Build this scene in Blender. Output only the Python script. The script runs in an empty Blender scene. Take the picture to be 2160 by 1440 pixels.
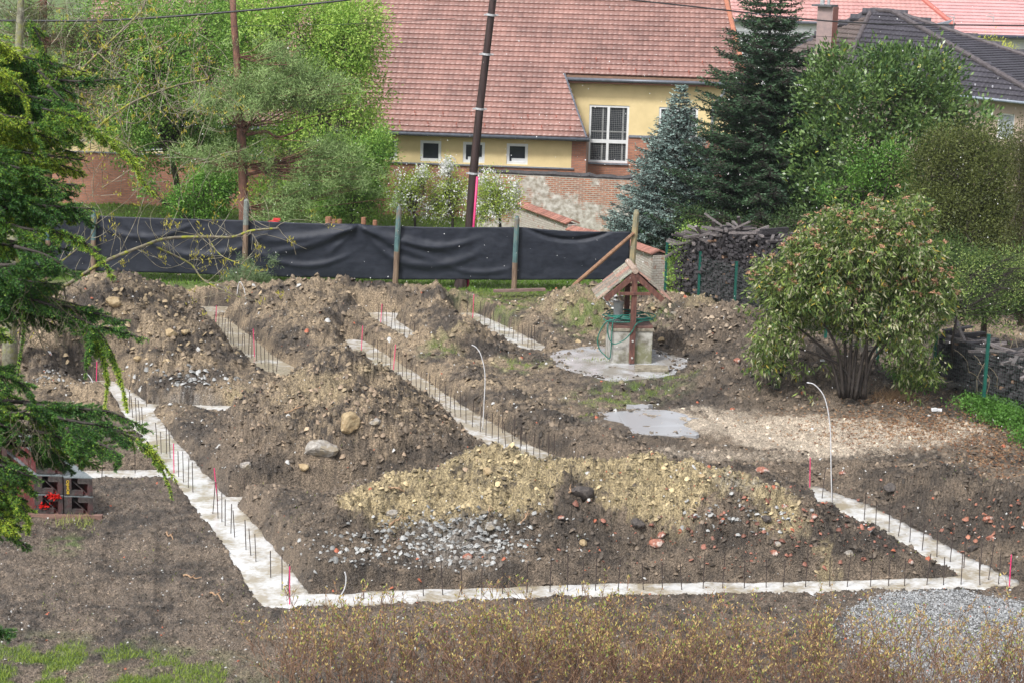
import bpy, math, random
import numpy as np
from mathutils import Vector, Matrix
rad = math.radians
SC = bpy.context.scene
COL = SC.collection
# ---------------------------------------------------------------- camera, sky, sun, exposure
CAMH, FPX, PITCH, ROLL = 12.4, 4000.0, rad(12.3), rad(1.55)
cam_d = bpy.data.cameras.new('camera'); cam = bpy.data.objects.new('camera', cam_d); COL.objects.link(cam)
cam_d.sensor_width = 36.0; cam_d.lens = 36.0 * FPX / 2160.0; cam_d.clip_end = 3000; cam_d.clip_start = 0.5
CP = np.array([0.0, 0.0, CAMH])
_f = np.array([0, math.cos(PITCH), -math.sin(PITCH)]); _u = np.array([0, math.sin(PITCH), math.cos(PITCH)]); _r = np.array([1.0, 0, 0])
cr, sr = math.cos(ROLL), math.sin(ROLL)
def ray(px, py):
    u, v = px - 1080.0, py - 720.0
    u0 = u * cr + v * sr; v0 = -u * sr + v * cr
    return _f * FPX + _r * u0 - _u * v0
_R = ray(2080, 720) - ray(1080, 720); _R /= np.linalg.norm(_R)
_U = ray(1080, 0) - ray(1080, 720); _U /= np.linalg.norm(_U)
cam.matrix_world = Matrix(((_R[0], _U[0], -_f[0], 0), (_R[1], _U[1], -_f[1], 0), (_R[2], _U[2], -_f[2], CAMH), (0, 0, 0, 1)))
SC.camera = cam
SUN_EL, SUN_AZ = rad(52), rad(215)       # azimuth clockwise from +Y
w = bpy.data.worlds.new('World'); SC.world = w; w.use_nodes = True
nt = w.node_tree; nt.nodes.clear()
sky = nt.nodes.new('ShaderNodeTexSky'); sky.sky_type = 'NISHITA'; sky.sun_disc = False
sky.sun_elevation = SUN_EL; sky.sun_rotation = SUN_AZ; sky.dust_density = 3.0
hs = nt.nodes.new('ShaderNodeHueSaturation'); hs.inputs['Saturation'].default_value = 0.25
bg = nt.nodes.new('ShaderNodeBackground'); bg.inputs['Strength'].default_value = 0.095
wo = nt.nodes.new('ShaderNodeOutputWorld')
nt.links.new(sky.outputs[0], hs.inputs['Color']); nt.links.new(hs.outputs[0], bg.inputs[0]); nt.links.new(bg.outputs[0], wo.inputs[0])
sun_d = bpy.data.lights.new('sun', 'SUN'); sun_d.energy = 1.5; sun_d.angle = rad(10); sun_d.color = (1.0, 0.965, 0.92)
sun = bpy.data.objects.new('sun', sun_d); COL.objects.link(sun)
sd = Vector((math.sin(SUN_AZ) * math.cos(SUN_EL), math.cos(SUN_AZ) * math.cos(SUN_EL), math.sin(SUN_EL)))
sun.rotation_euler = sd.to_track_quat('Z', 'Y').to_euler()
SC.view_settings.view_transform = 'Standard'; SC.view_settings.look = 'None'
SC.view_settings.exposure = 1.32; SC.view_settings.gamma = 1.0

# ---------------------------------------------------------------- projection helpers
def G(px, py, z=0.0):
    d = ray(px, py); return CP + d * ((z - CAMH) / d[2])
def P(px, py, Y):
    d = ray(px, py); return CP + d * (Y / d[1])
def PL(px, py, o, n):
    d = ray(px, py); return CP + d * (np.dot(o - CP, n) / np.dot(d, n))
# ---------------------------------------------------------------- noise
rng = np.random.default_rng(7)
def _h(ix, iy, s):
    h = (ix.astype(np.int64) * 374761393 + iy.astype(np.int64) * 668265263 + s * 974634777) & 0xffffffff
    h = ((h ^ (h >> 13)) * 1274126177) & 0xffffffff
    h = ((h ^ (h >> 16)) * 2246822519) & 0xffffffff
    return ((h ^ (h >> 15)) & 0xffffff) / float(0xffffff)
def vn(x, y, s=0):
    ix, iy = np.floor(x), np.floor(y); fx, fy = x - ix, y - iy
    fx = fx * fx * (3 - 2 * fx); fy = fy * fy * (3 - 2 * fy)
    a, b, c, d = _h(ix, iy, s), _h(ix + 1, iy, s), _h(ix, iy + 1, s), _h(ix + 1, iy + 1, s)
    return (a + (b - a) * fx) * (1 - fy) + (c + (d - c) * fx) * fy
def fbm(x, y, o=4, s=0, g=0.5):
    t = 0; a = 1; n = 0
    for k in range(o):
        t = t + a * vn(x * 2 ** k + 13.7 * k, y * 2 ** k - 7.1 * k, s + k); n += a; a *= g
    return t / n
def worley(x, y, s=0):
    ix, iy = np.floor(x), np.floor(y); best = np.full(x.shape, 9.0)
    for i in (-1, 0, 1):
        for j in (-1, 0, 1):
            cx, cy = ix + i, iy + j
            r = 0.35 + 0.65 * _h(cx, cy, s + 5)
            d = (cx + _h(cx, cy, s) - x) ** 2 + (cy + _h(cx, cy, s + 1) - y) ** 2
            best = np.minimum(best, d / (r * r))
    return np.sqrt(np.clip(best, 0, 1))
def sst(a, b, x):
    t = np.clip((x - a) / (b - a), 0, 1); return t * t * (3 - 2 * t)
def dline(x, y, pts):
    """distance to polyline, and interpolated third value"""
    bd = np.full(x.shape, 1e9); bw = np.zeros(x.shape)
    for (ax, ay, aw), (bx, by, bw_) in zip(pts[:-1], pts[1:]):
        dx, dy = bx - ax, by - ay; t = np.clip(((x - ax) * dx + (y - ay) * dy) / (dx * dx + dy * dy), 0, 1)
        d = np.hypot(x - ax - t * dx, y - ay - t * dy); m = d < bd
        bd = np.where(m, d, bd); bw = np.where(m, aw + t * (bw_ - aw), bw)
    return bd, bw
def inpoly(x, y, poly):
    c = np.zeros(x.shape, bool); n = len(poly)
    for i in range(n):
        x1, y1 = poly[i][:2]; x2, y2 = poly[(i + 1) % n][:2]
        if abs(y2 - y1) < 1e-9: continue
        c ^= ((y1 > y) != (y2 > y)) & (x < (x2 - x1) * (y - y1) / (y2 - y1) + x1)
    return c
# ---------------------------------------------------------------- materials
def newmat(name):
    m = bpy.data.materials.new(name); m.use_nodes = True; t = m.node_tree
    return m, t, t.nodes['Principled BSDF']
def N(t, typ, **kw):
    n = t.nodes.new(typ)
    for k, v in kw.items():
        if k in n.inputs: n.inputs[k].default_value = v
        else: setattr(n, k, v)
    return n
def mat(name, c1, c2=None, rough=0.7, scale=8.0, bump=0.3, spec=0.4, c3=None, stretch=(1, 1, 1), metal=0.0, dist=0.02, lo=.35, hi=.65, rv=0.12):
    """two/three colour mottled surface in object space"""
    m, t, b = newmat(name); c2 = c2 or tuple(x * 0.6 for x in c1)
    tc = N(t, 'ShaderNodeTexCoord'); mp = N(t, 'ShaderNodeMapping'); mp.inputs['Scale'].default_value = stretch
    t.links.new(tc.outputs['Object'], mp.inputs[0])
    n1 = N(t, 'ShaderNodeTexNoise', Scale=scale, Detail=8.0, Roughness=0.62); t.links.new(mp.outputs[0], n1.inputs['Vector'])
    r = N(t, 'ShaderNodeValToRGB'); r.color_ramp.elements[0].position = lo; r.color_ramp.elements[1].position = hi
    r.color_ramp.elements[0].color = (*c2, 1); r.color_ramp.elements[1].color = (*c1, 1)
    t.links.new(n1.outputs[0], r.inputs[0]); out = r.outputs[0]
    if c3:
        n2 = N(t, 'ShaderNodeTexNoise', Scale=scale * 0.37, Detail=6.0, Roughness=0.7); t.links.new(mp.outputs[0], n2.inputs['Vector'])
        rr = N(t, 'ShaderNodeValToRGB'); rr.color_ramp.elements[0].position = .5; rr.color_ramp.elements[1].position = .6
        t.links.new(n2.outputs[0], rr.inputs[0]); mx = N(t, 'ShaderNodeMixRGB'); mx.inputs[2].default_value = (*c3, 1)
        t.links.new(rr.outputs[0], mx.inputs[0]); t.links.new(out, mx.inputs[1]); out = mx.outputs[0]
    t.links.new(out, b.inputs['Base Color'])
    mr = N(t, 'ShaderNodeMapRange'); mr.inputs[3].default_value = max(0.02, rough - rv); mr.inputs[4].default_value = min(1, rough + rv)
    t.links.new(n1.outputs[0], mr.inputs[0]); t.links.new(mr.outputs[0], b.inputs['Roughness'])
    b.inputs['Specular IOR Level'].default_value = spec; b.inputs['Metallic'].default_value = metal
    if bump:
        n3 = N(t, 'ShaderNodeTexNoise', Scale=scale * 3, Detail=6.0); t.links.new(mp.outputs[0], n3.inputs['Vector'])
        bp = N(t, 'ShaderNodeBump', Strength=bump, Distance=dist); t.links.new(n3.outputs[0], bp.inputs['Height']); t.links.new(bp.outputs[0], b.inputs['Normal'])
    return m
def vcmat(name, rough=0.6, spec=0.3, trans=0.0, bump=0.0, scale=30, var=0.0):
    """base colour from the mesh's own 'col' attribute (material colour per leaf / tile / clod)"""
    m, t, b = newmat(name); a = N(t, 'ShaderNodeAttribute', attribute_name='col'); out = a.outputs[0]
    if var:
        tc = N(t, 'ShaderNodeTexCoord'); n = N(t, 'ShaderNodeTexNoise', Scale=scale, Detail=6.0); t.links.new(tc.outputs['Object'], n.inputs['Vector'])
        mr = N(t, 'ShaderNodeMapRange'); mr.inputs[1].default_value = .3; mr.inputs[2].default_value = .7; mr.inputs[3].default_value = 1 - var; mr.inputs[4].default_value = 1 + var
        t.links.new(n.outputs[0], mr.inputs[0]); vm = N(t, 'ShaderNodeVectorMath', operation='SCALE')
        t.links.new(out, vm.inputs[0]); t.links.new(mr.outputs[0], vm.inputs['Scale']); out = vm.outputs[0]
    t.links.new(out, b.inputs['Base Color']); b.inputs['Roughness'].default_value = rough; b.inputs['Specular IOR Level'].default_value = spec
    if bump:
        tc = N(t, 'ShaderNodeTexCoord'); n = N(t, 'ShaderNodeTexNoise', Scale=scale, Detail=8.0); t.links.new(tc.outputs['Object'], n.inputs['Vector'])
        bp = N(t, 'ShaderNodeBump', Strength=bump, Distance=.02); t.links.new(n.outputs[0], bp.inputs['Height']); t.links.new(bp.outputs[0], b.inputs['Normal'])
    if trans:
        tr = N(t, 'ShaderNodeBsdfTranslucent'); t.links.new(out, tr.inputs[0]); mx = N(t, 'ShaderNodeMixShader'); mx.inputs[0].default_value = trans
        o = t.nodes['Material Output']; t.links.new(b.outputs[0], mx.inputs[1]); t.links.new(tr.outputs[0], mx.inputs[2]); t.links.new(mx.outputs[0], o.inputs[0])
    return m
# ---------------------------------------------------------------- object helpers
OFF = {}
def tag(o, label=None, cat=None, group=None, kind=None):
    if label: o['label'] = label
    if cat: o['category'] = cat
    if group: o['group'] = group
    if kind: o['kind'] = kind
    return o
def empty(name, loc, label, cat, group=None):
    o = bpy.data.objects.new(name, None); o.empty_display_size = .3; COL.objects.link(o); o.location = tuple(float(a) for a in loc)
    OFF[o.name] = np.array(loc, float); return tag(o, label, cat, group)
def link(name, me, parent=None, off=None):
    o = bpy.data.objects.new(name, me); COL.objects.link(o)
    if parent is not None: o.parent = parent; OFF[o.name] = OFF[parent.name]
    else:
        OFF[o.name] = np.zeros(3) if off is None else off
        if off is not None: o.location = tuple(float(a) for a in off)
    return o
def npmesh(name, V, F, m, parent=None, col=None, smooth=False, off=None):
    """V (n,3) world coords, F (k,3|4) int or list of faces"""
    V = np.asarray(V, float); base = OFF[parent.name] if parent is not None else (np.zeros(3) if off is None else np.asarray(off, float))
    me = bpy.data.meshes.new(name)
    if isinstance(F, np.ndarray):
        k, c = F.shape; me.vertices.add(len(V)); me.vertices.foreach_set('co', (V - base).astype(np.float32).ravel())
        me.loops.add(k * c); me.loops.foreach_set('vertex_index', F.astype(np.int32).ravel())
        me.polygons.add(k); me.polygons.foreach_set('loop_start', np.arange(0, k * c, c, dtype=np.int32))
        me.update(calc_edges=True)
    else:
        me.from_pydata([tuple(v) for v in (V - base)], [], F); me.update()
    if smooth: me.polygons.foreach_set('use_smooth', np.ones(len(me.polygons), bool))
    if col is not None:
        col = np.asarray(col, float)
        if col.shape[1] == 3: col = np.hstack([col, np.ones((len(col), 1))])
        a = me.color_attributes.new('col', 'FLOAT_COLOR', 'POINT'); a.data.foreach_set('color', col.astype(np.float32).ravel())
    if m: me.materials.append(m)
    return link(name, me, parent, None if parent is not None or off is None else base)
class MB:
    def __init__(s): s.v = []; s.f = []; s.c = []
    def add(s, V, F, c=None):
        n = len(s.v); s.v += [tuple(float(a) for a in p) for p in V]; s.f += [tuple(i + n for i in f) for f in F]
        s.c += [c or (1, 1, 1)] * len(V)
    def box(s, c, sx, sy, sz, R=None, taper=1.0, col=None):
        """centre c, full sizes"""
        V = [np.array([x * sx / 2 * (taper if z > 0 else 1), y * sy / 2 * (taper if z > 0 else 1), z * sz / 2]) for x, y, z in
             ((-1, -1, -1), (1, -1, -1), (1, 1, -1), (-1, 1, -1), (-1, -1, 1), (1, -1, 1), (1, 1, 1), (-1, 1, 1))]
        if R is not None: V = [R @ v for v in V]
        s.add([np.array(c) + v for v in V], ((0, 3, 2, 1), (4, 5, 6, 7), (0, 1, 5, 4), (1, 2, 6, 5), (2, 3, 7, 6), (3, 0, 4, 7)), col)
    def beam(s, a, b, wd, hd, up=(0, 0, 1), col=None):
        a, b = np.array(a, float), np.array(b, float); d = b - a; L = np.linalg.norm(d); d /= L
        x = np.cross(d, up); x /= np.linalg.norm(x); z = np.cross(x, d)
        R = np.array([x, d, z]).T; s.box((a + b) / 2, wd, L, hd, R, col=col)
    def tube(s, pts, r, n=6, col=None, cap=True):
        pts = [np.array(p, float) for p in pts]; rs = r if hasattr(r, '__len__') else [r] * len(pts); b0 = len(s.v); V = []
        up = np.array([0.3, 0.2, 1.0]); prev = None
        for i, p in enumerate(pts):
            d = pts[min(i + 1, len(pts) - 1)] - pts[max(i - 1, 0)]; d = d / (np.linalg.norm(d) + 1e-9)
            x = np.cross(d, up if prev is None else np.cross(prev, d))
            if np.linalg.norm(x) < 1e-6: x = np.cross(d, (1, 0, 0))
            x /= np.linalg.norm(x); y = np.cross(d, x); prev = x
            for k in range(n):
                a = 2 * math.pi * k / n; V.append(p + rs[i] * (math.cos(a) * x + math.sin(a) * y))
        F = [(i * n + k, i * n + (k + 1) % n, (i + 1) * n + (k + 1) % n, (i + 1) * n + k) for i in range(len(pts) - 1) for k in range(n)]
        if cap: F += [tuple(range(n))[::-1], tuple((len(pts) - 1) * n + k for k in range(n))]
        s.add(V, F, col)
    def build(s, name, m, parent=None, smooth=False, usecol=False, off=None, bevel=0):
        o = npmesh(name, np.array(s.v), s.f, m, parent, np.array(s.c) if usecol else None, smooth, off)
        if bevel:
            b = o.modifiers.new('bevel', 'BEVEL'); b.width = bevel; b.segments = 2; b.limit_method = 'ANGLE'
        return o
def rotz(a): c, s_ = math.cos(a), math.sin(a); return np.array([[c, -s_, 0], [s_, c, 0], [0, 0, 1.0]])
def unit(a): return a / (np.linalg.norm(a, axis=-1, keepdims=True) + 1e-9)
def rdir(n): return unit(rng.normal(size=(n, 3)))
def leaves(Pt, D, L, W, C, Nn=None):
    """rhombic leaves: base point, direction, length, width, colour"""
    n = len(Pt); D = unit(D); Nn = rdir(n) if Nn is None else Nn; S = unit(np.cross(D, Nn))
    L = np.broadcast_to(L, (n,))[:, None]; W = np.broadcast_to(W, (n,))[:, None]
    up = unit(np.cross(S, D))
    V = np.stack([Pt, Pt + D * L * .45 + S * W * .5 + up * W * .12, Pt + D * L, Pt + D * L * .45 - S * W * .5 + up * W * .12], 1).reshape(-1, 3)
    F = np.arange(n * 4).reshape(n, 4); return V, F, np.repeat(C, 4, 0)
def blades(Pt, D, L, W, C):
    """triangular needles/blades"""
    n = len(Pt); D = unit(D); S = unit(np.cross(D, rdir(n))); L = np.broadcast_to(L, (n,))[:, None]; W = np.broadcast_to(W, (n,))[:, None]
    V = np.stack([Pt - S * W * .5, Pt + S * W * .5, Pt + D * L], 1).reshape(-1, 3)
    return V, np.arange(n * 3).reshape(n, 3), np.repeat(C, 3, 0)
def mixc(a, b, t):
    return np.array(a)[None] * (1 - t[:, None]) + np.array(b)[None] * t[:, None]
# ================================================================ TERRAIN
ZC = -0.45
def gl(pts, z=ZC):
    out = []
    for p in pts:
        q = G(p[0], p[1], z); out.append((q[0], q[1], p[2] if len(p) > 2 else 0.3))
    return out
S_MAIN = [gl([(603, 1266, .46), (545, 1183, .45), (490, 1108, .44), (440, 1053, .40), (395, 1000, .35), (350, 945, .31), (300, 880, .30), (270, 840, .32), (205, 812, .5)]),
          gl([(190, 1000, .30), (365, 999, .31)]), gl([(285, 857, .26), (480, 862, .26)]), gl([(470, 1056, .30), (900, 1048, .26)]),
          gl([(603, 1268, .42), (720, 1267, .36), (900, 1256, .33), (1100, 1250, .31), (1300, 1243, .31), (1700, 1238, .30), (2110, 1227, .30)]),
          gl([(2098, 1226, .34), (1990, 1170, .34), (1900, 1122, .34), (1800, 1070, .36), (1700, 1036, .40)])]
S_M = [gl([(745, 722, .34), (795, 757, .38), (870, 806, .40), (940, 857, .42), (1010, 902, .46), (1070, 940, .50), (1150, 975, .52), (1260, 1025, .5)])]
S_N = [gl([(800, 672, .46), (840, 700, .40), (897, 741, .34)]), gl([(765, 664, .4), (860, 665, .4)])]
S_Q = [gl([(985, 664, .36), (1020, 680, .36), (1075, 706, .34), (1130, 734, .34)])]
S_T = [gl([(432, 676, .7), (480, 708, .62), (530, 750, .55), (600, 790, .5)]), gl([(390, 655, .7), (505, 657, .7)])]
STRIPS = S_MAIN + S_M + S_N + S_Q + S_T
LOW = [G(a, b, ZC)[:2] for a, b in ((-900, 992), (330, 992), (362, 1010), (430, 1100), (470, 1165), (560, 1268), (1000, 1262), (2135, 1228), (2700, 1215), (3400, 2600), (-2600, 2600))]
LOWE = [(*G(a, b, ZC)[:2], 0) for a, b in ((-900, 992), (330, 992), (362, 1010), (430, 1100), (470, 1165), (560, 1268), (1000, 1262), (2135, 1228), (2700, 1215))]
# px, py (foot point under the peak), height, rx, ry, rot(deg), sharpness
MOUNDS = [
    (722, 912, 2.4, 3.45, 4.1, -10, 1.05), (630, 960, .85, 2.4, 2.4, 0, .9), (870, 945, 1.0, 2.3, 2.6, 20, 1.0),
    (262, 722, 2.35, 4.6, 5.6, 10, 1.0), (110, 740, 1.3, 3.6, 4.8, 0, .9), (420, 770, .75, 2.6, 3.0, 0, .9),
    (690, 697, .95, 2.7, 3.4, 0, .9), (745, 715, .5, 2.0, 2.4, 0, .9),
    (935, 712, .85, 1.9, 2.8, -25, .95), (1010, 728, .45, 1.5, 1.6, 0, .9),
    (1050, 1085, 1.38, 2.5, 3.0, 0, .85), (880, 1100, 1.02, 2.6, 2.6, 0, .85), (1200, 1100, 1.22, 2.3, 2.8, 0, .8), (1340, 1100, 1.30, 2.1, 2.8, 0, .85), (1450, 1110, 1.20, 2.2, 2.7, 0, .85), (1560, 1125, .98, 1.9, 2.4, 0, .85),
    (1640, 1135, .72, 2.4, 2.2, 0, .9), (1770, 1165, .62, 2.2, 1.7, 0, .9), (1890, 1190, .42, 1.6, 1.1, 0, .9), (690, 1130, .30, 2.0, 1.6, 0, .9),
    (600, 640, .75, 4.2, 2.8, 0, .8), (450, 645, .8, 4.0, 2.8, 0, .8), (735, 640, .8, 2.6, 2.8, 0, .9), (800, 638, .75, 1.6, 2.2, 0, .8), (905, 640, .6, 1.9, 2.2, 0, .8), (960, 655, .3, 1.6, 2.0, 0, .8),
    (1235, 648, .75, 1.9, 2.6, 0, .8), (1395, 668, .8, 1.7, 2.6, 0, .8), (1470, 690, .95, 2.2, 3.0, 0, .85), (1550, 715, 1.15, 2.6, 3.4, 0, .85), (1660, 760, 1.15, 3.0, 3.4, 0, .8), (1560, 790, .6, 2.4, 2.2, 0, .8), (1430, 715, .6, 1.8, 2.2, 0, .8),
    (1090, 665, .25, 2.5, 2.0, 0, .8),
]
RUTS = [(tuple(G(a, b, -.42)[:2]) + (0,), tuple(G(c, d, -.42)[:2]) + (0,)) for a, b, c, d in ((255, 1090, 215, 1290), (355, 1110, 345, 1320), (1180, 940, 2150, 985), (1200, 985, 1900, 960))]
GRC = G(2050, 1350, -.4)
PADS = [(G(1305, 764, -.2), 2.0, 2.2, -.20), (G(1365, 888, -.12), 1.6, 1.3, -.14)]
MC = [(G(m[0], m[1], 0)[:2], m) for m in MOUNDS]
# spoil bank right of strip M, banks right of strip R
BANK = gl([(925, 752, .28), (1010, 820, .42), (1110, 872, .5), (1230, 925, .55), (1330, 975, .5)], 0)
BANKR = gl([(1560, 1000, .5), (1760, 1000, .75), (1900, 1035, .85), (2050, 1085, .9), (2240, 1150, .95)], 0)
CLAYL = gl([(830, 1035, 1.0), (950, 1020, 1.5), (1100, 1015, 1.45), (1190, 1010, .5), (1250, 1015, 1.0), (1400, 1030, 1.3)], .9)
CLAYL2 = gl([(1390, 1010, .75), (1460, 1045, .7), (1540, 1015, .8), (1650, 1070, .45)], .8)
def strips_d(x, y):
    d = np.full(x.shape, 9.0)
    for s in STRIPS:
        dd, ww = dline(x, y, s); d = np.minimum(d, dd - ww)
    return d
def terrain(x, y, detail=True):
    shp = x.shape; x = x.ravel(); y = y.ravel()
    wx = x + 0.5 * (fbm(x * .6, y * .6, 3, 3) - .5) * 2; wy = y + 0.5 * (fbm(x * .6, y * .6, 3, 9) - .5) * 2
    sdist = strips_d(x, y); gr_ = np.clip(1 - np.hypot((x - GRC[0]) / 2.5, (y - GRC[1]) / 2.7), 0, 1)
    h = 0.12 * (fbm(x * .35, y * .35, 3, 21) - .5) - .10 - .28 * sst(40.5, 44, y) + .15 * sst(61, 65, y)
    lift = np.zeros_like(x)
    for s_ in S_MAIN[:4] + S_M + S_N + S_Q + S_T:
        (ax, ay, _), (bx, by, _) = s_[0], s_[-1]; dd, ww = dline(x, y, s_); dd = dd - ww
        side_ = ((bx - ax) * (y - ay) - (by - ay) * (x - ax)) * (1 if by < ay - .5 else (1 if bx > ax else -1))
        lift = np.maximum(lift, (side_ > 0) * sst(.0, .25, dd) * (1 - sst(.5, 2.0, dd)) * .24)
    h = h + lift
    m = np.zeros_like(x)
    for c, (px, py, hh, rx, ry, rot, pw) in MC:
        a = rad(rot); dx, dy = wx - c[0], wy - c[1]
        u = (dx * math.cos(a) + dy * math.sin(a)) / rx; v = (-dx * math.sin(a) + dy * math.cos(a)) / ry
        d = np.sqrt(u * u + v * v + .012) - .11
        k = np.clip(1 - d, 0, 1); k = np.where(k < .25, k * k * 2 + .125 * 0 + k * .5, k)
        k = np.clip(k, 0, 1) ** pw
        q = hh * k
        m = np.maximum(m, q) + 0.12 * np.minimum(m, q)
    d, ww = dline(wx, wy, BANK); m = np.maximum(m, ww * np.clip(1 - d / 1.5, 0, 1) ** .8)
    # plateau right of R with bank
    dR, wR = dline(wx, wy, BANKR); m = np.maximum(m, wR * np.clip(1 - dR / 2.0, 0, 1) ** .8)
    m = m * (1 + .22 * sst(57, 61, y)) * sst(-.05, 1.25, sdist + .25 * (fbm(x * 1.7, y * 1.7, 3, 33) - .5) * 2) ** .8
    h = h + m
    mound = m
    low = inpoly(x, y, LOW); dl, _ = dline(x, y, LOWE)
    sd_ = np.where(low, -dl, dl)
    t = sst(-.05, .45, sd_)
    near = -0.405 + 0.07 * (fbm(x * .8, y * .8, 3, 40) - .5) + .03 * np.clip(dl - .6, 0, 2) * low * 0
    h = near * (1 - t) + h * t + .42 * gr_ ** .8
    # flush shoulder beside R on its far side
    dr, _ = dline(x, y, STRIPS[5])
    for pc, prx, pry, pz_ in PADS:
        dp = np.hypot((x - pc[0]) / prx, (y - pc[1]) / pry); k = sst(1.45, 1.02, dp + .12 * (fbm(x * 1.5, y * 1.5, 2, 77) - .5)); h = h * (1 - k) + pz_ * k; rp_ = np.where(k > .5, 1, 0) if pc is PADS[0][0] else rp_ + (k > .5)
    side = sst(.35, 1.5, dr) ; xr = G(1900, 1122, ZC)
    h = np.where((x > 7) & (dr < 1.5) & (y > 35.5), -0.42 + (h + .42) * side, h)
    n0 = fbm(x * 2.3, (y + 1.4 * h) * 2.3, 4, 60) - .5
    edge = sdist + 0.07 * (fbm(x * 2.6, y * 2.6, 3, 70) - .5) * 2
    w_ = sst(-.03, np.where(sd_ < .1, .13, .30), edge); h0 = h
    rough_amt = 0.42 + 1.25 * sst(.05, .6, mound)
    rough_amt = np.where(y > 66, .3, rough_amt); rough_amt = np.where(rp_ > 0, .12, rough_amt)
    flat = (1 - w_)
    h = -0.52 * flat + h * w_
    if detail:
        yq = y + 1.6 * h; wl1 = 1 - worley(x * 3.1, yq * 3.1, 80); wl2 = 1 - worley(x * 7.5 + n0, yq * 7.5, 90); wl3 = 1 - worley(x * 15, yq * 15, 95)
        n = 0.20 * n0 + .10 * (wl1 ** .7 - .4) + .085 * (wl2 ** .6 - .3) + .05 * (wl3 ** .6 - .3) + .06 * (fbm(x * 14, yq * 14, 3, 99) - .5)
        for ra_, rb_ in RUTS:
            dd, _ = dline(x, y, [ra_, rb_]); al = ((x - ra_[0]) * (rb_[0] - ra_[0]) + (y - ra_[1]) * (rb_[1] - ra_[1])) / math.hypot(rb_[0] - ra_[0], rb_[1] - ra_[1])
            h = h - sst(.24, .14, dd) * (.02 + .022 * sst(-.2, .2, np.sin(al * 34.0))) * (fbm(x * 1.2, y * 1.2, 2, 808) > .35) + .015 * np.exp(-((dd - .27) / .06) ** 2)
        h = h + n * rough_amt * np.maximum(w_, .0) ** .7
    h = np.where(sdist < -.02, np.minimum(h, -.475), h)
    z = h.reshape(shp)
    return z, mound.reshape(shp), sdist.reshape(shp), sd_.reshape(shp)
FENCE_Y = G(835, 597, 0)[1]
PATCH = [((1240, 672), 1.2, .8), ((1340, 800), 1.6, .35), ((1290, 815), 1.4, .4), ((1420, 785), 1.0, .25), ((930, 742), .7, .3), ((1100, 750), .9, .3), ((1390, 690), .5, .5), ((1235, 860), .25, .25),
         ((140, 1110), .5, .25), ((1075, 640), 1.4, .7), ((1240, 745), 1.2, .15), ((1050, 620), 2.0, .8), ((380, 1460), 3.0, .6), ((1330, 1000), .5, .2), ((820, 758), .5, .3), ((1500, 965), .5, .15), ((1820, 1247), .22, .07)]
PATC = [(G(a[0], a[1], 0)[:2], r1, r2) for a, r1, r2 in PATCH]
def grassmask(x, y):
    g = sst(FENCE_Y - 2.2, FENCE_Y + .2, y + 1.0 * (fbm(x * .8, y * .8, 3, 300) - .5) * 2) * (1 - .0)
    xr = 5.2; g = g * np.where(x > xr, sst(70, 73, y), 1)
    for c, r1, r2 in PATC:
        d = np.hypot((x - c[0]) / r1, (y - c[1]) / (r2 * 3.2)); g = np.maximum(g, np.clip(1.15 - d, 0, 1) * sst(.40, .62, fbm(x * 4, y * 4, 3, 310)) * .8)
    c = G(60, 1480, -.43)
    d = np.hypot((x - c[0] + .3) / 4.8, (y - c[1]) / 3.0); g = np.maximum(g, np.clip((1.1 - d) * 1.6, 0, 1) * sst(.36, .56, fbm(x * 2.2, y * 2.2, 4, 320)))
    return np.clip(g, 0, 1)
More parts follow.
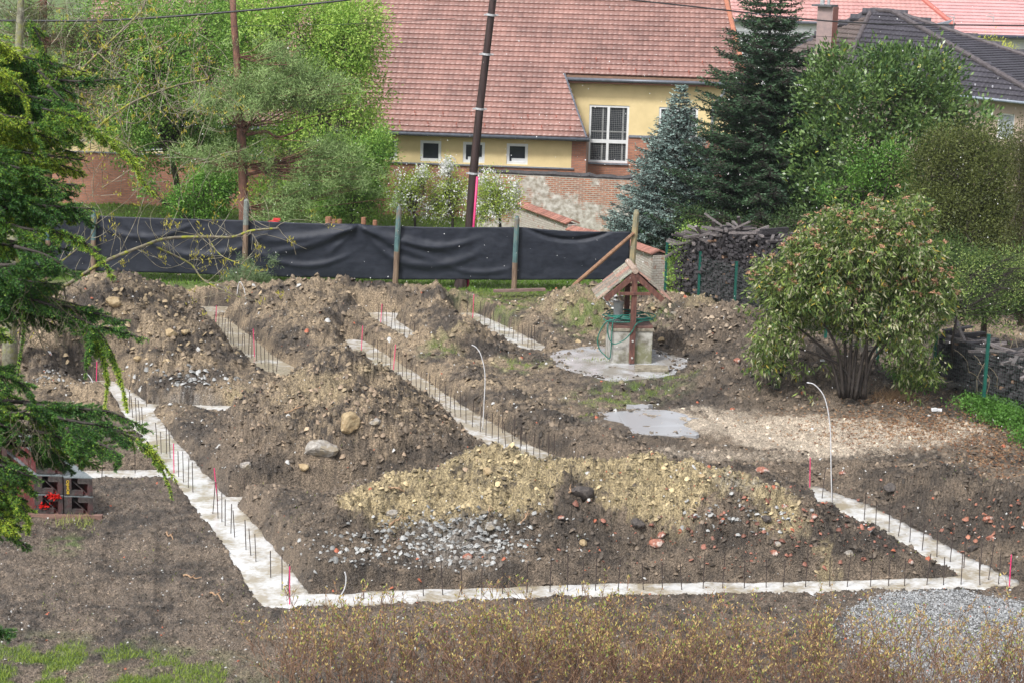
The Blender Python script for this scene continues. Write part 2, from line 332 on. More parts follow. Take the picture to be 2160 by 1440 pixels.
def groundcol(x, y, z, mound, sdist, low):
    yq = y + 1.6 * z; n = fbm(x * .9, yq * .9, 4, 200); n2 = fbm(x * 6, yq * 6, 4, 210); n3 = fbm(x * 22, yq * 22, 3, 220)
    dark = np.array([.056, .045, .036]); mid = np.array([.175, .135, .098]); tan = np.array([.30, .23, .15]); clay = np.array([.325, .262, .150]); sand = np.array([.50, .42, .33])
    t = np.clip(.50 + 2.0 * (n - .5) + 1.5 * (n2 - .5) - .18 * (x > 1) * (y < 43), 0, 1)
    C = dark[None] * (1 - t[:, None]) + mid[None] * t[:, None]
    def over(C, c, m): return C * (1 - m[:, None]) + c[None] * m[:, None]
    # tan spoil on left & rear mounds
    L = sst(4.0, -1.5, x) * sst(44, 50, y); R_ = sst(58, 62, y)
    C = over(C, tan, np.clip(np.maximum(L, R_) * sst(.38, .62, n * .6 + n2 * .4) * .75, 0, 1))
    c1 = G(735, 915, 0); m1 = np.clip(1 - np.hypot((x - c1[0]) / 3.3, (y - c1[1]) / 4.2), 0, 1)
    C = over(C, tan, np.clip(sst(.0, .5, m1) * sst(.40, .6, n2) * .8, 0, 1))
    C = over(C, clay * .9, np.clip(sst(1.2, 1.9, mound) * (np.hypot(x - c1[0], y - c1[1]) < 3) * sst(.45, .6, n) * .45, 0, 1))
    for LN in (CLAYL, CLAYL2):
        d, ww = dline(x + .5 * (n - .5) * 4 * .4, y, LN); m = sst(ww + .25, ww - .35, d + .9 * (n2 - .5) * 1.4) * sst(.08, .3, mound)
        C = over(C, clay * 1.1, np.clip(m * (-.2 + 1.9 * sst(.2, .62, n2 * .7 + n * .3)), 0, .9))
    for (px, py, r) in ((1745, 1140, .25), (285, 640, .9), (240, 600, .7), (960, 690, .5), (1170, 965, .5), (500, 795, .6), (120, 860, .9), (800, 1000, .3), (1480, 660, .8), (1230, 640, 1.0)):
        c = G(px, py, .4); d = np.hypot(x - c[0], (y - c[1]) * .6) + .8 * (n2 - .5)
        C = over(C, clay * .85, sst(r, r * .35, d) * .7)
    for (px, py, rx_, ry_) in ((960, 1138, 1.3, .8), (1560, 1095, 1.0, .6), (400, 800, 1.2, .6), (1840, 1165, .6, .4)):
        c = G(px, py, .3); d = np.hypot((x - c[0]) / rx_, (y - c[1]) / ry_) + .9 * (n2 - .5); C = over(C, np.array([.22, .215, .205]), sst(1.0, .4, d) * .5 * sst(.4, .55, n3 * .5 + n2 * .5))
    # beige sandy patch, right
    c = G(1700, 880, 0); d = np.hypot((x - c[0]) / 4.9, (y - c[1]) / 2.1) + .55 * (n2 - .5) + .9 * (n - .5)
    C = over(C, sand, sst(1.05, .75, d) * (.75 + .25 * sst(.4, .5, n2)))
    c = G(1560, 930, 0); d = np.hypot((x - c[0]) / 4.0, (y - c[1]) / .7) + .8 * (n2 - .5); C = over(C, sand * .8, sst(.9, .5, d) * .5)
    # near lower yard a little browner
    lowm = (low < 0); C = over(C, np.array([.15, .118, .092]), np.where(lowm, .55 * sst(.40, .58, n2), 0))
    c = G(2050, 1350, -.4); d = np.hypot((x - c[0]) / 2.3, (y - c[1]) / 2.6) + .3 * (n2 - .5); C = over(C, np.array([.25, .26, .265]), sst(1.15, .75, d) * (.4 + .6 * n3))
    C = C * (.55 + .9 * n3[:, None]) * (.8 + .4 * fbm(x * 3, y * 3, 3, 231)[:, None])
    g = grassmask(x, y); C = over(C, np.array([.10, .17, .03]), g * .85)
    wet = np.clip(sst(.62, .50, n) * .5 + .5 * sst(.2, .02, sdist) + .3 * lowm, 0, 1)
    pud = np.zeros_like(x)
    return C, wet
# perspective-spaced sheet
ts = np.concatenate([-np.geomspace(3.0, .34, 16)[:-1], np.arange(-.325, .3255, .00078), np.geomspace(.34, 3.0, 16)[1:]])
ys = np.concatenate([np.linspace(2, 26, 10), 26.6 * np.exp(np.arange(0, math.log(92 / 26.6), .00205)), np.geomspace(93, 900, 24)])
TX, YY = np.meshgrid(ts, ys); XX = TX * YY
Z, Mo, Sd, Lw = terrain(XX, YY)
cc, wet = groundcol(XX.ravel(), YY.ravel(), Z.ravel(), Mo.ravel(), Sd.ravel(), Lw.ravel())
nr, nc = XX.shape; idx = np.arange(nr * nc).reshape(nr, nc)
F = np.stack([idx[:-1, :-1], idx[:-1, 1:], idx[1:, 1:], idx[1:, :-1]], -1).reshape(-1, 4)
gm, t, b = newmat('wet_soil')
a = N(t, 'ShaderNodeAttribute', attribute_name='col'); tc = N(t, 'ShaderNodeTexCoord')
n1 = N(t, 'ShaderNodeTexNoise', Scale=24.0, Detail=8.0, Roughness=.78); n2 = N(t, 'ShaderNodeTexVoronoi', Scale=38.0); n4 = N(t, 'ShaderNodeTexNoise', Scale=70.0, Detail=5.0, Roughness=.7)
for q in (n1, n2, n4): t.links.new(tc.outputs['Object'], q.inputs['Vector'])
mr = N(t, 'ShaderNodeMapRange'); mr.inputs[1].default_value = .36; mr.inputs[2].default_value = .66; mr.inputs[3].default_value = .18; mr.inputs[4].default_value = 1.9
t.links.new(n1.outputs[0], mr.inputs[0]); vm = N(t, 'ShaderNodeVectorMath', operation='SCALE'); t.links.new(a.outputs[0], vm.inputs[0]); t.links.new(mr.outputs[0], vm.inputs['Scale'])
# scattered pale grit
rp = N(t, 'ShaderNodeValToRGB'); rp.color_ramp.elements[0].position = .66; rp.color_ramp.elements[1].position = .72; t.links.new(n4.outputs[0], rp.inputs[0])
mx = N(t, 'ShaderNodeMixRGB'); mx.inputs[2].default_value = (.36, .31, .26, 1); t.links.new(rp.outputs[0], mx.inputs[0]); t.links.new(vm.outputs[0], mx.inputs[1]); t.links.new(mx.outputs[0], b.inputs['Base Color'])
mr2 = N(t, 'ShaderNodeMapRange'); mr2.inputs[3].default_value = .72; mr2.inputs[4].default_value = .36; t.links.new(a.outputs['Alpha'], mr2.inputs[0]); t.links.new(mr2.outputs[0], b.inputs['Roughness'])
b.inputs['Specular IOR Level'].default_value = .45
ad = N(t, 'ShaderNodeMath', operation='ADD'); t.links.new(n1.outputs[0], ad.inputs[0]); t.links.new(n2.outputs[0], ad.inputs[1])
bp = N(t, 'ShaderNodeBump', Strength=.9, Distance=.035); t.links.new(ad.outputs[0], bp.inputs['Height']); t.links.new(bp.outputs[0], b.inputs['Normal'])
o = npmesh('ground', np.stack([XX, YY, Z], -1).reshape(-1, 3), F, gm, None, np.hstack([cc, wet[:, None]]), True); tag(o, kind='structure')
del F, idx
def gz(x, y):
    """ground height at points"""
    x = np.atleast_1d(np.asarray(x, float)); y = np.atleast_1d(np.asarray(y, float)); return terrain(x, y)[0]
def GT(px, py, it=4):
    """point where the sight line through a pixel first meets the real terrain"""
    d = ray(px, py); s = np.linspace(22, 130, 1600) / d[1]; p = CP[None] + d[None] * s[:, None]
    z = gz(p[:, 0], p[:, 1]); k = np.argmax(p[:, 2] < z); return np.array([p[k, 0], p[k, 1], z[k]])

# ---------------------------------------------------------------- concrete footings
def conc_mat():
    m, t, b = newmat('wet_fresh_concrete'); tc = N(t, 'ShaderNodeTexCoord')
    n1 = N(t, 'ShaderNodeTexNoise', Scale=1.3, Detail=6.0, Roughness=.6); n2 = N(t, 'ShaderNodeTexNoise', Scale=9.0, Detail=6.0); n3 = N(t, 'ShaderNodeTexNoise', Scale=.9, Detail=4.0)
    mp = N(t, 'ShaderNodeMapping'); mp.inputs['Location'].default_value = (31, 7, 3); t.links.new(tc.outputs['Object'], mp.inputs[0])
    for q in (n1, n2): t.links.new(tc.outputs['Object'], q.inputs['Vector'])
    t.links.new(mp.outputs[0], n3.inputs['Vector'])
    a = N(t, 'ShaderNodeAttribute', attribute_name='col')
    ad = N(t, 'ShaderNodeMath', operation='MULTIPLY_ADD'); ad.inputs[1].default_value = .35; t.links.new(n2.outputs[0], ad.inputs[0]); t.links.new(n1.outputs[0], ad.inputs[2])
    ad2 = N(t, 'ShaderNodeMath', operation='ADD'); t.links.new(ad.outputs[0], ad2.inputs[0]); t.links.new(a.outputs['Fac'], ad2.inputs[1])
    r = N(t, 'ShaderNodeValToRGB'); e = r.color_ramp.elements; e[0].position = .54; e[0].color = (.58, .585, .585, 1); e[1].position = .74; e[1].color = (.32, .28, .21, 1)
    t.links.new(ad2.outputs[0], r.inputs[0]); t.links.new(r.outputs[0], b.inputs['Base Color'])
    rr = N(t, 'ShaderNodeValToRGB'); e = rr.color_ramp.elements; e[0].position = .38; e[0].color = (.42,) * 3 + (1,); e[1].position = .50; e[1].color = (.10,) * 3 + (1,)
    t.links.new(n3.outputs[0], rr.inputs[0]); t.links.new(rr.outputs[0], b.inputs['Roughness'])
    bp = N(t, 'ShaderNodeBump', Strength=.35, Distance=.015); t.links.new(n2.outputs[0], bp.inputs['Height']); t.links.new(bp.outputs[0], b.inputs['Normal'])
    b.inputs['Specular IOR Level'].default_value = .6; return m
CM = conc_mat()
def strip_ribbon(lines, name, label, muddy=0.0):
    """poured strips as one slab: fine grid clipped to the union of the strips"""
    allp = np.array([p[:2] for l in lines for p in l]); mw = max(p[2] for l in lines for p in l) + .25
    x0, y0 = allp.min(0) - mw; x1, y1 = allp.max(0) + mw; st = .09 if len(lines) < 3 else .12
    gx = np.arange(x0, x1, st); gy = np.arange(y0, y1, st); X, Y = np.meshgrid(gx, gy); D = np.full(X.shape, 9.0)
    for l in lines:
        dd, ww = dline(X, Y, l); D = np.minimum(D, dd - ww)
    keep = D < .22; z = ZC + .012 * (fbm(X * 2, Y * 2, 3, 400) - .5) * 2
    k = keep[:-1, :-1] & keep[1:, :-1] & keep[:-1, 1:] & keep[1:, 1:]
    idn = np.arange(X.size).reshape(X.shape); Fq = np.stack([idn[:-1, :-1], idn[:-1, 1:], idn[1:, 1:], idn[1:, :-1]], -1)[k]
    used, inv = np.unique(Fq.ravel(), return_inverse=True); Fq = inv.reshape(-1, 4)
    V = np.stack([X, Y, z], -1).reshape(-1, 3)[used]; c = np.full((len(V), 3), muddy - .05)
    ob = npmesh(name, V, Fq, CM, None, c, True, off=V.mean(0)); so = ob.modifiers.new('thick', 'SOLIDIFY'); so.thickness = .3; so.offset = -1
    tag(ob, label, 'foundation', 'poured concrete strip footings')
strip_ribbon(S_MAIN, 'concrete_footing', 'long pale wet concrete strip footing framing the front, left and right of the dig')
strip_ribbon(S_M, 'concrete_footing', 'narrow wet concrete strip running diagonally between the central mound and the bank', .10)
strip_ribbon(S_N, 'concrete_footing', 'short pale concrete strip just left of the small mound near the fence', .02)
strip_ribbon(S_Q, 'concrete_footing', 'short concrete strip between the small rear mound and the well', .02)
strip_ribbon(S_T, 'concrete_footing', 'muddy yellowish concrete strip at the foot of the tall left mound', .15)
# ================================================================ LOOSE SOIL, STONES, GRASS
def rockmesh(P0, S, C, seg=1, flat=.7):
    """many irregular stones in one array: jittered octahedra (seg=0) or 12-point lumps"""
    base = np.array([[1, 0, 0], [.5, .87, 0], [-.5, .87, 0], [-1, 0, 0], [-.5, -.87, 0], [.5, -.87, 0], [.5, .29, .75], [-.5, .29, .8], [0, -.58, .7]], float)
    Fb = np.array([[0, 1, 6], [1, 2, 7], [1, 7, 6], [2, 3, 7], [3, 4, 8], [3, 8, 7], [4, 5, 8], [5, 0, 6], [5, 6, 8], [6, 7, 8]])
    n = len(P0); J = base[None] * (1 + .5 * (rng.random((n, 9, 3)) - .5)); J[:, :6, 2] -= .25
    a = rng.random(n) * 6.28; c, s = np.cos(a), np.sin(a); x = J[..., 0] * c[:, None] - J[..., 1] * s[:, None]; y = J[..., 0] * s[:, None] + J[..., 1] * c[:, None]
    tl = rng.normal(0, .35, (n, 2)); z = J[..., 2] * (flat * (.6 + .8 * rng.random((n, 1)))) + x * tl[:, :1] + y * tl[:, 1:]
    V = np.stack([x, y, z], -1) * S[:, None, None] + P0[:, None]
    F = (Fb[None] + (np.arange(n) * 9)[:, None, None]).reshape(-1, 3); return V.reshape(-1, 3), F, np.repeat(C, 9, 0)
def scatter_px(n, x0=-60, x1=2220, y0=600, y1=1440):
    """ground points spread evenly over what one sees of the yard"""
    px = rng.uniform(x0, x1, n); py = rng.uniform(y0, y1, n)
    d = np.stack([ray(a, b) for a, b in zip(px, py)]); p = CP + d * ((-.1 - CAMH) / d[:, 2])[:, None]; return p[:, 0], p[:, 1]
X, Y = scatter_px(230000); Zt, Mo2, Sd2, Lw2 = terrain(X, Y)
padm = np.zeros(len(X), bool)
for pc, prx, pry, _z in PADS: padm |= np.hypot((X - pc[0]) / prx, (Y - pc[1]) / pry) < .80
sc_ = G(1700, 880, 0); sandm = (np.hypot((X - sc_[0]) / 4.9, (Y - sc_[1]) / 2.1) < .9) & (rng.random(len(X)) < .82)
k = ~padm & ~sandm & (Sd2 > .06) & (Y < FENCE_Y + .5) & (grassmask(X, Y) < .35)
X, Y, Zt, Mo2, Lw2 = X[k], Y[k], Zt[k], Mo2[k], Lw2[k]
keep = rng.random(len(X)) < np.where(Lw2 < 0, .85, np.where((Mo2 > .08), 1, .7)); X, Y, Zt, Mo2, Lw2 = X[keep], Y[keep], Zt[keep], Mo2[keep], Lw2[keep]
sz = np.clip(.012 * rng.pareto(2.1, len(X)) + .011, 0, .075) * (1.0 + .0 * X); sz = np.where(Lw2 < 0, np.minimum(sz * .75, .035), sz) * np.clip(Y / 45, .85, 1.5)
gc, _ = groundcol(X, Y, Zt, Mo2, np.full(len(X), 1.0), Lw2)
v = rng.random(len(X)); br = np.where(v < .02, 1.8, np.where(v < .28, 1.3, np.where(v < .62, .42, .95)))
gc = np.clip(gc * br[:, None], 0, .6); red = rng.random(len(X)) < np.where((X > 1.5) & (Y < 41), .035, .006); gc[red] = np.array([.36, .11, .06])
gry = rng.random(len(X)) < .02; gc[gry] = np.array([.42, .42, .41])
V, F, C = rockmesh(np.stack([X, Y, Zt + sz * .1], -1), sz, gc)
tag(npmesh('loose_clods', V, F, vcmat('clod_soil', .6, .4, bump=.5, scale=60), None, C), 'loose clods and small stones strewn over the dug soil and the spoil mounds', 'loose soil', kind='stuff')
# pale crushed concrete in patches
def cluster(n, cx, cy, rx, ry, smin, smax, name, label, colf, m, zt=0.3, flat=.7):
    px = rng.normal(cx, rx, n); py = rng.normal(cy, ry, n); pts = []
    d = np.stack([ray(a, b) for a, b in zip(px, py)]); s = np.linspace(26, 80, 500)
    for i in range(n):
        p = CP[None] + d[i][None] * (s / d[i][1])[:, None]; pts.append(p)
    A = np.stack(pts); z = gz(A[..., 0].ravel(), A[..., 1].ravel()).reshape(A.shape[:2]); kk = np.argmax(A[..., 2] < z, 1)
    p = A[np.arange(n), kk]; sdd = strips_d(p[:, 0], p[:, 1]); ok = sdd > .1; p = p[ok]; n = len(p)
    p[:, 2] = gz(p[:, 0], p[:, 1])
    S = smin + (smax - smin) * rng.random(n) ** 2.2; V, F, C = rockmesh(p, S, colf(n), flat=flat)
    tag(npmesh(name, V, F, m, None, C), label, 'rubble', kind='stuff')
RM = vcmat('crushed_stone', .55, .4, bump=.6, scale=45, var=.25)
pale = lambda n: np.clip(np.array([.33, .335, .33])[None] * (.4 + .8 * rng.random((n, 1))), 0, .75)
cluster(1500, 960, 1138, 85, 27, .008, .065, 'rubble', 'pale grey crushed concrete spilled below the yellow clay of the front mound', pale, RM)
cluster(120, 740, 1160, 60, 22, .02, .07, 'rubble', 'scattered grey concrete crumbs on the left end of the front mound', pale, RM)
cluster(120, 1560, 1100, 60, 22, .02, .06, 'rubble', 'small grey stones on the dark soil right of the front mound', pale, RM)
cluster(130, 400, 800, 60, 12, .02, .09, 'rubble', 'pale stones at the foot of the tall left mound', pale, RM)
cluster(60, 105, 800, 25, 8, .02, .06, 'rubble', 'small stones beside the trench behind the spruce branches', pale, RM)
cluster(50, 1290, 632, 18, 11, .03, .09, 'rubble', 'white stones lying on the soil behind the well post', pale, RM)
cluster(260, 1640, 1120, 190, 45, .015, .07, 'brick_rubble', 'broken red brick pieces mixed into the right end of the front mound', lambda n: np.array([.28, .12, .085])[None] * (.35 + .95 * rng.random((n, 1))), RM)
cluster(60, 2080, 1110, 60, 30, .02, .07, 'brick_rubble', 'broken brick bits on the dark bank by the right edge', lambda n: np.array([.33, .14, .09])[None] * (.5 + .8 * rng.random((n, 1))), RM)
cluster(300, 300, 680, 110, 60, .02, .10, 'rubble', 'tan lumps of clay and stone rolling down the tall left mound', lambda n: np.array([.34, .26, .16])[None] * (.5 + .7 * rng.random((n, 1))), RM)
cluster(260, 760, 860, 140, 60, .02, .09, 'rubble', 'brown and tan lumps scattered on the central mound', lambda n: np.array([.27, .20, .14])[None] * (.5 + .8 * rng.random((n, 1))), RM)
cluster(170, 1450, 690, 120, 40, .03, .12, 'rubble', 'buff stones and clods on the spoil behind the well', lambda n: np.array([.33, .26, .19])[None] * (.4 + .8 * rng.random((n, 1))), RM)
# gravel heap behind the hedge
c = G(2050, 1350, -.43); n = 9000; a = rng.random(n) * 6.28; r = np.sqrt(rng.random(n)) * (1 + .22 * rng.normal(size=n) * (rng.random(n) < .3)); x = c[0] + 2.4 * r * np.cos(a); y = c[1] + 2.6 * r * np.sin(a)
S = .012 + .014 * rng.random(n); V, F, C = rockmesh(np.stack([x, y, gz(x, y) + .01], -1), S, np.array([.31, .32, .33])[None] * (.45 + .75 * rng.random((n, 1))))
tag(npmesh('gravel', V, F, RM, None, C), 'pale grey crushed gravel spread behind the bare hedge', 'gravel', kind='stuff')
# single stones one can point at
def lump(S, seed, sub=3, flat=.6, amp=.35):
    r = np.random.default_rng(seed); me = bpy.data.meshes.new('rock'); import bmesh
    bm = bmesh.new(); bmesh.ops.create_icosphere(bm, subdivisions=sub, radius=1.0); V = np.array([v.co[:] for v in bm.verts])
    pl = unit(r.normal(size=(9, 3))); dcut = .55 + .35 * r.random(9)
    for q, dd in zip(pl, dcut):
        t = V @ q - dd; V = V - np.where(t > 0, t, 0)[:, None] * q[None]
    V = V * (1 + .12 * (r.random((len(V), 1)) - .5)); V *= np.array([1, .75, flat]) * S; F = [[v.index for v in f.verts] for f in bm.faces]; bm.free(); return V, F
stone_m = mat('rough_stone', (.40, .38, .35), (.16, .14, .12), .6, 9, .9, c3=(.26, .22, .16)); clay_m = mat('clay_lump', (.42, .33, .2), (.27, .19, .1), .7, 8, .9)
brick_m = mat('old_brick_piece', (.36, .14, .09), (.2, .08, .055), .65, 14, .5, c3=(.42, .36, .32)); dark_m = mat('dark_clod', (.10, .085, .075), (.035, .03, .03), .6, 14, 1.0)
conc_m = mat('weathered_concrete', (.38, .37, .35), (.20, .19, .175), .6, 6, .6)
STON = [(676, 955, .42, stone_m, 'big grey slab of broken concrete on the front face of the central mound', .5), (735, 895, .36, clay_m, 'pale boulder above the grey slab on the central mound', .7), (520, 985, .17, stone_m, 'grey stone at the foot of the central mound by the trench'),
 (790, 892, .16, stone_m, 'small pointed stone right of the pale boulder on the central mound'), (640, 990, .17, clay_m, 'buff lump below the grey slab near the trench'), (360, 715, .2, clay_m, 'round yellowish boulder halfway down the tall left mound'),
 (390, 705, .16, clay_m, 'lighter boulder right of the round yellowish one on the left mound'), (240, 655, .26, clay_m, 'long tan boulder high on the left mound'), (290, 770, .14, clay_m, 'orange tinted stone low on the left mound'), (1608, 997, .19, brick_m, 'pinkish broken masonry piece behind the yellow clay end'),
 (1880, 1032, .22, dark_m, 'dark flat stone lying on the bank right of the concrete strip'), (1778, 1000, .13, brick_m, 'reddish stone near the top of the tall white conduit'), (1385, 1155, .17, brick_m, 'broken brick on the dark lower slope of the front mound'), (1395, 1140, .12, brick_m, 'smaller brick piece leaning on the broken brick of the front mound'),
 (1345, 1112, .17, dark_m, 'dark brown lump under the yellow clay ridge'), (1228, 1052, .28, dark_m, 'large dark clod between the two yellow clay slopes'), (1028, 1003, .14, clay_m, 'pale stone near the crest of the yellow clay mound'), (828, 1087, .15, stone_m, 'flat pale grey stone on the left yellow slope'),
 (1035, 1118, .15, stone_m, 'light grey concrete piece at the top of the crushed concrete spill'), (1655, 1070, .09, brick_m, 'orange brick shard at the right foot of the yellow clay'), (1715, 1090, .11, brick_m, 'orange brick chunk on the right end of the front mound'), (1616, 1100, .13, dark_m, 'brown block beside the orange shard'),
 (1790, 1170, .12, stone_m, 'grey stone near the right strip'), (1920, 1187, .09, brick_m, 'bright orange brick shard near the strip corner'), (2092, 1138, .13, brick_m, 'salmon coloured brick piece on the right bank'), (2085, 1098, .16, brick_m, 'large reddish brick lump by the right photo edge'),
 (1634, 1167, .11, brick_m, 'pink tile piece above the middle of the front strip'), (1185, 1096, .09, brick_m, 'small pink shard right of the concrete crumbs'), (1230, 1150, .12, clay_m, 'tan stone low on the front mound'), (985, 1177, .11, brick_m, 'flat pink brick at the edge of the concrete crumbs'),
 (1378, 655, .13, clay_m, 'buff stone on the spoil right of the well roof'), (1420, 668, .12, stone_m, 'pale flat stone behind the well'), (1395, 720, .14, clay_m, 'tan boulder beside the concrete well box'), (1220, 722, .13, clay_m, 'pale stone left of the well hose'), (1480, 1008, .08, clay_m, 'small buff stone on the ridge end'),
 (1640, 1150, .10, stone_m, 'grey rock below the clay on the right'), (530, 700, .1, dark_m, 'dark stone on the trench edge by the muddy strip'), (1555, 765, .15, brick_m, 'reddish lump on the dark bank under the big shrub'), (1633, 820, .16, dark_m, 'dark clod by the foot of the leafy shrub'),
 (2052, 1163, .14, dark_m, 'dark round clod beside the right strip')]
for i, s in enumerate(STON):
    p = GT(s[0], s[1]); V, F = lump(s[2], 50 + i, 3, s[5] if len(s) > 5 else .62); R = rotz(i * 1.3); V = V @ R.T + p + np.array([0, 0, s[2] * .12])
    tag(npmesh('stone' if s[3] is not brick_m else 'brick_piece', V, F, s[3], None, off=p), s[4], 'stone' if s[3] is not brick_m else 'brick', 'loose stones on the spoil')
# roots and sticks
root_m = mat('pale_root', (.42, .28, .17), (.25, .15, .09), .7, 20, .4)
for i, (x1, y1, x2, y2, lb) in enumerate([(600, 880, 640, 862, 'orange brown root sticking out of the central mound'), (820, 1030, 855, 1038, 'pale root on the left yellow clay slope'), (820, 1110, 860, 1100, 'forked root below the left yellow slope'), (1095, 1112, 1118, 1095, 'thin root above the crushed concrete'), (1200, 1045, 1212, 1030, 'short root between the yellow slopes'), (1024, 1098, 1040, 1075, 'root stub in the middle of the yellow mound'),
                                      (385, 1218, 425, 1222, 'splintered stick in the muddy yard left of the strip'), (443, 1250, 475, 1272, 'broken pale stick pointing at the strip corner'), (350, 1130, 365, 1142, 'small stick lying in the yard'), (2030, 890, 2055, 905, 'twig on the sandy patch near the nettles')]):
    a = GT(x1, y1); bq = GT(x2, y2); mb = MB(); n = 7; bq = a + (bq - a) * min(1, .8 / np.linalg.norm(bq - a)); L = np.linalg.norm(bq - a); pts = [a + (bq - a) * k / (n - 1) + np.array([0, 0, .03 + .05 * L * math.sin(k * math.pi / (n - 1))]) + rng.normal(0, .02, 3) for k in range(n)]
    mb.tube(pts, [.022 * (1 - .1 * k) for k in range(n)], 6); mb.tube([pts[3], pts[3] + (bq - a) * .2 + np.array([0, 0, .08])], [.014, .005], 5)
    tag(mb.build('root', root_m, off=a), lb, 'stick')
# grass
gmat = vcmat('grass_blade', .5, .3, .35)
def grass(name, label, X, Y, L, W, c1, c2):
    n = len(X); D = np.stack([rng.normal(0, .45, n), rng.normal(0, .45, n), np.ones(n)], -1)
    V, F, C = blades(np.stack([X, Y, gz(X, Y)], -1), D, L * (.5 + rng.random(n)), W, mixc(c1, c2, rng.random(n)))
    tag(npmesh(name, V, F, gmat, None, C), label, 'grass', kind='stuff')
X, Y = scatter_px(60000, -60, 900, 1230, 1470); g = grassmask(X, Y); k = (g > .3) & (rng.random(len(X)) < g); grass('grass', 'bright thin grass growing back in the near left corner', X[k], Y[k], .08, .016, (.11, .19, .035), (.34, .42, .08))
X, Y = scatter_px(60000, 800, 1520, 600, 900); g = grassmask(X, Y); k = (g > .3) & (Y < FENCE_Y) & (rng.random(len(X)) < g); grass('grass', 'yellowish green grass tufts left around the well and below the fence', X[k], Y[k], .09, .02, (.12, .2, .04), (.33, .36, .1))
n = 70000; Y = rng.uniform(FENCE_Y - .3, 86, n); X = rng.uniform(-.29, .12, n) * Y; grass('grass', 'fresh green lawn between the dark screen and the yellow building', X, Y, .12, .04, (.10, .20, .03), (.20, .34, .05))
X, Y = scatter_px(26000, 60, 2160, 940, 1300); k = (rng.random(len(X)) < .10 * sst(.5, .62, fbm(X * .8, Y * .8, 3, 555))) & (strips_d(X, Y) > .15); grass('grass', 'sparse weeds sprouting on the churned soil', X[k], Y[k], .05, .018, (.14, .22, .04), (.34, .36, .1))
for (px, py, n, s) in ((145, 1108, 90, .5), (185, 1112, 60, .3)):
    c = G(px, py, ZC); grass('weed_tuft', 'pale grass tuft in front of the timber under the formwork' if px < 150 else 'smaller pale grass tuft right of the first by the formwork', c[0] + rng.normal(0, .18 * s * 2, n), c[1] + rng.normal(0, .2, n), .16, .014, (.2, .26, .06), (.4, .42, .14))

# ================================================================ REBARS
bar_m = mat('rusty_steel', (.07, .05, .045), (.03, .025, .025), .55, 30, .3); pink_m = mat('pink_paint', (.75, .05, .20), (.6, .03, .14), .5, 20, .1)
def barmesh(h, r):
    mb = MB(); mb.tube([(0, 0, -.25), (0, 0, h * .5), (0, 0, h)], r, 6); o = mb.build('steel_bar', bar_m); return o
FR = [(768, 1262), (829, 1259), (893, 1256), (934, 1254), (974, 1253), (1016, 1252), (1060, 1251), (1112, 1249), (1160, 1248), (1197, 1246), (1229, 1245), (1256, 1245), (1304, 1245), (1357, 1243), (1397, 1243), (1438, 1243), (1483, 1241), (1524, 1240), (1570, 1239), (1616, 1238), (1652, 1237), (1699, 1236), (1750, 1236), (1787, 1236), (1836, 1236), (1874, 1235), (1908, 1235), (1955, 1233), (1990, 1233), (2027, 1232)]
RR = [(1734, 1050), (1756, 1061), (1823, 1095), (1847, 1107), (1875, 1121), (1895, 1130), (1919, 1143), (1945, 1160), (1976, 1174), (2004, 1184), (2033, 1197), (2066, 1213), (2067, 1233), (2085, 1222), (2106, 1232)]
LR = [(449, 1082), (460, 1092), (468, 1100), (475, 1108), (487, 1124), (495, 1132), (519, 1159), (529, 1171), (540, 1183), (571, 1217), (595, 1243), (607, 1256), (377, 1005), (387, 1016), (397, 1028), (407, 1037), (516, 1060), (285, 997), (215, 1005), (332, 945), (340, 955), (351, 955), (359, 965), (288, 892), (296, 900), (301, 905), (309, 857), (280, 880), (274, 868)]
MR = [(787, 757), (797, 767), (805, 770), (814, 773), (824, 777), (840, 788), (849, 793), (858, 798), (867, 808), (878, 818), (887, 828), (897, 837), (906, 840), (917, 847), (927, 853), (941, 863), (949, 870), (960, 877), (972, 878), (983, 893), (996, 900), (1013, 910), (1025, 917), (1038, 923), (1051, 933), (1067, 942), (1082, 950), (1097, 957), (1112, 962), (1125, 966), (1139, 970), (1157, 968), (1170, 968), (1085, 925), (1100, 940), (1060, 912)]
NR = [(798, 680), (816, 687), (825, 695), (834, 700), (843, 707), (853, 712), (863, 717), (874, 723), (884, 730), (895, 735), (808, 684)]
QR = [(985, 667), (1013, 678), (1022, 687), (1033, 695), (1043, 697), (1053, 702), (1064, 708), (1073, 710), (1082, 715), (1092, 720), (1102, 725), (1113, 732), (1122, 733), (1127, 734)]
TR = [(450, 698), (461, 698), (467, 703), (473, 712), (480, 718), (487, 723), (493, 728), (503, 735), (510, 740), (517, 745), (524, 748), (531, 755), (541, 760), (551, 767), (559, 773), (567, 785), (576, 783), (583, 784)]
PR = [(1708, 1037, 'pink painted stake at the far end of the right strip'), (2129, 1236, 'pink painted stake at the front right corner of the footing'), (611, 1273, 'tall pink stake at the front left corner of the footing'), (459, 1055, 'pink stake beside the side branch of the left strip'), (367, 996, 'pink stake under the hanging spruce tip'), (830, 778, 'short pink stake among the bars of the diagonal strip'),
      (762, 743, 'pink stake at the head of the diagonal strip left of the bars'), (803, 680, 'pink stake on the short strip near the fence'), (997, 673, 'pink stake at the far end of the strip before the well'), (455, 697, 'pink stake at the far end of the muddy strip'), (537, 752, 'pink stake halfway along the muddy strip'), (203, 812, 'pink stake seen behind the spruce branches')]
b1 = barmesh(.72, .0100); b1.name = 'steel_bar'; first = [True]
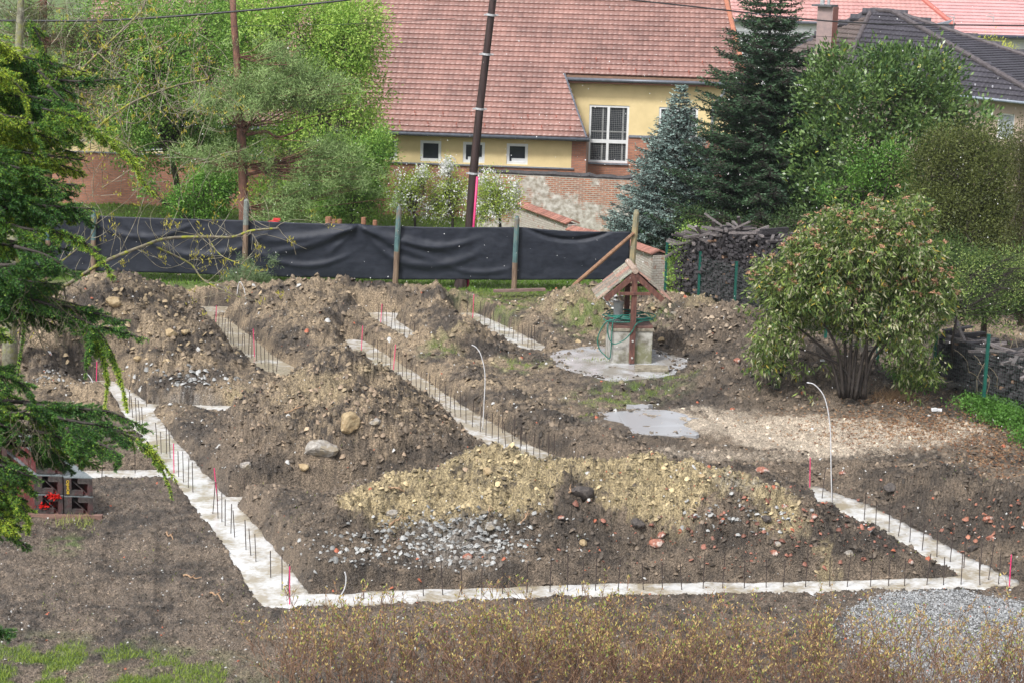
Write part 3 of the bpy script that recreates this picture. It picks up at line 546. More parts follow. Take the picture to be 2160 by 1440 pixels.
def place(base, px, py, label, grp, cat='steel bar', m=None, sc=1.0):
    o = base if first[0] else base.copy()
    if not first[0]: COL.objects.link(o)
    first[0] = False; p = G(px, py, ZC); o.location = tuple(p); o.rotation_euler = (rng.normal(0, .04), rng.normal(0, .04), rng.random()); o.scale = (1, 1, sc * (.82 + .34 * rng.random())); tag(o, label, cat, grp); return o
ORD = 'first second third fourth fifth sixth seventh eighth ninth tenth eleventh twelfth thirteenth fourteenth fifteenth sixteenth seventeenth eighteenth nineteenth twentieth'.split()
def ordw(i): return ORD[i] if i < 20 else (('twenty-' if i < 29 else 'thirty-') + ORD[(i - 20) % 10] if i not in (29, 39) else 'thirtieth')
for L_, lb, gp, sc, key in ((FR, 'dark steel bar from the left along the front strip', 'steel bars along the front strip', .95, 0), (RR, 'dark steel bar from the far end along the right strip', 'steel bars along the right strip', .95, 1), (LR, 'dark steel bar from the far end along the left strip', 'steel bars along the left strip', .92, 1),
                   (MR, 'steel bar from the far end along the diagonal strip beside the central mound', 'steel bars along the diagonal strip', .95, 1), (NR, 'steel bar from the far end of the short strip by the small rear mound', 'steel bars in the short rear strip', .85, 1), (QR, 'steel bar from the far end of the strip leading to the well', 'steel bars in the strip before the well', .85, 1), (TR, 'steel bar from the far end of the muddy strip below the left mound', 'steel bars along the muddy strip', .9, 1)):
    for i, (px, py) in enumerate(sorted(L_, key=lambda q: q[key])): place(b1, px, py, ordw(i) + ' ' + lb, gp, sc=sc)
b2 = barmesh(.74, .012); b2.name = 'pink_stake'; b2.data = b2.data.copy(); b2.data.materials[0] = pink_m; first[0] = True
for px, py, lb in PR: place(b2, px, py, lb, 'pink painted stakes marking the footing', 'stake')
# white conduits
cond_m = mat('white_plastic_conduit', (.62, .63, .64), (.5, .5, .52), .4, 10, .0)
for pts, base, lb in (([(1755, 1062), (1753, 990), (1751, 900), (1740, 840), (1720, 812), (1702, 806)], 0, 'tall curved white conduit by the far end of the right strip'),
                ([(1018, 905), (1021, 850), (1023, 790), (1015, 750), (1005, 733), (995, 727)], 0, 'white conduit curving up beside the bars of the diagonal strip'),
                ([(520, 682), (521, 650), (516, 615), (508, 596), (503, 600), (500, 622)], 0, 'bent white conduit loop behind the muddy strip'),
                ([(207, 846), (203, 825), (192, 798), (182, 786)], 0, 'short white conduit leaning behind the spruce branches'),
                ([(703, 1290), (715, 1262), (727, 1240), (730, 1218), (727, 1205)], 0, 'short white conduit curling up from the near end of the front strip')):
    p0 = G(*pts[0], ZC); w = [P(a, b_, p0[1] - .0) for a, b_ in pts]; V = []
    for i in range(len(w) - 1):
        for k in range(5):
            t_ = k / 5; pm = w[max(i - 1, 0)]; p1, p2 = w[i], w[i + 1]; p3 = w[min(i + 2, len(w) - 1)]
            V.append(.5 * ((2 * p1) + (p2 - pm) * t_ + (2 * pm - 5 * p1 + 4 * p2 - p3) * t_ ** 2 + (3 * p1 - pm - 3 * p2 + p3) * t_ ** 3))
    V.append(w[-1]); mb = MB(); mb.tube(V, .0135, 8); tag(mb.build('conduit', cond_m, smooth=True, off=p0), lb, 'conduit', 'white electrical conduits')

# ================================================================ WELL
wc = G(1331, 767, -.2); hw = .62; ang = rad(5); R = rotz(ang); zb = float(gz(wc[0], wc[1] + .6)[0]); wo_ = np.array([wc[0], wc[1], 0]) + R @ np.array([0, hw, 0]); wo_[2] = G(1331, 767, 0)[2] - .05
zb = -.20
wo_[2] = zb
W_ = lambda x, y, z: wo_ + R @ np.array([x, y, z])
# slab
mb = MB(); n = 56; ring = []
cs = G(1305, 764, -.20)
for i in range(n):
    a = 2 * math.pi * i / n; r = 1 + .04 * math.sin(3 * a) + .03 * math.sin(7 * a + 1) + .02 * rng.normal(); ring.append(np.array([cs[0] + 2.02 * r * math.cos(a), cs[1] + 2.2 * r * math.sin(a), 0]))
top = [p + np.array([0, 0, .0]) for p in ring]
slab_z = -.215
V = [np.array([p[0], p[1], slab_z + .03]) for p in ring] + [np.array([p[0], p[1], slab_z - .3]) for p in ring]
slab_m, t, b = newmat('wet_slab_concrete'); tc = N(t, 'ShaderNodeTexCoord'); n1 = N(t, 'ShaderNodeTexNoise', Scale=1.6, Detail=7.0); t.links.new(tc.outputs['Object'], n1.inputs['Vector'])
r = N(t, 'ShaderNodeValToRGB'); e = r.color_ramp.elements; e[0].position = .4; e[0].color = (.22, .20, .175, 1); e[1].position = .6; e[1].color = (.43, .44, .46, 1); t.links.new(n1.outputs[0], r.inputs[0]); t.links.new(r.outputs[0], b.inputs['Base Color'])  # pale blue-grey on the smooth wet areas paints the sheen into the colour
r = N(t, 'ShaderNodeValToRGB'); e = r.color_ramp.elements; e[0].position = .42; e[0].color = (.4, .4, .4, 1); e[1].position = .55; e[1].color = (.07, .07, .07, 1); t.links.new(n1.outputs[0], r.inputs[0]); t.links.new(r.outputs[0], b.inputs['Roughness'])
tag(npmesh('concrete_slab', np.array(V), [tuple(range(n))] + [(i, n + i, n + (i + 1) % n, (i + 1) % n) for i in range(n)], slab_m, off=cs), 'round wet concrete slab under the garden well', 'slab')
well = empty('garden_well', wo_, 'square concrete well box with small tiled roof on two brown posts', 'well')
wall_m = mat('stained_concrete', (.40, .39, .36), (.13, .12, .09), .75, 2.6, .5, c3=(.17, .17, .10), lo=.36, hi=.56)
wood_m = mat('brown_painted_wood', (.17, .075, .055), (.075, .035, .03), .6, 14, .4, stretch=(1, 1, .25)); cap_m = mat('mossy_cap', (.30, .27, .21), (.14, .12, .09), .7, 7, .5)
mb = MB(); mb.box(W_(0, 0, .49), 2 * hw, 2 * hw, .98, R); mb.build('well_box', wall_m, well, bevel=.02)
mb = MB(); mb.box(W_(0, 0, 1.025), 2 * hw + .06, 2 * hw + .06, .09, R); o = mb.build('rim', cap_m, well, bevel=.012)
mb = MB(); mb.box(W_(0, 0, 1.105), 2 * hw + .0, 2 * hw + .0, .07, R); mb.build('lid', mat('rust_brown_lid', (.19, .10, .08), (.09, .05, .045), .5, 5, .3), well, bevel=.008)
for s_ in (-1, 1):
    mb = MB(); y = s_ * (hw + .075); mb.box(W_(0, y, 1.35), .155, .13, 2.62, R); o = mb.build('post', wood_m, well, bevel=.006)
    if s_ < 0:
        mb = MB()
        for z in (.22, .72): mb.tube([W_(0, y - .065, z), W_(0, y - .10, z)], .032, 10)
        mb.build('bolt', mat('zinc_bolt', (.7, .7, .68), (.5, .5, .5), .4, 8, 0, metal=.6), o)
AP, EV, HX = 2.70, 1.95, .86
for s_ in (-1, 1):
    for e_ in (-1, 1):
        mb = MB(); y = s_ * (hw + .075); mb.beam(W_(0.0, y - s_ * 0, AP), W_(e_ * HX, y, EV), .09, .16); mb.build('rafter', wood_m, well, bevel=.005)
    mb = MB(); mb.beam(W_(-.48, s_ * (hw + .075) - .08, 2.15), W_(.48, s_ * (hw + .075) - .08, 2.15), .06, .09); mb.build('tie_beam', wood_m, well, bevel=.005)
# tiles on both slopes
tl_cols = [(.34, .26, .21), (.30, .31, .26), (.36, .22, .18), (.25, .22, .19)]
tl_m = vcmat('mossy_clay_tile', .75, .3, bump=.5, scale=20, var=.35)
for e_ in (-1, 1):
    mb = MB(); sl = np.array([e_ * HX, 0, EV - AP]); Ls = np.linalg.norm(sl); sl = sl / Ls; nrm = np.array([e_ * (AP - EV), 0, HX]); nrm = nrm / np.linalg.norm(nrm)
    for row in range(3):
        for k in range(9):
            yy = -.72 + .16 * (k + .5); a = sl * (Ls + .12) * row / 3 + nrm * (.13 + .0); bb = sl * ((Ls + .12) * (row + 1) / 3 + .04) + nrm * .155
            cc_ = tl_cols[int(rng.integers(4))]; A, B = W_(a[0], yy, AP + a[2]), W_(bb[0], yy, AP + bb[2]); mb.beam(A, B, .15, .03, up=R @ nrm, col=cc_); mb.beam(A + R @ (nrm * .022), B + R @ (nrm * .022), .035, .03, up=R @ nrm, col=cc_)
    mb.build('tile_roof', tl_m, well, usecol=True)
mb = MB(); mb.tube([W_(0, -.76, AP + .13), W_(0, .76, AP + .13)], .10, 8, col=(.34, .26, .21)); mb.build('ridge_tile', tl_m, well, usecol=True)
# pump and hose
pz = 1.145
pump = empty('water_pump', W_(-.36, -.05, pz), 'grey cylindrical hand pump standing on the lid of the well', 'pump'); gp = mat('grey_enamel', (.36, .38, .38), (.25, .27, .27), .4, 7, .1)
mb = MB(); mb.tube([W_(-.36, -.05, pz), W_(-.36, -.05, pz + .02), W_(-.36, -.05, pz + .02), W_(-.36, -.05, pz + .56), W_(-.36, -.05, pz + .56), W_(-.36, -.05, pz + .62)], [.19, .19, .145, .145, .165, .165], 20); mb.build('pump_body', gp, pump, bevel=.004)
mb = MB(); mb.tube([W_(-.36, -.05, pz + .6), W_(-.36, -.05, pz + .72)], .022, 8); mb.tube([W_(-.36, -.05, pz + .50), W_(-.60, .0, pz + .46), W_(-.80, .02, pz + .75)], [.03, .028, .024], 8); mb.build('pump_handle', gp, pump)
hose_m = mat('green_rubber_hose', (.015, .16, .12), (.01, .10, .08), .35, 6, .05); mb = MB(); V = []
for i in range(240):
    a = i * .155; k = i / 240; rx = .50 + .14 * math.sin(i * .05 + 1) ; ry = .42 + .1 * math.cos(i * .037); V.append(W_(.0 + rx * math.cos(a) * 1.25 - .06 + .12 * math.sin(i * .021), ry * math.sin(a) * 1.15 - .1, pz + .06 + .035 * (i / 38) + .05 * math.sin(a * .7 + i * .03) ** 2))
mb.tube(V, .017, 7)
loop = [(-.30, -.62, .34), (-.55, -.70, .22), (-.80, -.66, .12), (-.95, -.6, -.15), (-1.02, -.55, -.45), (-.95, -.55, -.72), (-.78, -.6, -.9), (-.66, -.66, -.98), (-.63, -.68, -.8), (-.62, -.68, -.3), (-.60, -.66, .1), (-.5, -.5, .25)]
def crv(L, n=8):
    L = [np.array(q, float) for q in L]; out = []
    for i in range(len(L) - 1):
        a0, a1, a2, a3 = L[max(i - 1, 0)], L[i], L[i + 1], L[min(i + 2, len(L) - 1)]
        for k in range(n):
            t_ = k / n; out.append(.5 * (2 * a1 + (a2 - a0) * t_ + (2 * a0 - 5 * a1 + 4 * a2 - a3) * t_ ** 2 + (3 * a1 - a0 - 3 * a2 + a3) * t_ ** 3))
    return out + [L[-1]]
mb.tube([W_(x, y, pz + z) for x, y, z in crv(loop)], .017, 7)
mb.tube([W_(x, y, pz + z) for x, y, z in crv([(-.66, -.55, .2), (-.75, -.7, 0), (-.72, -.72, -.3), (-.6, -.73, -.5), (-.45, -.73, -.5), (-.2, -.76, -.35), (-.02, -.80, -.1), (.08, -.83, .1), (.3, -.6, .14)])], .017, 7)
tag(mb.build('garden_hose', hose_m, smooth=True, off=W_(0, 0, pz)), 'dark green garden hose coiled over the well lid and looping to the slab', 'hose')
a = G(1330, 775, -.2); bq = G(1420, 790, -.2); mid = (a + bq) / 2; mid[2] = -.14; mb = MB(); mb.box(mid + np.array([0, .12, 0]), .98, .55, .09, rotz(-.02)); tag(mb.build('paving_slab', cap_m, off=mid, bevel=.01), 'small flat concrete paver lying in front of the well post', 'slab')
# flooded paving right of the bank
pud_m, t, b = newmat('flooded_paving'); b.inputs['Base Color'].default_value = (.33, .335, .35, 1); b.inputs['Roughness'].default_value = .16; b.inputs['Specular IOR Level'].default_value = .6
for i, (poly, lb) in enumerate([([(1258, 868), (1330, 866), (1365, 862), (1420, 866), (1470, 880), (1440, 893), (1475, 915), (1420, 918), (1335, 914), (1315, 890), (1275, 884)], 'broken wet pale paving slab beside the sandy patch'), ([(1330, 853), (1375, 851), (1370, 860), (1340, 861)], 'small wet scrap of paving behind the broken slab')]):
    z0 = float(np.max(gz([G(a_, b_, 0)[0] for a_, b_ in poly], [G(a_, b_, 0)[1] for a_, b_ in poly]))) ; q = []
    for j in range(len(poly)):
        a_, b_ = poly[j], poly[(j + 1) % len(poly)]
        for k in range(4): q.append((a_[0] + (b_[0] - a_[0]) * k / 4 + rng.normal(0, 3), a_[1] + (b_[1] - a_[1]) * k / 4 + rng.normal(0, .8)))
    z1 = -.128; T = [G(a_, b_, z1) + np.array([0, 0, .004 * rng.normal()]) for a_, b_ in q]; V = T + [p - np.array([0, 0, .15]) for p in T]; n = len(T)
    tag(npmesh('wet_paving', np.array(V), [tuple(range(n))[::-1]] + [(i_, (i_ + 1) % n, n + (i_ + 1) % n, n + i_) for i_ in range(n)], pud_m, off=T[0]), lb, 'paving')
# ================================================================ SCREEN FENCE, POSTS, POLE
fab_m, t, b = newmat('dark_shade_cloth'); tc = N(t, 'ShaderNodeTexCoord'); n1 = N(t, 'ShaderNodeTexNoise', Scale=3.0, Detail=8.0, Roughness=.7); n2 = N(t, 'ShaderNodeTexNoise', Scale=60.0, Detail=3.0); mp = N(t, 'ShaderNodeMapping'); mp.inputs['Scale'].default_value = (1, 1, 2.5)
t.links.new(tc.outputs['Object'], mp.inputs[0]); t.links.new(mp.outputs[0], n1.inputs['Vector']); t.links.new(tc.outputs['Object'], n2.inputs['Vector'])
r = N(t, 'ShaderNodeValToRGB'); e = r.color_ramp.elements; e[0].position = .3; e[0].color = (.010, .013, .021, 1); e[1].position = .75; e[1].color = (.026, .031, .045, 1); t.links.new(n1.outputs[0], r.inputs[0]); t.links.new(r.outputs[0], b.inputs['Base Color'])
b.inputs['Roughness'].default_value = .55; b.inputs['Specular IOR Level'].default_value = .3; bp = N(t, 'ShaderNodeBump', Strength=.5, Distance=.01); t.links.new(n2.outputs[0], bp.inputs['Height']); t.links.new(bp.outputs[0], b.inputs['Normal'])
FY = FENCE_Y + .12; top = [(-120, 448), (200, 455), (400, 460), (525, 465), (680, 470), (757, 472), (835, 477), (1000, 478), (1095, 479), (1200, 486), (1332, 489)]
bot = [(-120, 566), (200, 572), (400, 578), (525, 583), (835, 590), (1095, 591), (1332, 590)]
xs = np.arange(-9.6 * 1.9, G(1332, 540, 1)[0] * 1.0 + .05, .06); TP = np.array([P(a, b_, FY) for a, b_ in top]); BP = np.array([P(a, b_, FY) for a, b_ in bot]); xs = np.arange(TP[0, 0], TP[-1, 0], .06)
nz = 34; v = np.linspace(0, 1, nz); X, Vv = np.meshgrid(xs, v); ZT = np.interp(X, TP[:, 0], TP[:, 2]); ZB = np.interp(X, BP[:, 0], BP[:, 2])
sp = [P(a, 480, FY)[0] for a in (-100, 205, 525, 757, 835, 1090, 1332)]; sag = np.zeros_like(X)
for a_, b_ in zip(sp[:-1], sp[1:]): 
    u = np.clip((X - a_) / (b_ - a_), 0, 1); sag += np.where((X >= a_) & (X <= b_), 4 * u * (1 - u), 0)
Zf = ZB + (ZT - ZB) * Vv - .03 * sag * Vv; disp = np.zeros_like(X)
ap = P(757, 474, FY)
for an, am, wd, ln in ((-25, .11, .10, 4.0), (-33, .09, .08, 4.2), (-158, .11, .10, 4.6), (-150, .10, .09, 4.4), (-50, .05, .07, 2.2), (-130, .05, .08, 2.0)):
    dx, dz = math.cos(rad(an)), math.sin(rad(an)); q = (X - ap[0]) * dx + (Zf - ap[2]) * dz; pr = (X - ap[0]) * -dz + (Zf - ap[2]) * dx + .10 * q * q * (1 if dx < 0 else -1) * .6
    disp -= am * np.exp(-(pr / (wd + .03 * np.abs(q))) ** 2) * sst(0, .3, q) * sst(ln, ln * .5, q)
for cx, cz, a_, b_, am in ((905, 560, 1.6, .35, .09), (920, 520, 1.5, .25, .07), (1200, 506, 1.5, .14, -.13), (420, 540, 2.4, .3, .08), (300, 500, 2.2, .2, .06), (640, 560, 1.6, .22, .07), (1010, 575, 1.2, .2, .05)):
    c = P(cx, cz, FY); par = Zf - c[2] - .16 * (X - c[0]) ** 2; disp -= am * np.exp(-(par / (b_ * .45)) ** 2) * np.exp(-((X - c[0]) / a_) ** 4)
disp += .10 * (fbm(X * .9, Zf * 1.6, 4, 700) - .5) + .03 * (fbm(X * 5, Zf * 2, 3, 710) - .5)
V = np.stack([X, FY + disp, Zf], -1).reshape(-1, 3); nr_, nc_ = X.shape; idn = np.arange(X.size).reshape(X.shape); Fq = np.stack([idn[:-1, :-1], idn[:-1, 1:], idn[1:, 1:], idn[1:, :-1]], -1).reshape(-1, 4)
o = npmesh('privacy_screen', V, Fq, fab_m, None, None, True, off=P(680, 590, FY)); s_ = o.modifiers.new('thick', 'SOLIDIFY'); s_.thickness = .004; tag(o, 'long dark navy shade cloth screen stretched between wooden posts', 'screen')
barkp = mat('weathered_post', (.27, .19, .13), (.12, .08, .06), .8, 10, .7, stretch=(1, 1, .2)); teal = mat('flaking_teal_paint', (.10, .19, .19), (.05, .09, .10), .7, 9, .6, c3=(.20, .16, .12), stretch=(1, 1, .3))
PB = FENCE_Y - .03
def post(x1, y1, x2, y2, r, ysplit, label, topm=teal, lowm=barkp, Y=PB):
    a = P(x1, y1, Y); c = P(x2, y2, Y); a[2] -= .25; e_ = empty('fence_post', P(x1, y1, Y), label, 'post', 'wooden posts of the screen fence'); t_ = (y1 - ysplit) / (y1 - y2); m_ = a + (c - a) * t_; mb = MB(); mb.tube([a, (a + m_) / 2 + np.array([.01, 0, 0]), m_], [r * 1.1, r, r], 9); mb.build('lower_post', lowm, e_)
    mb = MB(); mb.tube([m_, (m_ + c) / 2, c - (c - m_) * .06, c], [r * 1.01, r * 1.0, r * .95, r * .5], 9); mb.build('upper_post', topm, e_)
post(833, 592, 842, 436, .10, 522, 'teal topped round post in the middle of the dark screen'); post(1083, 610, 1091, 456, .095, 545, 'teal topped post standing above the loose plank on the grass', Y=PB - .0); post(514, 592, 520, 420, .10, 470, 'greyish post with flaking paint below the pine trunk', mat('grey_teal', (.2, .23, .21), (.12, .13, .12), .8, 8, .5))
post(1328, 610, 1343, 443, .115, 560, 'thick yellowish post at the right end of the screen carrying the brace', mat('lichen_post', (.36, .28, .15), (.15, .16, .12), .8, 7, .7, stretch=(1, 1, .4)), barkp)
post(195, 580, 198, 440, .09, 500, 'post behind the spruce branches at the left of the screen'); post(100, 575, 102, 440, .09, 500, 'hidden leftmost post of the screen behind the spruce')
a = P(1213, 600, PB - .9); c = P(1337, 492, PB - .12); mb = MB(); mb.tube([a - (c - a) * .04, a * .7 + c * .3, a * .4 + c * .6, c], [.075, .07, .075, .06], 8); tag(mb.build('brace', mat('orange_brown_log', (.30, .17, .10), (.14, .08, .05), .8, 9, .6), off=a), 'slanting log bracing the right end post of the screen', 'brace')
a = G(1041, 614, .03); c = G(1150, 611, .06); mb = MB(); mb.beam(a, c, .18, .09); tag(mb.build('plank', mat('grey_brown_plank', (.24, .16, .14), (.13, .09, .08), .6, 12, .3, stretch=(.3, 1, 1)), off=a, bevel=.005), 'long weathered plank lying on the grass below the screen', 'plank')
# utility pole
UY = FENCE_Y + .55; pm = mat('tarred_pole', (.055, .032, .03), (.02, .014, .014), .5, 7, .5, stretch=(1, 1, .12)); base_ = P(974, 612, UY); up_ = empty('utility_pole', base_, 'tall dark leaning wooden utility pole with pale bands and a pink pipe', 'utility pole'); A = P(974, 612, UY); B = P(1000, 400, UY); Tn = P(1046, -60, UY); pos = lambda y: P(np.interp(y, [-60, 0, 230, 370, 480, 612], [1047, 1040, 1012, 998, 990, 974]), y, UY)
mb = MB(); mb.tube([pos(y) for y in (640, 480, 370, 230, 100, 0, -60)], [.17, .16, .155, .14, .13, .125, .12], 12); mb.build('pole_shaft', pm, up_, smooth=True)
zn = mat('zinc_band', (.62, .64, .66), (.45, .46, .48), .35, 10, 0, metal=.5)
for y in (32, 115, 230, 366):
    mb = MB(); p = pos(y); d = unit(pos(y - 5) - p); mb.tube([p - d * .035, p + d * .035], .175, 12); mb.box(p + np.array([-.2, -.02, 0]), .1, .06, .05); mb.box(p + np.array([.2, -.02, 0]), .1, .06, .05); mb.build('band', zn, up_)
mb = MB(); off_ = np.array([.15, -.1, 0]); mb.tube([pos(y) + off_ for y in (640, 480, 372)], .045, 8); mb.build('cable_pipe', mat('magenta_pipe', (.62, .05, .18), (.5, .04, .14), .4, 10, 0), up_, smooth=True)
mb = MB(); mb.tube([P(970, 605, UY - .3) + np.array([0, 0, -.2]), P(972, 588, UY - .3)], [.27, .2], 9); tag(mb.build('tree_stump', pm, off=P(970, 605, UY - .3)), 'dark stump leaning beside the foot of the utility pole', 'stump')
cabm = mat('black_cable', (.03, .03, .035), (.02, .02, .02), .4, 5, 0)
def cable(pts, Y, r, label):
    w_ = [P(a_, b_, Y) for a_, b_ in pts]; mb = MB(); mb.tube(crv(w_, 6), r, 6); tag(mb.build('overhead_cable', cabm, smooth=True, off=w_[0]), label, 'cable')
cable([(-150, 42), (0, 44), (235, 43), (470, 27), (620, 13), (780, -6), (1000, -40)], 60, .034, 'thick twisted overhead cable crossing the tree tops at upper left')
cable([(1180, -18), (1300, -3), (1440, 12), (1530, 22), (1700, 41), (1840, 50), (2000, 53), (2300, 55)], 60, .024, 'overhead cable crossing in front of the dark hipped roof'); cable([(480, 56), (720, 52), (960, 40)], 62, .008, 'thin wire under the thick cable at upper left'); cable([(1500, 64), (1840, 82), (2160, 84), (2300, 84)], 62, .008, 'thin wire below the overhead cable at upper right')
# stumps / logs behind the screen
for i, (x_, y_, w_, h_, lb) in enumerate([(693, 470, 13, 12, 'first and tallest wooden stub left behind the screen'), (705, 470, 9, 7, 'low stub right beside the tallest wooden stub'), (716, 470, 10, 7, 'low wooden stub, middle of the row behind the screen'), (767, 472, 10, 13, 'reddish wooden stub rising above the screen peak'), (791, 472, 9, 7, 'short wooden stub left of the teal topped post')]):
    p = P(x_, y_ + 12, FY + 1.5); s = 55.; mb = MB(); mb.tube([p, P(x_, y_ - h_, FY + 1.5)], w_ / s / 2, 10); tag(mb.build('wooden_stub', mat('orange_log', (.33, .16, .09), (.2, .1, .06), .7, 9, .4), off=p), lb, 'log')
p = P(577, 468, FY + 1.2); mb = MB(); mb.tube([p - np.array([0, 0, .25]), p + np.array([0, 0, .0]), p + np.array([0, 0, .04])], [.28, .24, .1], 10); mb.box(p + np.array([.12, 0, .09]), .25, .15, .07); tag(mb.build('red_bucket', mat('red_plastic', (.6, .06, .06), (.5, .05, .05), .4, 6, 0), off=p), 'red plastic tub heaped above the screen edge near the pine', 'tub')

# ================================================================ YELLOW BUILDING
AL = rad(-3.6); BO = P(1237, 300, 83.0); UX = np.array([math.cos(AL), math.sin(AL), 0]); UY_ = np.array([-math.sin(AL), math.cos(AL), 0])
def LP(px, py, d=0.0):
    """pixel -> (u, z) on the facade plane d metres behind the front wall"""
    o_ = BO + UY_ * d; p = PL(px, py, o_, UY_); return float(np.dot(p - BO, UX)), float(p[2])
def LW(u, d, z): q = BO + UX * u + UY_ * d; return np.array([q[0], q[1], z])
brick, t, b = newmat('red_facing_brick')
def bricktex(t, b, c1, c2, mort, sc, bw=.25, bh=.075, ms=.012, rot=False):
    a = N(t, 'ShaderNodeAttribute', attribute_name='uvw'); bt = N(t, 'ShaderNodeTexBrick', Scale=1.0); bt.inputs['Color1'].default_value = (*c1, 1); bt.inputs['Color2'].default_value = (*c2, 1); bt.inputs['Mortar'].default_value = (*mort, 1)
    bt.inputs['Brick Width'].default_value = bw; bt.inputs['Row Height'].default_value = bh; bt.inputs['Mortar Size'].default_value = ms; bt.inputs['Mortar Smooth'].default_value = .2; t.links.new(a.outputs['Vector'], bt.inputs['Vector']); return bt, a
bt, a_ = bricktex(t, b, (.46, .20, .12), (.35, .14, .085), (.26, .17, .14), 1); nn = N(t, 'ShaderNodeTexNoise', Scale=2.0, Detail=6.0); t.links.new(a_.outputs['Vector'], nn.inputs['Vector']); mx = N(t, 'ShaderNodeMixRGB', blend_type='MULTIPLY'); mx.inputs[0].default_value = .6; mr = N(t, 'ShaderNodeMapRange'); mr.inputs[3].default_value = .5; mr.inputs[4].default_value = 1.4
t.links.new(nn.outputs[0], mr.inputs[0]); t.links.new(bt.outputs['Color'], mx.inputs[1]); t.links.new(mr.outputs[0], mx.inputs[2]); t.links.new(mx.outputs[0], b.inputs['Base Color']); b.inputs['Roughness'].default_value = .7
bp = N(t, 'ShaderNodeBump', Strength=.6, Distance=.01, invert=True); t.links.new(bt.outputs['Fac'], bp.inputs['Height']); t.links.new(bp.outputs[0], b.inputs['Normal'])
plast = mat('yellow_render', (.72, .575, .315), (.62, .49, .26), .85, 1.2, .35, dist=.01)
oldw, t, b = newmat('crumbling_old_wall'); bt, a_ = bricktex(t, b, (.44, .16, .08), (.27, .12, .08), (.40, .36, .30), 1, .26, .085, .02)
nn = N(t, 'ShaderNodeTexNoise', Scale=.42, Detail=10.0, Roughness=.62); nn2 = N(t, 'ShaderNodeTexNoise', Scale=5.0, Detail=7.0); nd = N(t, 'ShaderNodeTexNoise', Scale=1.6, Detail=3.0)
for q in (nn, nn2): t.links.new(a_.outputs['Vector'], q.inputs['Vector'])
sx = N(t, 'ShaderNodeSeparateXYZ'); t.links.new(a_.outputs['Vector'], sx.inputs[0]); mz = N(t, 'ShaderNodeMapRange'); mz.inputs[1].default_value = .4; mz.inputs[2].default_value = 2.6; mz.inputs[3].default_value = .07; mz.inputs[4].default_value = -.085; t.links.new(sx.outputs[1], mz.inputs[0])
ad = N(t, 'ShaderNodeMath', operation='ADD'); t.links.new(nn.outputs[0], ad.inputs[0]); t.links.new(mz.outputs[0], ad.inputs[1])
r = N(t, 'ShaderNodeValToRGB'); e = r.color_ramp.elements; e[0].position = .475; e[1].position = .515; t.links.new(ad.outputs[0], r.inputs[0])
r2 = N(t, 'ShaderNodeValToRGB'); e = r2.color_ramp.elements; e[0].position = .3; e[0].color = (.30, .26, .20, 1); e[1].position = .65; e[1].color = (.52, .50, .46, 1); t.links.new(nn2.outputs[0], r2.inputs[0])
mx = N(t, 'ShaderNodeMixRGB'); t.links.new(r.outputs[0], mx.inputs[0]); t.links.new(bt.outputs['Color'], mx.inputs[1]); t.links.new(r2.outputs[0], mx.inputs[2])
mr = N(t, 'ShaderNodeMapRange'); mr.inputs[3].default_value = .35; mr.inputs[4].default_value = 1.5; t.links.new(nn2.outputs[0], mr.inputs[0]); mm = N(t, 'ShaderNodeMixRGB', blend_type='MULTIPLY'); mm.inputs[0].default_value = .7; t.links.new(mx.outputs[0], mm.inputs[1]); t.links.new(mr.outputs[0], mm.inputs[2]); t.links.new(mm.outputs[0], b.inputs['Base Color']); b.inputs['Roughness'].default_value = .85
bp = N(t, 'ShaderNodeBump', Strength=.9, Distance=.03); t.links.new(mm.outputs[0], bp.inputs['Height']); t.links.new(bp.outputs[0], b.inputs['Normal'])
def uvwattr(o, uv):
    a = o.data.attributes.new('uvw', 'FLOAT_VECTOR', 'POINT'); a.data.foreach_set('vector', np.asarray(uv, np.float32).ravel())
def wallholes(name, m, parent, u0, u1, z0, z1, d, holes=(), rv=.14, fn=None, off=None):
    fn = fn or LW; us = sorted({u0, u1} | {h[0] for h in holes} | {h[1] for h in holes}); zs = sorted({z0, z1} | {max(z0, h[2]) for h in holes} | {min(z1, h[3]) for h in holes}); V = []; F = []; UV = []
    us = [a for a in us if u0 <= a <= u1]; zs = [a for a in zs if z0 <= a <= z1]
    def q(pts, uv): n = len(V); V.extend(pts); UV.extend(uv); F.append((n, n + 1, n + 2, n + 3))
    for a, b_ in zip(us[:-1], us[1:]):
        for c, d_ in zip(zs[:-1], zs[1:]):
            mu, mz_ = (a + b_) / 2, (c + d_) / 2
            if any(h[0] < mu < h[1] and h[2] < mz_ < h[3] for h in holes): continue
            q([fn(a, d, c), fn(b_, d, c), fn(b_, d, d_), fn(a, d, d_)], [(a, c, 0), (b_, c, 0), (b_, d_, 0), (a, d_, 0)])
    for h in holes:
        a, b_, c, d_ = h[0], h[1], max(h[2], z0), min(h[3], z1)
        if c >= d_: continue
        q([fn(a, d, c), fn(a, d, d_), fn(a, d + rv, d_), fn(a, d + rv, c)], [(0, c, 0), (0, d_, 0), (rv, d_, 0), (rv, c, 0)]); q([fn(b_, d, c), fn(b_, d + rv, c), fn(b_, d + rv, d_), fn(b_, d, d_)], [(0, c, 0), (rv, c, 0), (rv, d_, 0), (0, d_, 0)])
        if d_ == h[3]: q([fn(a, d, d_), fn(b_, d, d_), fn(b_, d + rv, d_), fn(a, d + rv, d_)], [(a, 0, 0), (b_, 0, 0), (b_, rv, 0), (a, rv, 0)])
        if c == h[2]: q([fn(a, d, c), fn(a, d + rv, c), fn(b_, d + rv, c), fn(b_, d, c)], [(a, 0, 0), (a, rv, 0), (b_, rv, 0), (b_, 0, 0)])
    o = npmesh(name, np.array(V), F, m, parent, off=off); uvwattr(o, UV); return o
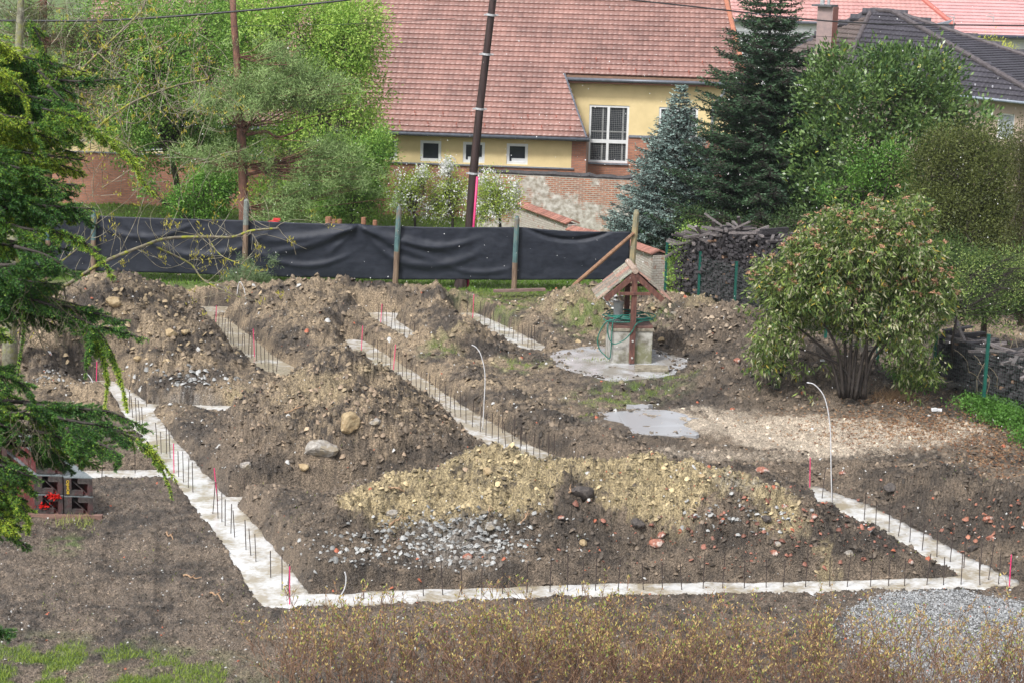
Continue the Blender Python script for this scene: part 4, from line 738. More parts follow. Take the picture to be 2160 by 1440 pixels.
glass, t, b = newmat('dark_window_glass'); b.inputs['Base Color'].default_value = (.035, .04, .048, 1); b.inputs['Roughness'].default_value = .06; b.inputs['Specular IOR Level'].default_value = .7
whitef = mat('white_pvc', (.72, .73, .74), (.64, .65, .66), .35, 4, 0); sillm = mat('grey_blue_sill', (.22, .24, .28), (.16, .17, .2), .4, 6, 0); grid_m = mat('pale_grille', (.30, .31, .31), (.2, .2, .2), .5, 10, 0)
def lbox(mb, u0, u1, d0, d1, z0, z1, fn=None):
    fn = fn or LW; P_ = [fn(u0, d0, z0), fn(u1, d0, z0), fn(u1, d1, z0), fn(u0, d1, z0), fn(u0, d0, z1), fn(u1, d0, z1), fn(u1, d1, z1), fn(u0, d1, z1)]
    mb.add(P_, ((0, 3, 2, 1), (4, 5, 6, 7), (0, 1, 5, 4), (1, 2, 6, 5), (2, 3, 7, 6), (3, 0, 4, 7)))
def frame(mb, u0, u1, z0, z1, d, w, th=.06, fn=None):
    lbox(mb, u0, u1, d, d + th, z0, z0 + w, fn); lbox(mb, u0, u1, d, d + th, z1 - w, z1, fn); lbox(mb, u0, u0 + w, d, d + th, z0 + w, z1 - w, fn); lbox(mb, u1 - w, u1, d, d + th, z0 + w, z1 - w, fn)
bld = empty('yellow_building', LW(0, 0, 0), 'long yellow and brick building under a big red tiled roof', 'building')
uL = LP(60, 400)[0]; uR0 = LP(1237, 300)[0]; zE = LP(1000, 287)[1]; SL = math.tan(rad(35)); EAV = .45
zsill = LP(1000, 349)[1]
wins = []
for (xa, ya, xb, yb) in ((1068, 303, 1114, 346), (976, 300, 1023, 345), (886, 296, 931, 341), (795, 292, 838, 338), (700, 289, 745, 334), (606, 286, 651, 331), (512, 283, 557, 328), (418, 280, 463, 325), (300, 277, 345, 322)):
    ua, za = LP(xa, yb); ub, zb_ = LP(xb, ya); wins.append((ua, ub, zsill + .10, zsill + .10 + .92))
uq = LP(1205, 340)[0]
wallholes('rendered_wall', plast, bld, uL, uq, zsill, zE + .02, 0, wins); wallholes('brick_wall', brick, bld, uL, uR0, -.5, zsill, 0); wallholes('brick_pier', brick, bld, uq, uR0, zsill, zE + .02, -.012)
mb = MB(); lbox(mb, uL, uq + .12, -.07, .0, zsill - .03, zsill + .03); mb.build('sill_ledge', sillm, bld)
mb = MB(); lbox(mb, uR0, uR0 + .02, 0, 3.6, -.5, zE); o = mb.build('side_wall', brick, bld); uvwattr(o, [(0, 0, 0)] * 8)
for i, (ua, ub, za, zb_) in enumerate(wins):
    mb = MB(); frame(mb, ua, ub, za, zb_, .04, .125); w_ = mb.build('window', whitef, bld); mb = MB(); lbox(mb, ua + .08, ub - .08, .09, .10, za + .08, zb_ - .08); g_ = mb.build('pane', glass, w_)
    if i in (0, 1):
        mb = MB(); lbox(mb, ua + .22, ub - .12, .082, .088, za + .10, za + .26); mb.build('sill_object', whitef, w_)
# recessed taller wing: where the roof plane reaches the upper eave
d_up = 3.0
for _ in range(12):
    u_, z_ = LP(1300, 172, d_up); d_up = (z_ - zE) / SL - EAV
zU = LP(1300, 172, d_up)[1]; D2 = d_up + EAV
uRR = LP(1600, 200, D2)[0]; uV0 = LP(1190, 160, d_up)[0]
zb2 = LP(1400, 290, D2)[1]
tw = []
for xa, ya, xb, yb in ((1238, 224, 1328, 344), (1384, 230, 1473, 350)):
    ua, za = LP(xa, yb, D2); ub, zt = LP(xb, ya, D2); tw.append((ua + .03, ub, za + .04, zt))
tw[1] = (tw[1][0], tw[1][1], tw[0][2], tw[0][3])
uS = LP(1150, 200, D2)[0]
wallholes('upper_rendered_wall', plast, bld, uS, uRR, zb2, zU + .1, D2, tw); wallholes('upper_brick_wall', brick, bld, uS, uRR, -.5, zb2, D2, tw)
for u_a, u_b, dd_, z_a, z_b in ((tw[0][1] + .02, tw[1][0] - .02, .06, zb2 - .05, zb2 + .05), (tw[1][1] + .02, uRR, .06, zb2 - .05, zb2 + .05), (tw[0][0] - .03, tw[0][1] + .03, .08, tw[0][2] - .08, tw[0][2] - .005), (tw[1][0] - .03, tw[1][1] + .03, .08, tw[1][2] - .08, tw[1][2] - .005)):
    mb = MB(); lbox(mb, u_a, u_b, D2 - dd_, D2, z_a, z_b); mb.build('sill_ledge', sillm, bld)
for (ua, ub, za, zb_) in tw:
    zm = za + (zb_ - za) * .37; um = (ua + ub) / 2 - .03; mb = MB(); frame(mb, ua, ub, za, zb_, D2 + .03, .10); lbox(mb, um - .06, um + .06, D2 + .03, D2 + .09, za + .1, zb_ - .1); lbox(mb, ua + .1, ub - .1, D2 + .027, D2 + .087, zm - .08, zm + .08); w_ = mb.build('tall_window', whitef, bld)
    mb = MB(); lbox(mb, ua + .08, ub - .08, D2 + .12, D2 + .13, za + .08, zb_ - .08); mb.build('pane', glass, w_)
    mb = MB(); u_ = ua + .14
    while u_ < ub - .12: lbox(mb, u_, u_ + .007, D2 + .10, D2 + .11, za + .1, zb_ - .1); u_ += .085
    z_ = za + .16
    while z_ < zb_ - .1: lbox(mb, ua + .1, ub - .1, D2 + .098, D2 + .108, z_, z_ + .007); z_ += .085
    for u_ in (um - .28, ub - .30): lbox(mb, u_, u_ + .07, D2 + .094, D2 + .104, za + .1, zb_ - .1)
    lbox(mb, ua + .1, ub - .1, D2 + .09, D2 + .097, zm + .42, zm + .48); mb.build('grille', grid_m, w_)
# tiled roof
tile_m = vcmat('red_roof_tile', .42, .5, bump=.25, scale=14, var=.16)
def tileroof(name, parent, fn, spans, base, c1, c2, row=.36, per=.235, amp=.022, lip=.06, m=None, smp=5):
    """fn(u, s) -> (point, normal); spans(s) -> (u0, u1) or None; s runs up the slope"""
    Vs = []; Fs = []; Cs = []; nv = 0; s = base[0]; ri = 0
    while s < base[1]:
        sp_ = spans(s)
        if sp_:
            u0, u1 = sp_; k0 = math.floor(u0 / per * smp); k1 = math.ceil(u1 / per * smp); k = np.arange(k0, k1 + 1); u = np.clip(k * per / smp, u0, u1)
            ph = (ri % 2) * .0; wv = amp * np.abs(np.sin(math.pi * (u / per + ph))) ** .8; tid = np.floor(u / per + .001); rnd = _h(tid, np.full(len(tid), ri), 77)
            rr2 = fbm(u * .7, np.full(len(u), s * .7), 4, 88); col = mixc(c1, c2, np.clip(.45 * rnd + 1.1 * (rr2 - .22), 0, 1)); wob = .012 * (_h(tid, np.full(len(tid), ri), 78) - .5)
            rows = [(s + .05, -.03), (s + .0 + wob, lip * .1), (s + wob, lip), (s + row * .5, lip * .55), (s + row + .03, .0)]
            pts = []
            for j, (ss, hh) in enumerate(rows):
                p, nn_ = fn(u, ss if hasattr(ss, '__len__') else np.full(len(u), ss)); pts.append(p + nn_ * ((hh + (wv if j else wv * 0))[:, None] if hasattr(hh + wv, '__len__') else hh))
            Vr = np.concatenate(pts); n = len(u); idn = np.arange(5 * n).reshape(5, n) + nv; Fs.append(np.stack([idn[:-1, :-1], idn[:-1, 1:], idn[1:, 1:], idn[1:, :-1]], -1).reshape(-1, 4)); Vs.append(Vr); Cs.append(np.tile(col, (5, 1))); nv += len(Vr)
        s += row; ri += 1
    return npmesh(name, np.concatenate(Vs), np.concatenate(Fs), m or tile_m, parent, np.concatenate(Cs))
cS, sS = math.cos(rad(35)), math.sin(rad(35))
def roof_pt(u, s):
    u = np.asarray(u); s = np.asarray(s); d = -EAV + s * cS; z = zE + .12 + s * sS; p = BO[None] * np.array([1, 1, 0]) + UX[None] * u[:, None] + UY_[None] * d[:, None]; p[:, 2] = z; nn_ = -UY_ * sS + np.array([0, 0, cS]); return p, np.broadcast_to(nn_, p.shape)
s_up = (d_up + EAV) / cS; s_max = 12.6
def PR(px, py):
    o_, n_ = roof_pt(np.array([0.]), np.array([0.])); p = PL(px, py, o_[0], n_[0]); rel = p - BO; return float(np.dot(rel, UX)), float((np.dot(rel, UY_) + EAV) / cS)
v0, v1 = PR(1237, 288), PR(1190, 158); h0, h1 = PR(1575, 178), PR(1533, 8); uL2 = PR(90, 300)[0]
def spans(s):
    if s < s_up - .02: return (uL2, v0[0] + (v1[0] - v0[0]) * min(1, s / v1[1]))
    return (uL2, h0[0] + (h1[0] - h0[0]) * (s - h0[1]) / (h1[1] - h0[1]))
tileroof('tiled_roof', bld, roof_pt, spans, (0, s_max), (.31, .168, .142), (.17, .094, .082))
# deck under tiles, gutters, fascia, hooks
mb = MB()
def rp(u, s, h=0): p, n_ = roof_pt(np.array([u]), np.array([s])); return p[0] + n_[0] * h
def slab(q, th=.12):
    n = len(mb.v); T = [rp(u, s, -.045) for u, s in q]; B_ = [rp(u, s, -.045 - th) for u, s in q]; mb.add(T + B_, [(0, 1, 2, 3), (7, 6, 5, 4), (0, 4, 5, 1), (1, 5, 6, 2), (2, 6, 7, 3), (3, 7, 4, 0)])
slab([(uL2, .05), (v0[0] - .05, .05), (v1[0] - .05, s_up), (uL2, s_up)]); slab([(uL2, s_up), (h0[0] - .08, s_up), (h1[0] - .1 + (h1[0] - h0[0]) * 0, s_max), (uL2, s_max)])
mb.build('roof_deck', mat('deck_wood', (.16, .09, .06), (.1, .06, .04), .7, 8, .2), bld)
gut_m = mat('grey_zinc_gutter', (.14, .155, .185), (.09, .10, .12), .4, 5, .1, metal=.2)
mb = MB(); mb.tube([rp(uL2, -.08, -.03), rp(v0[0] + .15, -.08, -.03)], .085, 10); mb.build('gutter', gut_m, bld, smooth=True); mb = MB(); mb.tube([rp(v1[0] + .05, s_up - .10, -.03), rp(h0[0] + .3, s_up - .10, -.03)], .085, 10); mb.build('gutter', gut_m, bld, smooth=True)
mb = MB(); lbox(mb, uL, v0[0], -.30, -.02, zE - .06, zE + .03); lbox(mb, v1[0] + .12, h0[0], D2 - .30, D2 - .02, zU - .14, zU - .02); mb.build('soffit', mat('brown_fascia', (.24, .11, .08), (.15, .07, .05), .6, 6, .2), bld)
mb = MB(); mb.tube([rp(v0[0] + .02, -.05, .05), rp(v1[0] + .02, s_up + .15, .05)], .045, 6); mb.build('verge_trim', gut_m, bld)
mb = MB(); mb.tube([rp(h0[0], h0[1], .05), rp(h1[0], h1[1], .05), rp(h1[0] + (h1[0] - h0[0]) * .2, h1[1] * 1.2 - h0[1] * .2, .05)], .12, 8); mb.build('hip_tiles', mat('orange_ridge', (.42, .17, .10), (.3, .12, .08), .6, 6, .2), bld)
dpx = LP(1520, 190, D2 - .15); dpt = LW(dpx[0], D2 - .12, zU - .1); mb = MB(); e0 = rp(h0[0] - .95, s_up - .1, -.1); mb.tube([e0, e0 + np.array([-.02, .05, -.35]), LW(dpx[0] - .3, D2 - .14, zU - .95), LW(dpx[0] - .3, D2 - .14, zU - 1.3), LW(dpx[0] - .3, D2 - .14, .2)], .07, 8); mb.build('downpipe', mat('zinc_pipe', (.34, .37, .40), (.26, .28, .31), .4, 5, 0, metal=.3), bld, smooth=True)
hook_m = mat('red_snow_guard', (.45, .14, .10), (.35, .11, .08), .5, 5, 0); mb = MB()
def hooks(mb, s, u0, u1, st):
    u_ = u0
    while u_ < u1: mb.box(rp(u_, s, .10), .035, .06, .11); mb.box(rp(u_ + .04, s - .12, .06), .03, .16, .03); u_ += st
hooks(mb, .55, uL2 + .5, v0[0] - .4, 1.25); hooks(mb, 1.25, uL2 + 1.1, v0[0] - .6, 1.25); hooks(mb, s_up + .55, v1[0] + .8, h0[0] - .3, 1.2); hooks(mb, s_up + 1.25, v1[0] + 1.4, h0[0] - .5, 1.2); mb.build('snow_guards', hook_m, bld)

# ---------------------------------------------------------------- garden walls
def wallbetween(name, pts, m, th, label, cat, zbase=-.4, coping=None, cm=None):
    """vertical wall along ground polyline; pts = list of (x,y,ztop)"""
    e_ = empty(name, (pts[0][0], pts[0][1], 0), label, cat); V = []; F = []; UV = []; L = 0
    for (ax, ay, az), (bx, by, bz) in zip(pts[:-1], pts[1:]):
        d = np.array([bx - ax, by - ay]); ln = np.linalg.norm(d)
        if ln < .02: L += ln; continue
        nrm = np.array([d[1], -d[0]]) / ln
        for sgn in (0, 1):
            o_ = nrm * (th / 2) * (1 if sgn == 0 else -1); k = len(V); V += [(ax + o_[0], ay + o_[1], zbase), (bx + o_[0], by + o_[1], zbase), (bx + o_[0], by + o_[1], bz), (ax + o_[0], ay + o_[1], az)]; UV += [(L, zbase, 0), (L + ln, zbase, 0), (L + ln, bz, 0), (L, az, 0)]; F.append((k, k + 1, k + 2, k + 3))
        k = len(V) - 8; F += [(k + 3, k + 2, k + 6, k + 7), (k, k + 3, k + 7, k + 4), (k + 1, k + 5, k + 6, k + 2)]; L += ln
    o = npmesh('wall_body', np.array(V), F, m, e_); uvwattr(o, UV); return e_
# old wall with peeling plaster
yo = 80.6; A = P(1010, 362, yo); B = P(1345, 378, yo - .9); C = P(1600, 392, yo - 1.6)
ow = wallbetween('old_brick_wall', [(A[0], A[1], A[2] - .05), (B[0], B[1], B[2] - .05), (C[0], C[1], C[2] - .05)], oldw, .4, 'crumbling old brick wall with peeling pale plaster behind the sloping wall', 'wall')
mb = MB(); n = 40; pts = []
for i in range(n + 1):
    t_ = i / n; q = A + (C - A) * t_ if False else (A * (1 - t_) + C * t_); q = q + np.array([0, 0, .02 * rng.normal()]); pts.append(q + np.array([0, 0, np.interp(t_, [0, .57, 1], [0, (B[2] - (A * .43 + C * .57)[2]) * 1, 0])]))
mb.tube(pts, [.13 + .03 * rng.random() for _ in pts], 7); mb.build('coping', mat('black_mossy_tiles', (.055, .05, .055), (.02, .02, .022), .6, 8, .8), ow)
# whitewashed sloping wall with red tile coping
ww, t, b = newmat('whitewashed_brick'); bt, a_ = bricktex(t, b, (.52, .49, .45), (.44, .40, .36), (.33, .28, .24), 1, .26, .09, .012); nn = N(t, 'ShaderNodeTexNoise', Scale=4.0, Detail=8.0, Roughness=.7); t.links.new(a_.outputs['Vector'], nn.inputs['Vector']); r = N(t, 'ShaderNodeValToRGB'); e = r.color_ramp.elements; e[0].position = .56; e[1].position = .62; t.links.new(nn.outputs[0], r.inputs[0])
mx = N(t, 'ShaderNodeMixRGB'); mx.inputs[2].default_value = (.34, .19, .14, 1); t.links.new(r.outputs[0], mx.inputs[0]); t.links.new(bt.outputs['Color'], mx.inputs[1]); t.links.new(mx.outputs[0], b.inputs['Base Color']); b.inputs['Roughness'].default_value = .8; bp = N(t, 'ShaderNodeBump', Strength=.7, Distance=.02, invert=True); t.links.new(bt.outputs['Fac'], bp.inputs['Height']); t.links.new(bp.outputs[0], b.inputs['Normal'])
p1 = P(1096, 432, 79.5); p2 = P(1208, 474, 75.2); p2b = P(1208, 486, 75.2); p3 = P(1322, 512, 70.8); p3b = P(1322, 514, 70.8); p4 = P(1385, 535, 67.6)
lw = wallbetween('white_garden_wall', [p1, p2, (p2b[0] + .03, p2b[1] - .03, p2b[2]), p3, (p3b[0] + .03, p3b[1] - .03, p3b[2]), p4], ww, .42, 'whitewashed stepped garden wall with sloping red tile coping', 'wall')
endb = MB(); dd = unit(p4 - p3); dd[2] = 0; pw = p4 + dd * .15; endb.box((pw[0], pw[1], (p4[2] - .4) / 2 - .01), .50, .36, p4[2] + .38, rotz(math.atan2(dd[1], dd[0]) + math.pi / 2)); o = endb.build('end_pier', ww, lw); uvwattr(o, [(v[0] * 1.4 + .1, v[2], 0) for v in endb.v])
cop_m = vcmat('coping_tile', .6, .4, bump=.4, scale=14, var=.3)
for a_, b_ in ((p1, p2), (p2b, p3), (p3b, p4 + dd * .35)):
    mb = MB(); n = max(2, int(np.linalg.norm(b_ - a_) / .22)); dl_ = unit(b_ - a_); sd2 = unit(np.cross(dl_, [0, 0, 1.0]))
    for i in range(n):
        q = a_ + (b_ - a_) * (i + .5) / n; L_ = np.linalg.norm(b_ - a_) / n
        for s2 in (-1, 1):
            c_ = tuple(np.array([.36, .17, .13]) * (.6 + .5 * rng.random())); mb.beam(q + np.array([0, 0, .17]), q + sd2 * s2 * .34 + np.array([0, 0, .03]), L_ * .93, .05, up=(0, 0, 1), col=c_)
    mb.build('tile_coping', cop_m, lw, usecol=True)
# ---------------------------------------------------------------- other houses
dark_tile = vcmat('dark_roof_tile', .4, .45, bump=.25, scale=14, var=.18); pink_tile = vcmat('pale_red_tile', .5, .4, bump=.2, scale=14, var=.12)
def planeroof(name, parent, a, b_, c_, d_, c1, c2, m, row=.36, per=.30, amp=.03, lip=.05):
    """roof face: eave a->b, top d->c (quad or triangle)"""
    a, b_, c_, d_ = [np.array(q, float) for q in (a, b_, c_, d_)]; ux = unit(b_ - a); top = (c_ + d_) / 2; v_ = top - a; v_ = v_ - ux * np.dot(v_, ux); Ls = np.linalg.norm(v_); v_ /= Ls; nn_ = np.cross(ux, v_); nn_ = nn_ if nn_[2] > 0 else -nn_
    Lb = np.dot(b_ - a, ux); ud, uc = np.dot(d_ - a, ux), np.dot(c_ - a, ux)
    fn = lambda u, s: (a[None] + ux[None] * np.asarray(u)[:, None] + v_[None] * np.asarray(s)[:, None], np.broadcast_to(nn_, (len(u), 3)))
    sp_ = lambda s: (min(ud * s / Ls, Lb), Lb + (uc - Lb) * s / Ls) if Lb + (uc - Lb) * s / Ls - ud * s / Ls > .1 else None
    return tileroof(name, parent, fn, sp_, (0, Ls), c1, c2, row, per, amp, lip, m, 5)
ze = 4.5; H3 = empty('dark_roof_house', G(2000, 205, ze) * np.array([1, 1, 0]), 'beige house with dark grey hipped tile roof behind the big green shrub', 'house')
FL = G(1768, 176, ze); e2 = G(2160, 217, ze); dr_ = unit(e2 - FL); FR_ = FL + dr_ * (np.linalg.norm(e2 - FL) * 1.14); back = np.array([-dr_[1], dr_[0], 0]); back = back if back[1] > 0 else -back; Wd = 8.6; BL = FL + back * Wd; BR = FR_ + back * Wd
zr = ze + 3.0; r1 = FL + dr_ * 4.1 + back * Wd / 2; r2 = FL + dr_ * 9.5 + back * Wd / 2
BL = G(1570, 150, ze); m1 = PL(1838, 24, FL + back * Wd / 2, back); r1 = m1.copy(); m2 = PL(1882, 24, FL + back * Wd / 2, back); r2 = r1 + (m2 - r1) * np.array([1, 1, 0])
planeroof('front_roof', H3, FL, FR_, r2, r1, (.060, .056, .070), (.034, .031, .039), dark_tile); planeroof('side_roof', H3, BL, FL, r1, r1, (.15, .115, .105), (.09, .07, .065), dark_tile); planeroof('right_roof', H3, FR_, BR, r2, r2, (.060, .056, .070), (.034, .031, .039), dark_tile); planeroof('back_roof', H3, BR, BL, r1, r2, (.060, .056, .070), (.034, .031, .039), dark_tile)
rm_ = mat('dark_ridge_tiles', (.11, .095, .10), (.06, .05, .055), .6, 6, .6)
for a_, b_ in ((FL, r1), (FR_, r2), (BL, r1), (r1, r2), (BR, r2)):
    mb = MB(); n = int(np.linalg.norm(b_ - a_) / .4) + 1; q = [a_ + (b_ - a_) * i / n + np.array([0, 0, .06 + (.03 if i % 2 else 0)]) for i in range(n + 1)]; mb.tube(q, .14, 8); mb.build('ridge_tiles', rm_, H3)
fn3 = lambda u, d, z: np.array([*(FL + dr_ * u + back * d)[:2], z]); uw = [float(np.dot(PL(px, 250, FL + back * .5, back) - FL, dr_)) for px in (2104, 2140)]
zw1 = PL(2120, 240, FL + back * .5, back)[2]; wallholes('house_wall', mat('beige_render', (.40, .32, .26), (.33, .26, .21), .85, 1.5, .3), H3, .5, float(np.dot(FR_ - FL, dr_)) - .5, -.5, ze - .1, .5, [(uw[0], uw[1], zw1 - 1.3, zw1)], fn=fn3)
wallholes('side_house_wall', mat('beige_render_side', (.40, .32, .26), (.33, .26, .21), .85, 1.5, .3), H3, .5, Wd - .5, -.5, ze - .1, .5, [], fn=lambda u, d, z: np.array([*(FL + back * u + dr_ * d)[:2], z]))
mb = MB(); frame(mb, uw[0], uw[1], zw1 - 1.3, zw1, .56, .07, fn=fn3); w_ = mb.build('window', whitef, H3); mb = MB(); lbox(mb, uw[0] + .07, uw[1] - .07, .60, .61, zw1 - 1.23, zw1 - .07, fn3); mb.build('pane', mat('net_curtain_glass', (.35, .38, .4), (.2, .22, .24), .2, 3, 0), w_)
mb = MB(); mb.tube([FL - back * .1 + np.array([0, 0, .0]), FR_ - back * .1], .075, 8); mb.build('gutter', mat('blue_grey_gutter', (.22, .26, .32), (.17, .2, .25), .4, 5, 0), H3, smooth=True)
mb = MB(); g_i = 0
for i in range(7): q = FL + dr_ * (5.5 + i * 1.1) + (r1 - FL - dr_ * np.dot(r1 - FL, dr_)) * .13; mb.box(q + np.array([0, 0, .1]), .05, .12, .12)
mb.build('snow_guards', mat('steel_guard', (.5, .5, .55), (.4, .4, .44), .4, 4, 0), H3)
# house with chimney (behind)
H2Y = 120.; h2 = empty('pale_red_roof_house', P(1700, 90, H2Y), 'white house with pale red tiled roof and a brick chimney behind the fir', 'house')
a_ = P(1480, 48, H2Y); b_ = P(2010, 78, H2Y - .5); zz = P(1640, 46, H2Y)[2]; a_[2] = zz; b_[2] = zz; c_ = P(1850, -30, H2Y + 5); d_ = P(1480, -60, H2Y + 5); c_[2] = d_[2] = zz + 3.6
planeroof('tiled_roof', h2, a_, b_, c_, d_, (.50, .28, .26), (.40, .21, .20), pink_tile)
mb = MB(); mb.tube([b_ + np.array([0, 0, .1]), c_ + np.array([0, 0, .1])], .16, 8); mb.build('hip_tiles', mat('red_hip', (.45, .14, .11), (.36, .11, .09), .5, 6, .2), h2); mb = MB(); mb.tube([a_ + np.array([0, -.15, 0]), b_ + np.array([0, -.15, 0])], .09, 8); mb.build('gutter', gut_m, h2)
mb = MB(); w0 = a_ + np.array([0, .5, -4]); w1 = b_ + np.array([-.5, .5, -4]); mb.beam(w0 + np.array([0, 0, 2.0]), w1 + np.array([0, 0, 2.0]), .3, 3.9); mb.build('white_wall', mat('white_render', (.68, .69, .71), (.60, .61, .63), .8, 2, .1), h2)
ch = empty('chimney_stack', P(1740, 60, 107), 'grey and brick chimney with metal cowl beside the dark hipped roof', 'chimney'); cb = P(1740, 130, 107); ct = P(1740, 14, 107); mb = MB(); R_ = rotz(rad(-28)); mb.box((cb[0], cb[1], (cb[2] + ct[2]) / 2), .90, .90, ct[2] - cb[2], R_); o = mb.build('stack', mat('rendered_chimney', (.33, .24, .23), (.25, .19, .19), .8, 3, .3), ch)
mb = MB(); q = np.array([cb[0], cb[1], (cb[2] + ct[2]) / 2]) + R_ @ np.array([0.0, 0, 0]); mb.box(q + R_ @ np.array([.455, 0, 0]), .012, .88, ct[2] - cb[2] - .02, R_); mb.build('brick_side', mat('brick_side', (.38, .17, .13), (.3, .13, .1), .8, 3, .2), ch)
mb = MB(); mb.box(ct + np.array([0, 0, .05]), 1.15, 1.15, .1, R_); mb.build('cap', mat('dark_cap', (.12, .12, .13), (.08, .08, .09), .6, 4, .2), ch); mb = MB(); mb.tube([ct + np.array([-.15, 0, .1]), ct + np.array([-.15, 0, .6])], .13, 10); mb.tube([ct + np.array([.2, 0, .1]), ct + np.array([.2, 0, .5])], .09, 10); mb.build('flue', zn, ch)
# far right house
H4Y = 124.; h4 = empty('far_pink_roof_house', P(2100, 110, H4Y), 'white house with pale pink tiled roof at the upper right corner', 'house')
a_ = P(1985, 74, H4Y); b_ = P(2420, 92, H4Y - .4); b_[2] = a_[2]; d_ = P(1935, -2, H4Y + 4.5); c_ = b_ + np.array([.5, 6, 0]); d_[2] = c_[2] = max(d_[2], a_[2] + 3.3); d_ = P(1920, -40, H4Y + 6); c_ = P(2500, -40, H4Y + 6); c_[2] = d_[2]
planeroof('tiled_roof', h4, a_, b_, c_, d_, (.56, .33, .33), (.47, .27, .27), pink_tile, row=.42, per=.3, amp=.012, lip=.075)
mb = MB(); mb.tube([a_ + np.array([0, -.1, 0]), b_ + np.array([0, -.1, 0])], .12, 8); mb.build('gutter', mat('dark_blue_gutter', (.05, .06, .09), (.04, .04, .06), .4, 4, 0), h4); mb = MB(); mb.tube([a_, d_], .1, 6); mb.build('verge', gut_m, h4)
fn4 = lambda u, d, z: np.array([a_[0] + u, a_[1] + .6 + d, z]); u1_ = P(2132, 110, H4Y + .6)[0] - a_[0]; u2_ = P(2185, 110, H4Y + .6)[0] - a_[0]; z1_ = P(2140, 155, H4Y + .6)[2]; z2_ = P(2140, 104, H4Y + .6)[2]
wallholes('white_wall', mat('white_render_far', (.66, .67, .68), (.58, .59, .6), .8, 2, .1), h4, .3, 12, 0, a_[2], 0, [(u1_, u2_, z1_, z2_)], fn=fn4); mb = MB(); frame(mb, u1_, u2_, z1_, z2_, .05, .08, fn=fn4); lbox(mb, (u1_ + u2_) / 2 - .2, (u1_ + u2_) / 2 - .1, .05, .1, z1_ + .08, z2_ - .08, fn4); w_ = mb.build('window', whitef, h4); mb = MB(); lbox(mb, u1_ + .07, u2_ - .07, .09, .10, z1_ + .07, z2_ - .07, fn4); mb.build('pane', mat('grey_glass', (.25, .28, .3), (.2, .22, .24), .15, 3, 0), w_)
for x_, lb in ((2012, 'thin grey roof antenna standing left above the yellow shrub'), (2095, 'small pale aerial on the pink roof')):
    p = P(x_, 82 if x_ < 2050 else 48, 117); q = P(x_, 35, 117); mb = MB(); mb.tube([p, q], .03, 6); mb.tube([q + np.array([-.45, 0, .02]), q + np.array([.1, 0, -.08])], .025, 6); mb.tube([q + np.array([-.3, 0, .16]), q + np.array([.05, 0, .1])], .02, 6); tag(mb.build('antenna', zn, off=p), lb, 'antenna')
mb = MB(); q = [P(1943, 62, 115), P(1975, 52, 115), P(2010, 43, 115), P(1985, 66, 115), P(1960, 72, 115)]; V = [v for v in q] + [v + np.array([0, .5, 0]) for v in q]; mb.add(V, [(0, 1, 2, 3, 4)[::-1], (5, 6, 7, 8, 9)] + [(i, (i + 1) % 5, 5 + (i + 1) % 5, 5 + i) for i in range(5)]); tag(mb.build('metal_valley', sillm, off=q[0]), 'dark grey sheet metal flashing where the two red roofs meet', 'flashing')
# far hedge/tree line that closes the horizon is built with the trees
# ================================================================ PLANTS
def segs(A, B, ra, rb, col=None):
    """many thin tapered three sided twigs"""
    A, B = np.asarray(A), np.asarray(B); n = len(A); d = unit(B - A); x = unit(np.cross(d, rdir(n))); y = np.cross(d, x); ra = np.broadcast_to(ra, (n,))[:, None]; rb = np.broadcast_to(rb, (n,))[:, None]; V = []
    for P_, r in ((A, ra), (B, rb)):
        for k in range(3): a = 2.094 * k; V.append(P_ + r * (math.cos(a) * x + math.sin(a) * y))
    V = np.stack(V, 1).reshape(-1, 3); b = (np.arange(n) * 6)[:, None, None]; F = (np.array([[0, 1, 4, 3], [1, 2, 5, 4], [2, 0, 3, 5]])[None] + b).reshape(-1, 4)
    return V, F, None if col is None else np.repeat(np.broadcast_to(col, (n, 3)), 6, 0)
def cat_(parts):
    V = []; F = []; C = []; k = 0
    for v, f, c in parts: V.append(v); F.append(f + k); C.append(c); k += len(v)
    return np.concatenate(V), np.concatenate(F), (np.concatenate(C) if C[0] is not None else None)
leaf_m = vcmat('green_leaves', .5, .35, .38); gloss_m = vcmat('glossy_leaves', .34, .5, .22); needle_m = vcmat('needles', .55, .3, .15)
bark_m = mat('grey_brown_bark', (.14, .11, .09), (.05, .04, .035), .8, 9, .7, stretch=(1, 1, .3)); dbark = mat('dark_wet_bark', (.05, .04, .035), (.02, .017, .015), .7, 9, .6); redbark = mat('red_brown_bark', (.23, .11, .075), (.09, .05, .04), .8, 7, .9, stretch=(1, 1, .4)); lich = mat('lichen_bark', (.30, .30, .22), (.13, .12, .09), .8, 10, .7, c3=(.22, .23, .08))
def blobpts(b, n, shell=.55):
    """points in a lumpy ellipsoid (px centre/extent at depth Y)"""
    px, py, Y, rx, ry, rd = b; c = P(px, py, Y); s = np.linalg.norm(P(px + 100, py, Y) - c) / 100; d = rdir(n); r = (shell + (1 - shell) * rng.random(n)) ; r = np.where(rng.random(n) < .2, r * rng.random(n), r)
    lump = 1 + .22 * (fbm(d[:, 0] * 2.5 + px, d[:, 2] * 2.5 + d[:, 1] * 2, 3, int(px)) - .5) * 2
    return c + d * (r * lump)[:, None] * np.array([rx * s, rd, ry * s]), d
